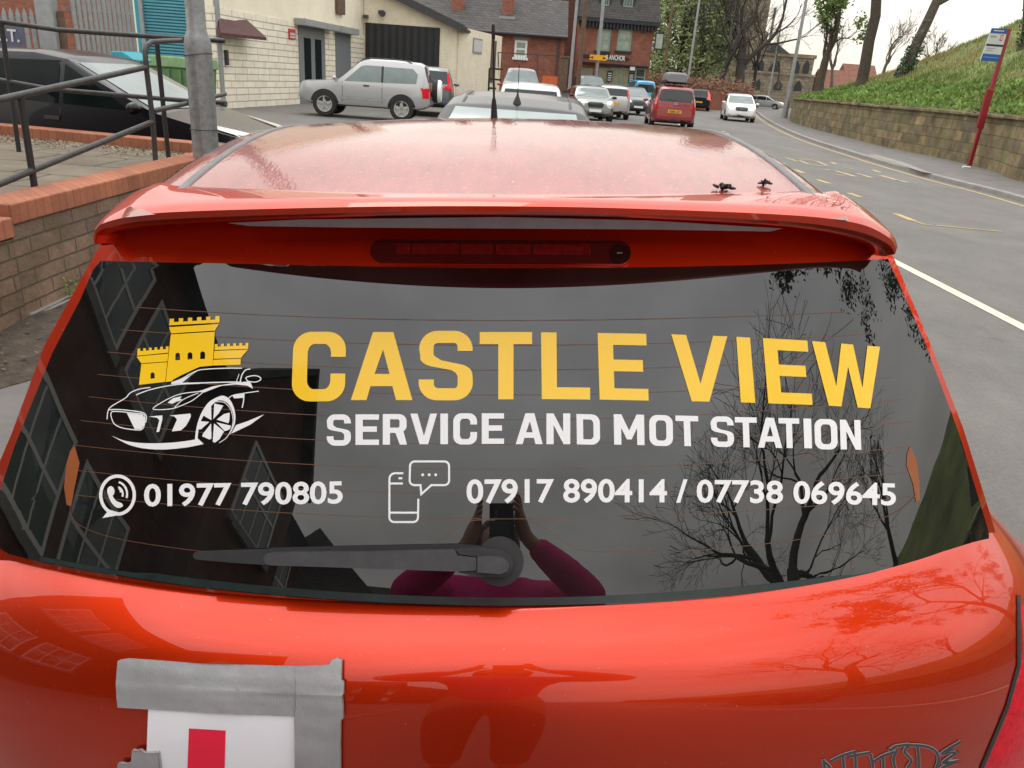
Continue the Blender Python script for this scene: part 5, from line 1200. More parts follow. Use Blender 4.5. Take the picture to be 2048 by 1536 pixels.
u0, z1 = W1.hit(576, 57); u1, z0 = W1.hit(589, 79); mb = MB(); W1.box(mb, u0, u1, z0, z1, .005, .05); sg = part(mb, 'warning_sign', 'signred', cb)
mb = MB(); hh = z1 - z0; W1.box(mb, u0 + .06, u1 - .06, z0 + hh * .38, z0 + hh * .62, .01, .056); W1.box(mb, u0 + .06, u1 - .06, z0 + hh * .10, z0 + hh * .28, .01, .056); mb.build('lettering_band', M['buswhite'], sg).data.transform(Matrix.Translation(-cb.location))
p0 = W1.hit(450, 115); mb = MB(); W1.box(mb, p0[0] - .06, p0[0] + .06, p0[1] - .22, p0[1] + .22, 0, .10); part(mb, 'pipe_stub', 'gutter', cb)
aw = thing('canopy', 'small maroon slate lean-to canopy on the cream stone wall', 'canopy', F0 + Vector((.4, .6, 2.5)))
pa, pb, pc, pd = at(434, 22, 25.9), at(480, 27, 27.6), at(533, 75, 27.4), at(441, 65, 25.0)
mb = MB(); mb.prism([pa, pb, pc, pd], (0, 0, -.09)); part(mb, 'roof', 'maroon', aw)
mb = MB(); q = at(437, 68, 25.45); mb.prism([pa - Vector((0, 0, .1)), pd - Vector((0, 0, .1)), q - Vector((.0, 0, .0))], W1.n * -.06); part(mb, 'bracket', 'maroon', aw)

# ---- teal roller shutter in its own brick block, palisade gates on the left
sb = thing('shutter_building', 'brick building with a teal roller shutter at the left of the cream wall', 'building', (-12, 25.4, 0))
WS = Wall((-30, 25.5), (-9.79, 25.5)); uS0, _ = WS.hit(284, 60); uS1, _ = WS.hit(436, 60); uP, _ = WS.hit(268, 60)
mb = MB(); wallp(mb, (-30, 25.5), WS.P(uP, 0).xy, -.1, 8, .3); part(mb, 'wall', 'redbrick', sb)
mb = MB(); wallp(mb, WS.P(uS0, 0).xy, (-9.79, 25.5), 6.0, 8, .3); part(mb, 'upper_wall', 'redbrick', sb)
mb = MB(); WS.box(mb, uS0 + .1, uS1 - .06, 0, 6, -.15, -.02); part(mb, 'roller_shutter', 'teal', sb)
mb = MB(); WS.box(mb, uS0 - .02, uS0 + .1, 0, 6, -.2, .06); WS.box(mb, uS1 - .06, uS1 + .02, 0, 6, -.2, .06); part(mb, 'shutter_guide', 'galvfar', sb)
mb = MB(); WS.box(mb, uP, uS0 - .14, 0, 6, -.3, .02); part(mb, 'pillar', 'cream', sb)
mb = MB(); WS.box(mb, uS0 - .14, uS0 - .02, 0, 6, -.3, .03); part(mb, 'trim', 'tealpaint', sb)
def palisade(name, label, px0, px1, Y0, Y1, topy0, topy1, n, railys, cat='fence', flat=False):
    a, b = at(px0, topy0, Y0), at(px1, topy1, Y1); root = thing(name, label, cat, Vector((a.x, a.y, 0)))
    pl = MB(); d = Vector((b.x - a.x, b.y - a.y, 0)).normalized(); nn = Vector((-d.y, d.x, 0))
    for k in range(n):
        t = (k + .5) / n; p = a.lerp(b, t); z1 = p.z; w = (b - a).length / n * .31; o = Vector((p.x, p.y, .1))
        poly = [o - d * w, o + d * w, o + d * w + Vector((0, 0, z1 - .24)), o + Vector((0, 0, z1 - .1)), o - d * w + Vector((0, 0, z1 - .24))]
        pl.prism(poly, nn * .03)
    part(pl, 'pales', 'galvfar', root)
    for ry in railys:
        r_ = MB(); p, q = at(px0, ry[0], Y0), at(px1, ry[1], Y1); r_.tube([p + nn * .06, q + nn * .06], .04, 4); part(r_, 'rail', 'galvfar', root)
    return root
palisade('palisade_fence', 'galvanised steel palisade fence with pointed pales at the far left', -260, 108, 19.5, 20.5, 8, 16, 26, [(70, 76), (30, 36)])
palisade('palisade_gate', 'taller galvanised palisade gate left of the teal shutter with rusty brick behind', 132, 262, 20.6, 23.6, -60, -40, 13, [(17, 27), (150, 140)], 'gate')
gp = thing('gate_post', 'stout square grey gate post between the palisade fence and gate', 'post', at(116, 180, 20.4) * Vector((1, 1, 0)) if False else Vector((at(116, 180, 20.4).x, 20.4, 0)))
mb = MB(); mb.box((0, 0, 2.3), (.42, .3, 4.6)); mb.build('post', M['galvfar'], gp, bevel=.02); mb = MB(); mb.box((.30, .05, 1.1), (.12, .1, 2.4)); mb.build('hinge_plate', M['wood'], gp)
# M.O.T. board on the fence
mb = MB(); A_, B_, C_, D_ = at(-50, 40, 19.2), at(44, 47, 19.4), at(51, 99, 19.4), at(-47, 92, 19.2)
mb.prism([A_, B_, C_, D_], (0, .05, 0)); bd = tag(mb.build('board', M['navy']), 'grey-purple board lettered M.O.T. hanging on the palisade fence', 'sign')
mb = MB()
def fb(x, y): t = A_.lerp(B_, .06 + x * .86); b = D_.lerp(C_, .06 + x * .86); return b.lerp(t, .26 + y * .50) + Vector((0, -.03, 0))
words(mb, 'M.O.T.', fb); mb.build('lettering', M['buswhite'], bd, fix=False)
# green container, teal lid, behind the black car
p = at(340, 165, 21); gs = thing('container', 'green rubbish container in front of the teal shutter behind the black car', 'container', Vector((p.x, 21, 0)))
mb = MB(); mb.prism([(-.75, 0, .15), (.75, 0, .15), (.85, 0, 1.2), (-.85, 0, 1.2)], (0, 1.0, 0)); mb.build('body', M['greenskip'], gs, bevel=.02)
mb = MB(); mb.prism([(-.9, -.06, 1.2), (.9, -.06, 1.2), (.86, -.02, 1.46), (-.86, -.02, 1.46)], (0, 1.1, 0)); mb.build('lid', mat('pale_green_lid', (.17, .28, .12), rough=.5, var=.2), gs, bevel=.03)
mb = MB(); 
for k in range(5): mb.box((-.6 + .3 * k, -.03, .7), (.05, .06, .9))
mb.build('rib', M['greenskip'], gs)
p = at(243, 118, 17); ts = thing('tarpaulin_box', 'low box with a sloping bright teal lid behind the black car', 'box', Vector((p.x, 17, 0)))
mb = MB(); mb.box((0, .4, .7), (.4, .8, 1.4)); mb.build('body', M['greenskip'], ts, bevel=.02)
mb = MB(); mb.prism([(-.22, 0, 1.50), (.03, 0, 1.52), (.26, 0, 1.38), (.26, 0, 1.33), (-.2, 0, 1.36)], (0, .8, 0)); mb.build('lid', M['tealpaint'], ts, bevel=.02)

# ---- red brick house with slate roof
HY = 52; hs = thing('house', 'red brick house with a long slate roof and one white sash window', 'house', (-3, HY, 0))
xR = at(1124, 150, HY).x; xL = -16; ez = at(1060, 68, HY).z; WH = Wall((xL, HY), (xR, HY))
mb = MB(); mb.box(((xL + xR) / 2, HY + 4, ez / 2), (xR - xL, 8, ez)); part(mb, 'wall', 'redbrick', hs)
rz = at(1100, 0, HY + 4).z
rzz = max(rz - .25, ez + 2.3)
mb = MB(); mb.prism([Vector((xL - .2, HY - .35, ez - .1)), Vector((xL - .2, HY + 4, rzz)), Vector((xL - .2, HY + 8.3, ez - .1))], (xR - xL + .35, 0, 0)); part(mb, 'roof', 'slate', hs)
mb = MB(); mb.tube([(xL, HY - .42, ez - .06), (xR + .15, HY - .42, ez - .06)], .09, 8); mb.tube([(at(1112, 150, HY).x, HY - .12, 0), (at(1112, 150, HY).x, HY - .12, ez)], .06, 8); part(mb, 'gutter', 'gutter', hs)
u0, z1 = WH.hit(1030, 80); u1, z0 = WH.hit(1053, 116); window(WH, hs, u0, u1, z0, z1, 'white', 'curtain', (1, 2), 'white', 'kerbm', fw=.13)
for px in (916, 1016):
    p = at(px, 20, HY + 2.2); mb = MB(); mb.box((p.x, HY + 2.2, rzz + .2), (.75, .6, 3.4)); mb.box((p.x, HY + 2.2, rzz + 1.95), (.9, .75, .15)); part(mb, 'chimney', 'redbrick', hs)
    mb = MB(); mb.box((p.x, HY + 1.6, at(px, 38, HY + 1.6).z), (1.0, .5, .28)); part(mb, 'flashing', 'galvfar', hs)
# ---- the pub
PB0, PB1 = at(1150, 150, 60.2), at(1297, 150, 60.7); PB0.z = PB1.z = 0
pub = thing('pub', 'brick pub with dark cornice, grey mansard roof and a sign reading & ANCHOR', 'pub', PB0)
WP_ = Wall(PB0, PB1); cz0 = WP_.hit(1220, 54)[1]; cz1 = WP_.hit(1220, 38)[1]
mb = MB(); mb.prism([WP_.P(0, 0), WP_.P(WP_.L, 0), WP_.P(WP_.L, 0, -9), WP_.P(0, 0, -9)], (0, 0, cz1 - .02)); part(mb, 'wall', 'redbrick', pub)
mb = MB(); mb.prism([WP_.P(-1.3, 0, -1.2), WP_.P(-.02, 0, -1.2), WP_.P(-.02, 0, -8), WP_.P(-1.3, 0, -8)], (0, 0, cz1 + 4)); part(mb, 'rear_wing', 'darkbrick', pub)
mb = MB(); WP_.box(mb, -.12, WP_.L + .3, cz0 + .25, cz1, 0, .42); WP_.box(mb, -.1, WP_.L + .2, cz0, cz0 + .25, 0, .16)
for k in range(22): u = .1 + k * (WP_.L / 21.5); WP_.box(mb, u, u + .12, cz0 - .1, cz0 + .25, .16, .34)
part(mb, 'cornice', 'dark', pub)
mb = MB(); q0 = [WP_.P(-.15, cz1, .45), WP_.P(WP_.L + .33, cz1, .45), WP_.P(WP_.L + .33, cz1, -9), WP_.P(-.15, cz1, -9)]; q1 = [WP_.P(.2, cz1 + 4.2, -1.1), WP_.P(WP_.L - .1, cz1 + 4.2, -1.1), WP_.P(WP_.L - .1, cz1 + 4.2, -8), WP_.P(.2, cz1 + 4.2, -8)]
mb.loft([q0, q1], True, False, True); part(mb, 'roof', 'slate', pub)
for x0, x1, y0 in ((1196, 1222, 14), (1240, 1269, 17)):
    u0, z0 = WP_.hit(x0, y0); u1, _ = WP_.hit(x1, y0)
    mb = MB(); mb.prism([WP_.P(u0, z0 - .1, .1), WP_.P(u1, z0 - .1, .1), WP_.P(u1, z0 + 2, .1), WP_.P((u0 + u1) / 2, z0 + 2.7, .1), WP_.P(u0, z0 + 2, .1)], -WP_.n * 1.4); dm = part(mb, 'dormer', 'dark', pub)
    f = window(WP_, pub, u0 + .18, u1 - .18, z0 + .12, z0 + 1.8, 'greenframe', 'pane', (3, 3), None, None, .07, 'dormer_window'); f.data.transform(Matrix.Translation(WP_.n * .12)); [c.data.transform(Matrix.Translation(WP_.n * .12)) for c in f.children]
for x0, x1 in ((1196, 1218), (1237, 1260)):
    u0, z1 = WP_.hit(x0, 57); u1, z0 = WP_.hit(x1, 103); window(WP_, pub, u0, u1, z0, z1, 'greenframe', 'curtain', (1, 2), 'dark', 'dark', .12)
u0, z1 = WP_.hit(1152, 109); u1, z0 = WP_.hit(1257, 121); mb = MB(); WP_.box(mb, u0 + .3, u1, z0 + .02, z1 + .06, 0, .09); sg = part(mb, 'fascia_sign', 'dark', pub)
mb = MB(); ua, _ = WP_.hit(1211, 115); ub, _ = WP_.hit(1250, 115); zc = (z0 + z1) / 2
words(mb, '& ANCHOR', lambda x, y: WP_.P(ua + (ub - ua) * x, zc - .12 + .34 * y, .10)); o = mb.build('lettering', M['white'], sg, fix=False); o.data.transform(Matrix.Translation(-pub.location))
u0, z1 = WP_.hit(1162, 122); u1, z0 = WP_.hit(1292, 131); mb = MB(); WP_.box(mb, .1, WP_.L - .1, z0 - .05, z1 - .1, 0, .35); part(mb, 'shopfront_cornice', 'dark', pub)
for x0, x1 in ((1163, 1182), (1199, 1216), (1222, 1238), (1243, 1258), (1272, 1288)):
    u0, z1 = WP_.hit(x0, 132); u1, z0 = WP_.hit(x1, 170); window(WP_, pub, u0, u1, z0 - .1, z1 - .12, 'greenframe', 'blindpane' if x0 < 1260 else 'pane', (1, 2), 'dark', None, .09)
for xc, y0, y1 in ((1219, 141, 164), (1262, 145, 166)):
    u0, z1 = WP_.hit(xc - 4, y0); u1, z0 = WP_.hit(xc + 4, y1); mb = MB(); WP_.box(mb, u0, u1, z0, z1, 0, .06); bo = part(mb, 'menu_board', 'dark', pub)
    mb = MB(); hh = (z1 - z0) / 5
    for k in range(4): WP_.box(mb, u0 + .06, u1 - .06, z0 + hh * (k + .55), z0 + hh * (k + 1.05), .01, .066)
    mb.build('lettering_band', M['buswhite'], bo).data.transform(Matrix.Translation(-pub.location))
u0, z1 = WP_.hit(1259, 133); u1, z0 = WP_.hit(1268, 141); mb = MB(); WP_.box(mb, u0, u1, z0, z1, .05, .3); part(mb, 'lantern', 'white', pub)
p = WP_.P(WP_.L + .35, WP_.hit(1300, 82)[1], .5); mb = MB(); mb.box(p, (.62, .1, 1.15)); hs_ = part(mb, 'hanging_sign', 'dark', pub); mb = MB(); mb.box(p, (.48, .14, .95)); mb.build('sign_panel', M['curtain'], hs_).data.transform(Matrix.Translation(-pub.location))
# ---- low wall with hedge right of the pub, boarded gate left of it
p0, p1 = at(1294, 180, 66), at(1345, 180, 72); hg = thing('boundary_wall', 'low red brick boundary wall with a brown hedge beside the pub', 'wall', Vector((p0.x, 66, 0)))
mb = MB(); wallp(mb, p0.xy, (p1.x + 8, 76), 0, 1.6, .3); part(mb, 'wall', 'redbrick', hg); mb = MB()
for k in range(5200):
    t = rnd.random(); c = Vector((p0.x, 67.0, 1.3)).lerp(Vector((p1.x + 8, 77, 1.3)), t) + Vector((rnd.gauss(0, .35), rnd.gauss(0, .4), abs(rnd.gauss(0, .55)))); s = rnd.uniform(.07, .17)
    u1 = Vector((rnd.gauss(0, 1), rnd.gauss(0, 1), rnd.gauss(0, 1))).normalized(); u2 = u1.orthogonal().normalized(); mb.add([c - u1 * s, c + u2 * s * .6, c + u1 * s, c - u2 * s * .6], [(0, 1, 2, 3)])
part(mb, 'hedge', 'hedge', hg)
p0 = at(1083, 185, 44); og = thing('board_fence', 'short bright orange boarded fence in front of the red brick house', 'fence', Vector((p0.x, 44, 0))); zt = at(1095, 152, 44).z; w = at(1115, 160, 44).x - p0.x; mb = MB()
for k in range(9): mb.box((w * (k + .5) / 9, 0, zt / 2), (w / 9 * .93, .04, zt + .03 * (k % 2)))
mb.build('boards', M['orangefence'], og); mb = MB(); mb.box((w / 2, .05, zt * .75), (w, .05, .1)); mb.build('rail', M['wood'], og)
p0 = at(1117, 115, 45); tp = thing('timber_post', 'tall square brown timber gate post by the orange boards', 'post', Vector((at(1126, 160, 45).x, 45, 0))); mb = MB(); mb.box((0, 0, p0.z / 2), (.42, .35, p0.z)); mb.build('post', M['wood'], tp, bevel=.02); mb = MB(); mb.box((0, 0, p0.z + .05), (.52, .45, .1)); mb.build('cap', M['wood'], tp)
fr = thing('metal_gate', 'thin black metal gate frame at the corner of the cream workshop', 'gate', Vector((at(980, 170, 40).x, 40, 0))); mb = MB()
for pa, pb in (((979, 137), (977, 182)), ((979, 137), (1006, 139)), ((979, 158), (1002, 160)), ((978, 176), (992, 177))): mb.tube([at(*pa, 39.5), at(*pb, 39.5)], .06, 4)
part(mb, 'bars', 'dark', fr)
wf = thing('wire_fence', 'thin wire mesh fence frame across the front of the red brick house', 'fence', Vector((at(996, 150, 46).x, 46, 0))); mb = MB()
for pa, pb in (((996, 105), (1135, 113)), ((996, 105), (997, 135)), ((1135, 113), (1134, 165)), ((1075, 109), (1075, 160))): mb.tube([at(*pa, 46), at(*pb, 46)], .035, 4)
for k in range(26): x = 998 + k * 5.3; mb.tube([at(x, 106 + (x - 996) * .058, 46), at(x - 1, 152, 46)], .008, 3)
part(mb, 'mesh', 'gutter', wf)

# ---- church
CY = 120
def cpt(px, py, dy=0): return at(px, py, CY + dy)
ch = thing('church', 'soot-darkened stone church with a square tower, gable and arched windows', 'church', (at(1500, 190, CY).x, CY, 0))
tx0, tx1 = cpt(1446, 60).x, cpt(1534, 60).x; WC = Wall((cpt(1395, 150).x, CY), (cpt(1630, 150).x, CY))
mb = MB(); mb.box(((tx0 + tx1) / 2, CY + 8, 17), (tx1 - tx0, 8, 34)); part(mb, 'tower', 'church', ch)
mb = MB()
for x in (tx0, tx1): mb.box((x, CY + 4.2, 11), (1.6, 1.2, 22)); mb.box((x, CY + 4.0, 5), (2.2, 1.6, 10))
part(mb, 'buttress', 'church', ch)
nz1 = WC.hit(1560, 112)[1]; az1 = WC.hit(1560, 150)[1]
mb = MB(); WC.box(mb, 0, WC.L, 0, nz1, -6, -1.5); part(mb, 'nave_wall', 'church', ch)
mb = MB(); WC.box(mb, 0, WC.L, 0, az1, -1.5, 0); part(mb, 'aisle_wall', 'church', ch)
mb = MB(); WC.box(mb, -.2, WC.L + .2, nz1, nz1 + .5, -6, -1.3); WC.box(mb, -.1, WC.L + .1, az1, az1 + .35, -1.5, .15); part(mb, 'parapet', 'church', ch)
g0, gz = WC.hit(1535, 107); g1, _ = WC.hit(1583, 112); gm, gt = WC.hit(1559, 86)
mb = MB(); mb.prism([WC.P(g0, nz1 + .5, -1.2), WC.P(g1, nz1 + .5, -1.2), WC.P(gm, gt, -1.2)], -WC.n * 6); part(mb, 'gable', 'slate', ch)
def lancet(x0, x1, y0, y1, e, nm, m):
    u0, z1 = WC.hit(x0, y0); u1, z0 = WC.hit(x1, y1); w = u1 - u0; mb = MB(); zz = z1 - w * .8
    poly = [(u0, z0), (u1, z0), (u1, zz), (u0 + w * .8, zz + w * .45), (u0 + w * .5, z1), (u0 + w * .2, zz + w * .45), (u0, zz)]
    mb.prism([WC.P(u, z, e - .12) for u, z in poly], WC.n * .17); return part(mb, nm, m, ch)
for x0, x1, y0, y1 in ((1440, 1450, 118, 146), (1483, 1497, 117, 146), (1513, 1522, 118, 145), (1524, 1531, 118, 145), (1547, 1566, 118, 145), (1594, 1604, 120, 146), (1616, 1623, 120, 146)): lancet(x0, x1, y0, y1, -1.42, 'arched_window', 'dark')
for x0, x1, y0, y1 in ((1513, 1519, 158, 179), (1550, 1562, 158, 180), (1590, 1602, 160, 182)): lancet(x0, x1, y0, y1, .06, 'doorway', 'dark')
mb = MB(); u0, _ = WC.hit(1555, 60); mb.box(WC.P(u0, gt + 2.2, -3), (.3, .3, 5.0)); part(mb, 'finial', 'church', ch)
# red roofs beyond the bank
for k, (px0, px1, py, Y, lab) in enumerate(((1652, 1705, 139, 120, 'orange-roofed house seen between the trunks beyond the bank'), (1700, 1758, 128, 125, 'second orange tiled roof farther right beyond the bank'))):
    a, b = at(px0, 150, Y), at(px1, 150, Y); zt = at((px0 + px1) / 2, py, Y).z; ze = zt - 3.0; hh = thing('house', lab, 'house', (a.x, Y, 0), 0, 'orange-roofed houses beyond the bank')
    mb = MB(); mb.box(((a.x + b.x) / 2, Y + 3, ze / 2), (b.x - a.x, 6, ze)); part(mb, 'wall', 'redbrick', hh)
    mb = MB(); mb.prism([Vector((a.x - .3, Y - .3, ze)), Vector((a.x - .3, Y + 3, zt)), Vector((a.x - .3, Y + 6.3, ze))], (b.x - a.x + .6, 0, 0)); part(mb, 'roof', 'orangeroof', hh)

# ---- houses mirrored in the rear window (behind the camera, across the pavement)
def brickhouse(name, label, x0, x1, y0, y1, ez, rz, gables, wins, bm='darkbrick'):
    h = thing(name, label, 'house', ((x0 + x1) / 2, (y0 + y1) / 2, 0))
    mb = MB(); mb.box(((x0 + x1) / 2, (y0 + y1) / 2, ez / 2), (x1 - x0, y1 - y0, ez)); part(mb, 'wall', bm, h)
    xm = (x0 + x1) / 2
    mb = MB(); mb.prism([Vector((x0 - .4, y0 - .3, ez - .1)), Vector((x1 + .4, y0 - .3, ez - .1)), Vector((xm, y0 - .3, rz))], (0, y1 - y0 + .6, 0)); part(mb, 'roof', 'slate', h)
    Wf = Wall((x1, y0), (x1, y1))
    for ya, yb, gz in gables:
        mb = MB(); mb.prism([Vector((x1 + .9, ya, 0)), Vector((x1 + .9, yb, 0)), Vector((x1 + .9, yb, ez)), Vector((x1 + .9, (ya + yb) / 2, gz)), Vector((x1 + .9, ya, ez))], (-.9, 0, 0)); part(mb, 'gable_bay', bm, h)
        mb = MB()
        for e in (ya - .25, yb + .25):
            s = 1 if e > yb else -1; mb.prism([Vector((x1 + 1.15, e, ez - .2)), Vector((x1 + 1.15, (ya + yb) / 2, gz + .05)), Vector((x1 + 1.15, (ya + yb) / 2, gz + .25)), Vector((x1 + 1.15, e, ez))], (-3.5, 0, 0))
        part(mb, 'bay_roof', 'slate', h); Wg = Wall((x1 + .9, ya), (x1 + .9, yb)); w = yb - ya
        for zz in (1.1, 3.6):
            if zz + 1.4 < ez: window(Wg, h, w * .22, w * .78, zz, zz + 1.35, 'white', 'screen', (4, 2), 'kerbm', None, .07)
    for yw in wins:
        for zz in (1.1, 3.6):
            if zz + 1.3 < ez: window(Wf, h, yw - y0 - .7, yw - y0 + .7, zz, zz + 1.3, 'white', 'screen', (3, 2), 'kerbm', None, .07)
    return h
brickhouse('brick_house', 'dark brick house with gabled bay mirrored in the left of the rear window', -13, -4.9, -9.5, 1.0, 5.6, 8.6, [(-6.4, -3.4, 7.3)], [-8.2, -1.9, -.2])
brickhouse('brick_house', 'farther dark brick house mirrored low in the rear window behind the photographer', -11, -4.2, -26, -17, 6.8, 10.0, [(-23, -19.5, 9.0)], [-18.3, -24.6])
brickhouse('brick_house', 'distant gabled brick house at the end of the mirrored street', -9, -1.5, -46, -38, 9.0, 12.5, [], [-40, -44])

# ================================================================== poles, signs
def pole(name, label, pts, r0, r1, m='galvfar', cat='lamp post', group=None, extra=None):
    b = pts[0]; root = thing(name, label, cat, Vector((b.x, b.y, 0)), 0, group); mb = MB(); n = len(pts); mb.tube([Vector((b.x, b.y, -.1))] + pts, [r0] + [r0 + (r1 - r0) * k / (n - 1) for k in range(n)], 10)
    mb.tube([Vector((b.x, b.y, 0)), Vector((b.x, b.y, 1.1))], [r0 * 1.5, r0 * 1.5], 10); part(mb, 'post', m, root, smooth=50); return root
def vert(px, py, Y, z1): p = at(px, py, Y); return [Vector((p.x, p.y, 0)), Vector((p.x, p.y, z1))]
p = gnd(1568, 236, .1); pole('lamp_post', 'tall grey lamp post standing beside the stone wall on the right pavement', [Vector((p.x, p.y, .1)), Vector((p.x, p.y, 10.5))], .14, .10)
pole('lamp_post', 'grey lamp post between the red brick house and the pub', vert(1140, 160, 48, 9), .10, .08)
pole('telegraph_pole', 'brown timber telegraph pole left of the pub front', vert(1156, 170, 50, 9), .14, .12, 'wood', 'pole')
dp = pole('lamp_post', 'grey lamp post carrying a yellow diversion sign in front of the pub', vert(1190, 172, 54, 10), .12, .10)
a, b = at(1180, 108, 53.7), at(1212, 123, 53.7); mb = MB(); mb.box(((a.x + b.x) / 2, 53.7, (a.z + b.z) / 2), (b.x - a.x, .04, (a.z - b.z) * .82)); ds = part(mb, 'diversion_sign', 'signyellow', dp, bevel=.01)
mb = MB(); zc = (a.z + b.z) / 2; h_ = (a.z - b.z) * .82
for s in (-1, 1):
    x = (a.x + b.x) / 2 + s * (b.x - a.x) * .40; mb.prism([Vector((x - s * .16, 53.67, zc + h_ * .3)), Vector((x + s * .1, 53.67, zc)), Vector((x - s * .16, 53.67, zc - h_ * .3)), Vector((x - s * .08, 53.67, zc))], (0, -.004, 0))
mb.build('arrow', M['dark'], ds).data.transform(Matrix.Translation(-dp.location))
pole('lamp_post', 'tall thin grey lamp post in front of the leafy trees', vert(1376, 160, 80, 16), .11, .09)
pole('telegraph_pole', 'grey-brown pole standing left of the leafy trees by the pub', vert(1325, 165, 84, 9), .14, .11, 'wood', 'pole')
pole('lamp_post', 'thin lamp post rising above the church gable', vert(1538, 185, 110, 19), .10, .08)
# bus stop
bp0 = gnd(1938, 333, .1); root = thing('bus_stop', 'dark red bus stop pole with blue and white sign leaning beside the stone wall', 'bus stop', bp0)
tp_ = at(2018, 58, bp0.y + .35); mb = MB(); ax_ = (tp_ - bp0); mb.tube([bp0 - ax_ * .02, tp_], .062, 4); part(mb, 'pole', 'maroonpole', root)
def bsp(px, py, e=0.): d = at(px, py, bp0.y + .2); return d + Vector((0, -e, 0))
mb = MB(); mb.prism([bsp(1984, 56), bsp(2016, 58), bsp(1997, 124), bsp(1961, 121)], (0, .04, 0)); sp_ = part(mb, 'sign_plate', 'buswhite', root)
def band(ya, yb, m, nm, x0=0., x1=1., e=.004):
    def q(x, y): t = bsp(1984, 56).lerp(bsp(2016, 58), x); b = bsp(1961, 121).lerp(bsp(1997, 124), x); return t.lerp(b, y) + Vector((0, -e, 0))
    mb = MB(); mb.add([q(x0, ya), q(x1, ya), q(x1, yb), q(x0, yb)], [(0, 1, 2, 3)]); mb.build(nm, M[m], sp_).data.transform(Matrix.Translation(-root.location))
band(0, .15, 'busblue', 'header_band'); band(.055, .085, 'buswhite', 'lettering_band', .15, .8, .006); band(.48, .54, 'dark', 'middle_band'); band(.78, 1, 'busblue', 'footer_band'); band(.87, .89, 'lightblue', 'lettering_band', .08, .92, .006); band(.23, .27, 'galvfar', 'lettering_band', .08, .45, .006); band(.60, .62, 'galvfar', 'lettering_band', .1, .6, .006); band(.67, .69, 'galvfar', 'lettering_band', .1, .5, .006); band(.18, .36, 'lens_red', 'emblem', .68, .84, .006); band(.21, .33, 'buswhite', 'emblem_centre', .71, .81, .008)
mb = MB(); mb.prism([bsp(1972, 177, .12), bsp(1984, 180, .12), bsp(1962, 258, .12), bsp(1950, 255, .12)], (0, .1, 0)); part(mb, 'timetable_case', 'maroonpole', root, bevel=.01)
mb = MB(); p = gnd(1925, 334, .12); mb.tube([p, p + Vector((.22, .02, .0))], .035, 8); tag(mb.build('drink_can', M['white'], smooth=50), 'small white crushed can on the pavement by the bus stop pole', 'litter')
# purple board on the far pavement
p = at(1497, 192, 92); pbd = thing('purple_board', 'small purple notice board far down the road in front of the church', 'sign', Vector((p.x, 92, 0))); mb = MB(); mb.box((0, 0, p.z + .35), (1.0, .06, .9)); mb.build('panel', M['purple'], pbd); mb = MB(); mb.box((-.4, .03, p.z / 2), (.08, .08, p.z + .1)); mb.box((.4, .03, p.z / 2), (.08, .08, p.z + .1)); mb.build('legs', M['dark'], pbd)

# ================================================================== other vehicles
PAINT = {}
def paint(name, c, metal=.0, rough=.3):
    if name not in PAINT: PAINT[name] = mat(name, c, rough=rough, metal=metal, coat=.8, var=.05, vscale=30)
    return PAINT[name]
PROFS = {
 'hatch': [(-2.0, .50), (-1.98, .90), (-1.93, .98), (-1.72, 1.34), (-1.55, 1.42), (-.9, 1.46), (-.2, 1.47), (.18, 1.42), (1.0, .99), (1.15, .94), (1.75, .80), (1.95, .68), (2.0, .5)],
 'mini': [(-1.85, .5), (-1.83, .9), (-1.74, 1.0), (-1.55, 1.33), (-1.4, 1.39), (-.2, 1.42), (.25, 1.38), (.72, 1.02), (.85, .99), (1.6, .88), (1.82, .74), (1.85, .5)],
 'suv': [(-2.2, .55), (-2.18, 1.0), (-2.1, 1.1), (-1.85, 1.52), (-1.65, 1.62), (-.9, 1.66), (-.1, 1.66), (.3, 1.6), (1.05, 1.12), (1.2, 1.06), (1.95, .96), (2.15, .8), (2.2, .55)],
 '4x4': [(-2.0, .55), (-1.98, 1.02), (-1.95, 1.1), (-1.80, 1.62), (-1.66, 1.68), (-.9, 1.71), (-.15, 1.70), (.12, 1.64), (.72, 1.12), (.85, 1.07), (1.85, .97), (1.98, .86), (2.0, .55)],
 'mpv': [(-2.25, .5), (-2.24, 1.0), (-2.2, 1.12), (-2.02, 1.56), (-1.9, 1.64), (-.9, 1.70), (.1, 1.68), (.6, 1.55), (1.5, 1.06), (1.65, 1.0), (2.1, .84), (2.24, .7), (2.25, .5)],
 'van': [(-2.15, .5), (-2.14, 1.1), (-2.08, 1.74), (-1.95, 1.81), (-.9, 1.85), (.3, 1.83), (.65, 1.74), (1.25, 1.16), (1.4, 1.10), (1.95, .95), (2.13, .78), (2.15, .5)],
 'coupe': [(-2.0, .5), (-1.98, .86), (-1.9, .93), (-1.5, 1.15), (-1.12, 1.315), (-.7, 1.385), (-.2, 1.42), (.2, 1.38), (1.0, .97), (1.15, .92), (1.75, .78), (1.95, .66), (2.0, .5)],
 'estate': [(-2.15, .5), (-2.13, .88), (-2.1, .95), (-1.92, 1.22), (-1.7, 1.38), (-1.0, 1.47), (-.35, 1.49), (.05, 1.44), (.98, .99), (1.12, .94), (1.95, .76), (2.1, .66), (2.15, .5)],
}
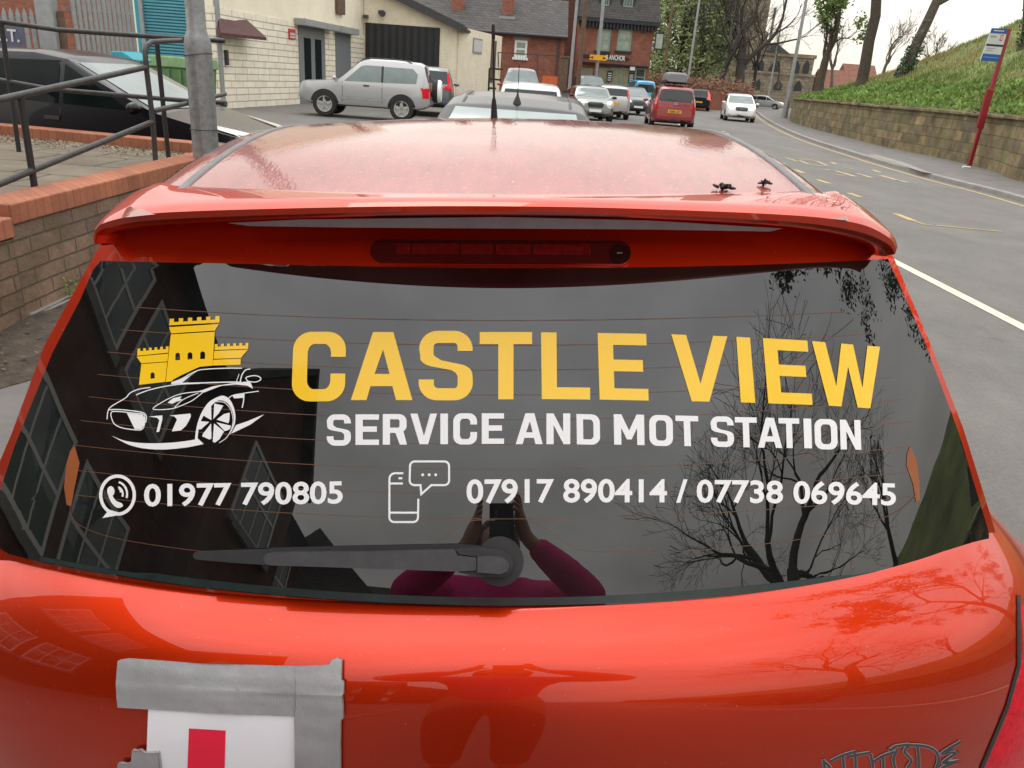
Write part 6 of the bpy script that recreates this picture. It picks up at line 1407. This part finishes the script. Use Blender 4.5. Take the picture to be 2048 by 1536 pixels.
def make_car(name, label, cat, loc, yaw, kind, col_, W=1.72, L=None, H=None, zb=None, r_=.30, glass='carglass', wx=(1.22, -1.22), side=True, tail=None, head=None, plate=True, lit=None, roofcol=None, rails=False, brake=False, group=None, mirrors=True, bonnet=None, side_polys=None, zlo=.20, dark_low=False, grille=True, hp=None, tp=None, bumper=None):
    prof = PROFS[kind]; L0 = prof[-1][0] * 2; H0 = max(z for x, z in prof); sx = (L or L0) / L0; sz = (H or H0) / H0
    prof = [(x * sx, z * sz) for x, z in prof]; L = prof[-1][0] * 2; zb = (zb or .93) * sz
    root = thing(name, label, cat, loc, yaw, group)
    def top(x):
        for (x0, z0), (x1, z1) in zip(prof, prof[1:]):
            if x <= x1: return z0 + (z1 - z0) * (x - x0) / (x1 - x0)
        return prof[-1][1]
    xs = sorted(set([p[0] for p in prof] + [-L / 2 + L * k / 46 for k in range(47)]))
    def hw(x): q = abs(2 * x / L); return W / 2 * (1 - .06 * q ** 4 - .16 * q ** 14)
    rings = []
    for x in xs:
        zt = top(x); w = hw(x); q = abs(2 * x / L); zl = zlo + .16 * q ** 10
        zbl = min(zb + .02 * (1 - (x / L + .5)) , zt - .015); zbl = max(zbl, zl + .12); zt = max(zt, zbl + .012); h = zt - zbl; tum = .27
        wr = w * .955 - h * tum
        half = [(w * .80, zl), (w * .95, zl + .05), (w, zl + .22 * (zbl - zl)), (w * 1.0, zl + .55 * (zbl - zl)), (w * .985, zl + .85 * (zbl - zl)), (w * .955, zbl), (w * .955 - h * tum * .45, zbl + h * .45), (wr + .005, zbl + h * .86), (wr - .035, zbl + h * .955), (wr - .12, zt + .004), (wr * .45, zt + .018), ]
        rings.append([(x, -y, z) for y, z in half] + [(x, 0, zt + .022)] + [(x, y, z) for y, z in reversed(half)] + [(x, 0, zl)])
    mb = MB(); mb.loft(rings, True, True, True)
    bvh = BVHTree.FromPolygons([tuple(v) for v in mb.v], mb.f)
    mb.build('body', col_, root, smooth=32)
    def pr(o, d):
        def f(u, v):
            h = bvh.ray_cast(Vector(o(u, v)), Vector(d))
            if h[0] is None: return None
            n = h[1].normalized(); return h[0], (n if n.dot(Vector(d)) < 0 else -n)
        return f
    FR_ = pr(lambda u, v: (5, u, v), (-1, 0, 0)); BK = pr(lambda u, v: (-5, u, v), (1, 0, 0)); LF = pr(lambda u, v: (u, 4, v), (0, -1, 0)); RT = pr(lambda u, v: (u, -4, v), (0, 1, 0)); TP = pr(lambda u, v: (u, v, 5), (0, 0, -1))
    def patch(nm, polys, mp_, m, eps=.006, step=.12, par=root):
        mb = MB()
        for pl in polys: decal(mb, [pl], mp_, eps, step)
        if not mb.v: return None
        return mb.build(nm, M[m] if isinstance(m, str) else m, par, smooth=40)
    # glass: windscreen and rear window from the profile
    iz = [z for x, z in prof]
    def slope(front):
        rng = prof if not front else prof[::-1]
        lo = zb + .05; hi = H0 * sz - .10
        return lo, hi
    lo, hi = slope(True); yb_, yt_ = hw(.5) * .955 - .10, hw(.2) * .955 - (hi - zb) * .27 - .08
    patch('windscreen', [[(-yb_, lo), (yb_, lo), (yt_, hi), (-yt_, hi)]], FR_, glass)
    rlo, rhi = zb + .10, H0 * sz - (.14 if kind != 'van' else .24); yb2 = hw(-L / 2 * .9) * .93 - .07
    patch('rear_window', [[(-yb2, rlo), (yb2, rlo), (yb2 - (rhi - rlo) * .24, rhi), (-yb2 + (rhi - rlo) * .24, rhi)]], BK, 'carglass')
    # side windows
    def win(x0, x1):
        n = 14; t_ = []
        for k in range(n + 1):
            x = x0 + (x1 - x0) * k / n; t_.append((x, max(zb + .045, top(x) - .10)))
        return [(x0, zb + .04), (x1, zb + .04)] + [p for p in reversed(t_) if p[1] > zb + .05]
    ws = side_polys or [win(-L * .40, -L * .235), win(-L * .225, L * .02), win(L * .035, L * .23)]
    for mp_ in (LF, RT):
        for w_ in ws: patch('side_window', [w_], mp_, 'carglass')
    # low trim
    for s, mp_ in ((1, LF), (-1, RT)):
        for x in wx:
            ar = [(x + (r_ + .07) * math.cos(R(a)), max(zlo + .02, r_ + (r_ + .07) * math.sin(R(a)))) for a in range(0, 360, 12)]
            patch('wheel_arch', [ar], mp_, 'rubber', .004, .1)
    for s in (1, -1):
        for x in wx: wheel_at(root, x, s * (hw(x) - .10), r_, r_, .21, s)
    # lamps
    tz = zb + .02; w2 = hw(L / 2 * .97)
    tpoly = tp or [(w2 * .62, tz - .16), (w2 * .97, tz - .18), (w2 * .99, tz + .02), (w2 * .9, tz + .1), (w2 * .66, tz - .02)]
    for s in (1, -1): patch('tail_lamp', [[(y * s, z) for y, z in tpoly]], BK, 'brake_on' if brake else 'lens_red', .012, .08)
    hz = zb - .16
    hpoly = hp or [(w2 * .55, hz - .10), (w2 * .9, hz - .12), (w2 * 1.0, hz + .04), (w2 * .92, hz + .12), (w2 * .6, hz + .0)]
    for s in (1, -1): patch('headlight', [[(y * s, z) for y, z in hpoly]], FR_, lit or 'lens_white', .012, .08)
    if grille: patch('grille', [[(-w2 * .42, hz - .19), (w2 * .42, hz - .19), (w2 * .5, hz - .04), (w2 * .38, hz + .02), (-w2 * .38, hz + .02), (-w2 * .5, hz - .04)]], FR_, 'blackgloss', .010, .1)
    patch('air_intake', [[(-w2 * .6, zlo + .08), (w2 * .6, zlo + .08), (w2 * .5, zlo + .2), (-w2 * .5, zlo + .2)]], FR_, 'black', .008, .1)
    patch('rear_bumper_trim', [[(-w2 * .9, zlo + .05), (w2 * .9, zlo + .05), (w2 * .85, zlo + .19), (-w2 * .85, zlo + .19)]], BK, 'black', .008, .1)
    if plate:
        patch('number_plate', [[(-.26, zb - .30), (.26, zb - .30), (.26, zb - .19), (-.26, zb - .19)]], BK, 'signyellow', .014, .3); patch('number_plate', [[(-.26, zlo + .2), (.26, zlo + .2), (.26, zlo + .31), (-.26, zlo + .31)]], FR_, 'white', .016, .3)
    if mirrors:
        for s in (1, -1):
            mb = MB(); x = L * .215; mb.lathe([(.01, -.07), (.08, -.05), (.105, 0), (.085, .05), (.02, .07)], (0, 0, 0), 'X', 12)
            mb.v = [Vector((v.x * .8 + x, v.y * 1.1 + s * (hw(x) + .09), v.z * .62 + zb + .06)) for v in mb.v]
            mb.build('door_mirror', bumper or col_, root, smooth=60)
    for s, mp_ in ((1, LF), (-1, RT)):
        for x in ((-.02 * L,) if len(ws) < 3 else (-.02 * L, -.22 * L)):
            patch('door_handle', [[(x - .09, zb - .13), (x + .09, zb - .13), (x + .09, zb - .09), (x - .09, zb - .09)]], mp_, 'black', .014, .3)
    if rails:
        for s in (1, -1):
            mb = MB(); pts = []
            for k in range(9): x = -L * .36 + L * .42 * k / 8; h = TP(x, s * (hw(0) * .955 - (H0 * sz - zb) * .27 - .05)); pts.append((h[0] if h else Vector((x, 0, 1.7))) + Vector((0, 0, .0 if k in (0, 8) else .055)))
            mb.tube(pts, .018, 6); mb.build('roof_rail', M['black'], root, smooth=60)
    return root, dict(FR=FR_, BK=BK, LF=LF, RT=RT, TP=TP, patch=patch, hw=hw, top=top, L=L, zb=zb)
silver = paint('silver_car_paint', (.44, .445, .45), .4, .34); blackp = mat('black_car_paint', (.006, .007, .010), rough=.25, spec=.25, coat=.25, var=.05); greyp = paint('grey_car_paint', (.11, .125, .145), .4)
whitep = paint('white_car_paint', (.78, .78, .76)); dkblue = paint('dark_blue_car_paint', (.02, .025, .045)); redp = paint('crimson_car_paint', (.26, .018, .022), .1); greenish = paint('grey_green_car_paint', (.26, .275, .25), .5, .35)
brownish = paint('brown_grey_car_paint', (.085, .075, .07), .3); blueg = paint('blue_grey_van_paint', (.10, .12, .18), .2); charcoal = paint('charcoal_car_paint', (.055, .058, .065), .3); redvan = paint('red_van_paint', (.45, .03, .03)); lbp = paint('light_blue_van_paint', (.08, .40, .70))
PI = math.pi
# black estate behind the terrace
_bk = make_car('car', 'glossy black saloon parked behind the far coping wall on the left', 'car', (-5.02, 9.55, 0.02), R(-6), 'estate', blackp, W=1.75, L=4.35, H=1.49, wx=(1.35, -1.3), r_=.31, glass='screen', side_polys=[[(-1.75, 1.02), (-1.05, .99), (-1.05, 1.36), (-1.35, 1.35)], [(-1.0, .99), (-.02, .97), (-.02, 1.40), (-1.0, 1.37)], [(.04, .97), (.80, .955), (.42, 1.17), (.12, 1.33), (.04, 1.37)]])
q = _bk[1]
for c_ in _bk[0].children:
    if c_.name.startswith('side_window'): c_.data.materials[0] = M['tint']
q['patch']('headlight', [[(1.70, .60), (1.98, .56), (2.04, .63), (1.85, .70), (1.65, .71)]], q['RT'], mat('smoked_headlamp', (.30, .31, .32), rough=.1, coat=.6, var=.5, vscale=16), .012, .08)
q['patch']('door_gap', [[(.0, .35), (.014, .35), (.014, .93), (.0, .93)]], q['RT'], 'dark', .004, .3)
# silver 4x4 with spare wheel
ss, q = make_car('off_roader', 'silver three-door off-roader with a covered spare wheel parked outside the workshop', 'car', (-5.30, 26.3, 0.02), R(182), '4x4', silver, W=1.72, L=4.1, H=1.76, wx=(1.22, -1.18), r_=.37, rails=True, zb=1.06, zlo=.34, glass='screen', bumper=silver,
             side_polys=[[(-1.62, 1.13), (-.62, 1.10), (-.62, 1.56), (-1.50, 1.56), (-1.66, 1.4)], [(-.52, 1.10), (.60, 1.08), (.10, 1.53), (-.05, 1.57), (-.52, 1.57)]], tp=[(.62, .72), (.80, .72), (.80, 1.02), (.66, 1.02)])
mb = MB(); mb.lathe([(.30, -.12), (.33, -.10), (.345, 0), (.33, .10), (.3, .12)], (-2.2, .12, .95), 'X', 28); sw_ = mb.build('spare_wheel', M['rubber'], ss, smooth=40)
mb = MB(); mb.lathe([(.335, .06), (.34, -.03), (.30, -.085), (.02, -.095)], (-2.28, .12, .95), 'X', 28); mb.build('wheel_cover', M['white'], sw_, smooth=40)
q['patch']('side_moulding', [[(-.68, .55), (.70, .55), (.70, .63), (-.68, .63)]], q['LF'], 'galvfar', .012, .2)
q['patch']('window_pillar', [[(-.61, 1.10), (-.53, 1.10), (-.53, 1.57), (-.61, 1.57)]], q['LF'], 'black', .008, .2)
for c_ in ss.children:
    if c_.name.startswith('side_window'): c_.data.materials[0] = M['screen']
for x in (-.57, .66): q['patch']('door_gap', [[(x - .008, .5), (x + .008, .5), (x + .008, 1.06), (x - .008, 1.06)]], q['LF'], 'dark', .004, .3)
make_car('suv', 'slate grey SUV with tall red tail lamps half hidden behind the silver off-roader', 'car', (at(853, 190, 30.5).x, 31.5, .02), R(96), 'suv', greyp, W=1.86, H=1.68, r_=.36, zb=1.02, zlo=.3, wx=(1.35, -1.35), tp=[(.55, .93), (.86, .93), (.88, 1.05), (.78, 1.12), (.70, 1.5), (.62, 1.5), (.68, 1.1), (.55, 1.05)])
# cars in line ahead of the red hatchback
fc, q = make_car('car', 'black hatchback with a roof aerial parked directly ahead of the red car', 'car', (-.13, 8.75, 0), R(90 - 1), 'coupe', blackp, W=1.66, L=4.0, H=1.42, glass='screen')
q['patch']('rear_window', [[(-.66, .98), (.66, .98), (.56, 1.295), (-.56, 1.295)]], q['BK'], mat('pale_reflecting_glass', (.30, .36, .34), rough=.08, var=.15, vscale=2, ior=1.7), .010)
for s in (1, -1): q['patch']('roof_groove', [[(-1.6, s * .515 - .012), (.1, s * .50 - .012), (.1, s * .50 + .012), (-1.6, s * .515 + .012)]], q['TP'], 'dark', .004, .2)
h = q['TP'](-.98, 0)[0]; mb = MB(); mb.lathe([(.045, -.01), (.03, .03), (.012, .07), (.006, .10)], h, 'Z', 10); mb.tube([h + Vector((0, 0, .09)), h + Vector((-.10, 0, .34))], .0035, 5); mb.build('aerial', M['black'], fc)
make_car('car', 'white hatchback parked beyond the black one, only its roof showing', 'car', (-.06, 20.6, 0), R(90), 'hatch', whitep, W=1.70, L=3.9, H=1.46, glass='screen')
rv, q = make_car('van', 'small grey van with a red roof and red mirrors facing the camera by the house', 'van', (at(1040, 180, 37.5).x, 38.6, .1), R(-88), 'van', greyp, W=1.80, L=4.2, H=1.84, zb=1.05, glass='screen', bumper=redvan, zlo=.28)
q['patch']('roof_panel', [[(-1.9, -.66), (.50, -.66), (.50, .66), (-1.9, .66)]], q['TP'], redvan, .006, .2)
make_car('van', 'dark blue van standing in front of the pub corner', 'van', (at(1178, 178, 50).x, 51, 0), R(-80), 'van', blueg, W=1.85, H=1.95, zb=1.05, glass='screen')
make_car('car', 'dark saloon with a pale roof edge in front of the blue van', 'car', (at(1170, 185, 44).x, 44.5, 0), R(200), 'hatch', charcoal, W=1.7, L=3.9, H=1.42)
make_car('mini', 'grey-green round-lamped small car facing the camera', 'car', (at(1186, 200, 34.5).x, 36.2, 0), R(-86), 'mini', greenish, W=1.68, L=3.7, H=1.41, zb=.95, glass='screen', hp=[(.62 + .17 * math.cos(R(a)), .74 + .15 * math.sin(R(a))) for a in range(0, 360, 24)], zlo=.22, bumper=M['black'])
make_car('hatchback', 'silver hatchback with tall red lamps facing away beside the round-lamped car', 'car', (at(1224, 205, 39).x, 40.5, 0), R(92), 'hatch', silver, W=1.66, L=3.8, H=1.50, tp=[(.60, .95), (.74, .95), (.66, 1.36), (.56, 1.36)])
make_car('hatchback', 'dark navy hatchback with large clear headlamps facing the camera', 'car', (at(1271, 200, 46).x, 47.5, 0), R(-84), 'hatch', dkblue, W=1.66, L=3.5, H=1.48, glass='screen')
make_car('van', 'light blue van parked behind the navy hatchback', 'van', (at(1285, 190, 56).x, 57.5, 0), R(92), 'van', lbp, W=1.83, H=1.90, zb=1.05)
# moving cars
ct, q = make_car('people_carrier', 'crimson people carrier with a grey roof box driving away', 'car', (5.95, 35.6, 0), R(86), 'mpv', redp, W=1.84, L=4.5, H=1.66, zb=.98, r_=.33, wx=(1.35, -1.3), rails=True, plate=False, tp=[(.74, .92), (.91, .92), (.80, 1.46), (.70, 1.47)])
for c_ in ct.children:
    if c_.name.startswith('tail_lamp'): c_.data.materials[0] = mat('pale_red_lens', (.55, .13, .12), rough=.2, coat=.6, var=.15) if 'pale_red_lens' not in bpy.data.materials else bpy.data.materials['pale_red_lens']
q['patch']('tailgate_strip', [[(-.66, .84), (.66, .84), (.66, .872), (-.66, .872)]], q['BK'], paint('pale_crimson_trim', (.40, .06, .06)), .02, .2)
q['patch']('bumper_edge', [[(-.82, .50), (.82, .50), (.82, .53), (-.82, .53)]], q['BK'], PAINT['pale_crimson_trim'], .02, .2)
for s in (1, -1): q['patch']('fog_lamp', [[(s * .66, .78), (s * .86, .78), (s * .86, .87), (s * .66, .87)]], q['BK'], 'lens_red', .02, .1)
pl_ = q['patch']('number_plate', [[(-.27, .63), (.27, .63), (.27, .75), (-.27, .75)]], q['BK'], 'signyellow', .022, .6)
mb = MB(); hx = q['BK'](0, .69)[0].x - .034; words(mb, 'YG08 LDT', lambda x, y: Vector((hx, .24 - .48 * x, .65 + .08 * y))); mb.build('registration', M['dark'], pl_, fix=False)
mb = MB(); hx = q['BK'](0, .96)[0].x - .02
for z in (.95, 1.0): mb.prism([(hx, -.08, z - .03), (hx, 0, z + .02), (hx, .08, z - .03), (hx, .08, z - .005), (hx, 0, z + .045), (hx, -.08, z - .005)], (-.01, 0, 0))
mb.build('badge', M['chrome'], ct)
q['patch']('rear_wiper', [[(-.02, 1.10), (.42, 1.13), (.42, 1.15), (-.02, 1.14)]], q['BK'], 'black', .02, .2)
mb = MB(); hz = q['TP'](-.3, 0)[0].z
for x in (-1.0, .4): mb.box((x, 0, hz + .10), (.06, 1.45, .04))
mb.build('roof_bar', M['black'], ct)
mb = MB(); rg_ = []
for x, s in ((-1.55, .6), (-1.5, .9), (-1.3, 1), (.4, 1), (.75, .85), (.95, .35)):
    rg_.append([(x, y * (.9 + .1 * s), hz + .13 + z * (.55 + .45 * s)) for y, z in ((-.36, .02), (-.42, .08), (-.43, .16), (-.38, .33), (-.30, .38), (.30, .38), (.38, .33), (.43, .16), (.42, .08), (.36, .02))])
mb.loft(rg_, True, True, True); rb_ = mb.build('roof_box', mat('grey_roof_box', (.20, .215, .23), rough=.35, var=.06), ct, smooth=35)
mb = MB(); mb.box((-.3, 0, hz + .145), (2.2, .8, .05)); mb.build('box_base', M['black'], rb_)
mb = MB(); 
for s in (-.1, .1): mb.box((-2.24, s, .36), (.06, .05, .05))
mb.box((-2.2, 0, .33), (.1, .5, .06)); mb.tube([(-2.22, 0, .32), (-2.38, 0, .32), (-2.38, 0, .42)], .025, 6); mb.build('tow_bar', M['black'], ct)
make_car('suv', 'black SUV with lit brake lamps driving away ahead of the people carrier', 'car', (at(1409, 190, 66).x, 68, 0), R(80), 'suv', blackp, W=1.85, H=1.62, brake=True, tp=[(.55, .9), (.86, .85), (.84, 1.1), (.66, 1.45), (.58, 1.45), (.66, 1.1)])
make_car('estate_car', 'dark brown-grey estate car turning left far ahead', 'car', (at(1463, 190, 76).x, 78, 0), R(70), 'suv', brownish, W=1.8, H=1.55)
make_car('hatchback', 'white hatchback with lit headlamps driving towards the camera', 'car', (12.4, 49.6, 0), R(-98), 'hatch', whitep, W=1.76, L=4.0, H=1.50, lit='lamp_on', glass='screen', bumper=whitep)
make_car('car', 'small silver-white car crossing far away before the church', 'car', (at(1533, 198, 98).x, 98, 0), R(-25), 'hatch', silver, W=1.75, L=4.3, H=1.45, lit='lamp_on')

make_car('car', 'dark saloon parked on the far side of the road, mirrored in the red tailgate', 'car', (6.9, -9.5, 0), R(-90), 'estate', charcoal, W=1.75, L=4.4, H=1.45)

# ================================================================== photographer (seen mirrored in the rear window)
def skin_mesh(name, chains, m, parent, sub=2):
    """chains: lists of (point, radius); chains after the first start at the nearest vertex of what exists"""
    me = bpy.data.meshes.new(name); bm = bmesh.new(); lay = bm.verts.layers.skin.verify(); allv = []
    for ci, chn in enumerate(chains):
        prev = None
        for k, (p, r_) in enumerate(chn):
            p = Vector(p)
            if k == 0 and ci:
                prev = min(allv, key=lambda v: (v.co - p).length)
                if (prev.co - p).length < 1e-3: continue
            v = bm.verts.new(p); v[lay].radius = (r_, r_); allv.append(v)
            if k == 0 and ci == 0: v[lay].use_root = True
            if prev is not None: bm.edges.new((prev, v))
            prev = v
    bm.to_mesh(me); bm.free(); me.materials.append(m)
    o = bpy.data.objects.new(name, me); col.objects.link(o); o.parent = parent
    a = o.modifiers.new('skin', 'SKIN'); a.use_smooth_shade = True
    s_ = o.modifiers.new('subdivision', 'SUBSURF'); s_.levels = sub; s_.render_levels = sub
    return o
PX, PY = .03, -.37
pr_ = thing('person', 'person in a magenta jumper holding up a phone, mirrored in the rear window', 'person', (PX, PY, .08))
Zg = -.08
def wp(x, y, z): return Vector((x - PX, y - PY, z - .08))
hipL, hipR = wp(PX - .09, PY, .90), wp(PX + .09, PY, .90)
shL, shR = wp(PX - .18, PY + .01, 1.43), wp(PX + .18, PY + .01, 1.43)
elL, elR = wp(-.31, -.22, 1.345), wp(.40, -.20, 1.365)
wrL, wrR = wp(-.085, -.075, 1.49), wp(.115, -.075, 1.54)
spine = [(wp(PX, PY, .93), .125), (wp(PX, PY, 1.08), .115), (wp(PX, PY + .01, 1.28), .13), (wp(PX, PY, 1.44), .10), (wp(PX, PY + .005, 1.51), .052), (wp(PX, PY + .02, 1.57), .055)]
body_ = skin_mesh('body', [spine, [(wp(PX, PY, .93), .1), (hipL, .09), (wp(PX - .10, PY + .01, .5), .062), (wp(PX - .10, PY - .01, .16), .042), (wp(PX - .10, PY + .10, .12), .035)], [(wp(PX, PY, .93), .1), (hipR, .09), (wp(PX + .10, PY + .01, .5), .062), (wp(PX + .10, PY - .01, .16), .042), (wp(PX + .10, PY + .10, .12), .035)],
    [(wp(PX, PY, 1.44), .1), (shL, .06), (elL, .042), (wrL.lerp(elL, .4), .036), (wrL, .026), (wp(-.062, -.045, 1.555), .024)], [(wp(PX, PY, 1.44), .1), (shR, .06), (elR, .042), (wrR.lerp(elR, .4), .036), (wrR, .026), (wp(.088, -.045, 1.598), .024)]] +
    [[(wp(-.062, -.045, 1.555), .02), (wp(-.056 + .002 * k, -.032, 1.565 + .021 * k), .0095), (wp(-.052, -.008, 1.568 + .021 * k), .0085), (wp(-.040, .0, 1.57 + .021 * k), .007)] for k in range(4)] + [[(wp(-.062, -.045, 1.555), .02), (wp(-.05, -.055, 1.55), .011), (wp(-.022, -.045, 1.558), .009)]] +
    [[(wp(.088, -.045, 1.598), .02), (wp(.082, -.03, 1.61 + .02 * k), .0095), (wp(.072, -.006, 1.612 + .021 * k), .0085), (wp(.058, .0, 1.613 + .021 * k), .007)] for k in range(4)] + [[(wp(.088, -.045, 1.598), .02), (wp(.075, -.058, 1.59), .011), (wp(.045, -.05, 1.585), .009)]], M['skin'], pr_)
skin_mesh('jumper', [[(wp(PX, PY, .90), .14), (wp(PX, PY, 1.06), .135), (wp(PX, PY + .012, 1.28), .15), (wp(PX, PY, 1.45), .115)], [(wp(PX, PY, 1.45), .1), (shL, .078), (elL, .072), (wrL.lerp(elL, .4), .058), (wrL.lerp(elL, .08), .038)], [(wp(PX, PY, 1.45), .1), (shR, .078), (elR, .072), (wrR.lerp(elR, .4), .058), (wrR.lerp(elR, .08), .038)]], M['magenta'], body_)
skin_mesh('trousers', [[(wp(PX, PY, .95), .135), (wp(PX, PY, .86), .13)], [(wp(PX, PY, .86), .1), (hipL + Vector((0, 0, -.06)), .10), (wp(PX - .10, PY + .01, .5), .078), (wp(PX - .10, PY - .01, .17), .06)], [(wp(PX, PY, .86), .1), (hipR + Vector((0, 0, -.06)), .10), (wp(PX + .10, PY + .01, .5), .078), (wp(PX + .10, PY - .01, .17), .06)]], M['denim'], body_)
for s in (-1, 1):
    mb = MB(); x0 = s * .10; mb.loft([[(x0 + .045 * math.cos(a) * (1 - .25 * max(0, math.sin(a))), .05 + .135 * math.sin(a), z) for a in [2 * PI * k / 18 for k in range(18)]] for z in (0, .03)] + [[(x0 + .03 * math.cos(a), -.0 + .06 * math.sin(a), .10) for a in [2 * PI * k / 18 for k in range(18)]]], True, True, True); mb.build('shoe', M['shoe'], body_, smooth=50)
# head with face
hc = wp(PX - .005, PY + .035, 1.625); mb = MB(); rows = []
for i in range(15):
    th = PI * i / 14; rr_ = math.sin(th); zz = .118 * math.cos(th)
    row = []
    for k in range(20):
        a = 2 * PI * k / 20; x = .076 * rr_ * math.cos(a); y = .095 * rr_ * math.sin(a)
        if zz < -.03: x *= 1 - .25 * (-.03 - zz) / .09; y *= 1 - .12 * (-.03 - zz) / .09
        if math.sin(a) > .9 and -.055 < zz < .03: y += .018 * (1 - abs(zz + .018) / .05)      # nose
        if .35 < abs(math.cos(a)) < .6 and math.sin(a) > 0 and .0 < zz < .04: y -= .008          # eye sockets
        row.append(hc + Vector((x, y, zz)))
    rows.append(row)
mb.loft(rows, True); hd = mb.build('head', M['skin'], body_, smooth=80)
for s in (-1, 1):
    mb = MB(); mb.lathe([(.002, -.012), (.009, -.008), (.012, 0), (.009, .008), (.002, .012)], hc + Vector((s * .03, .082, .014)), 'Y', 10); mb.build('eye', M['white'], hd, smooth=60)
    mb = MB(); mb.lathe([(.004, -.008), (.016, -.004), (.018, .004), (.008, .008)], hc + Vector((s * .077, .0, -.005)), 'X', 10); mb.v = [hc + Vector((s * .077, 0, -.005)) + Vector(((v - hc - Vector((s * .077, 0, -.005))).x, (v - hc - Vector((s * .077, 0, -.005))).y, (v - hc - Vector((s * .077, 0, -.005))).z * 1.7)) for v in mb.v]; mb.build('ear', M['skin'], hd, smooth=60)
mb = MB(); mb.tube([hc + Vector((-.024, .083, -.055)), hc + Vector((0, .09, -.053)), hc + Vector((.024, .083, -.055))], [.003, .006, .003], 6); mb.build('mouth', M['lens_red'], hd, smooth=60)
mb = MB(); rows = []
for i in range(12):
    th = PI * .62 * i / 11; rr_ = math.sin(th); zz = .132 * math.cos(th) + .004
    rows.append([hc + Vector((.092 * rr_ * math.cos(a), (.106 * rr_ if math.sin(a) < .15 or zz > .06 else .080 * rr_) * math.sin(a) - .006, zz - (.06 if math.sin(a) < -.1 and i > 8 else 0))) for a in [2 * PI * k / 24 for k in range(24)]])
mb.loft(rows, True, True); mb.build('hair', M['hair'], hd, smooth=70)
# the phone, its lens just behind the viewpoint
mb = MB(); M3 = Matrix((_r, -_fw, _u)).transposed()
mb.box(CAM - _fw * .013 + _r * .024 - _u * .052, (.082, .008, .152), M4=M3); ph = tag(mb.build('phone', M['blackgloss'], bevel=.003), 'dark smartphone held up by the photographer, mirrored above the wiper', 'phone')
mb = MB(); mb.box(CAM - _fw * .0078 + _r * .024 - _u * .080, (.078, .0015, .085), M4=M3); mb.build('case_panel', mat('patterned_case', (.03, .05, .07), rough=.4, var=.8, vscale=90), ph)
mb = MB()
for dx, dz in ((.001, 0), (-.0, -.0185)):
    c = CAM - _fw * .0085 + _r * (.004 + dx) + _u * (dz - .009); mb.tube([c, c + _fw * .002], .0065, 14)
mb.build('camera_ring', M['chrome'], ph)
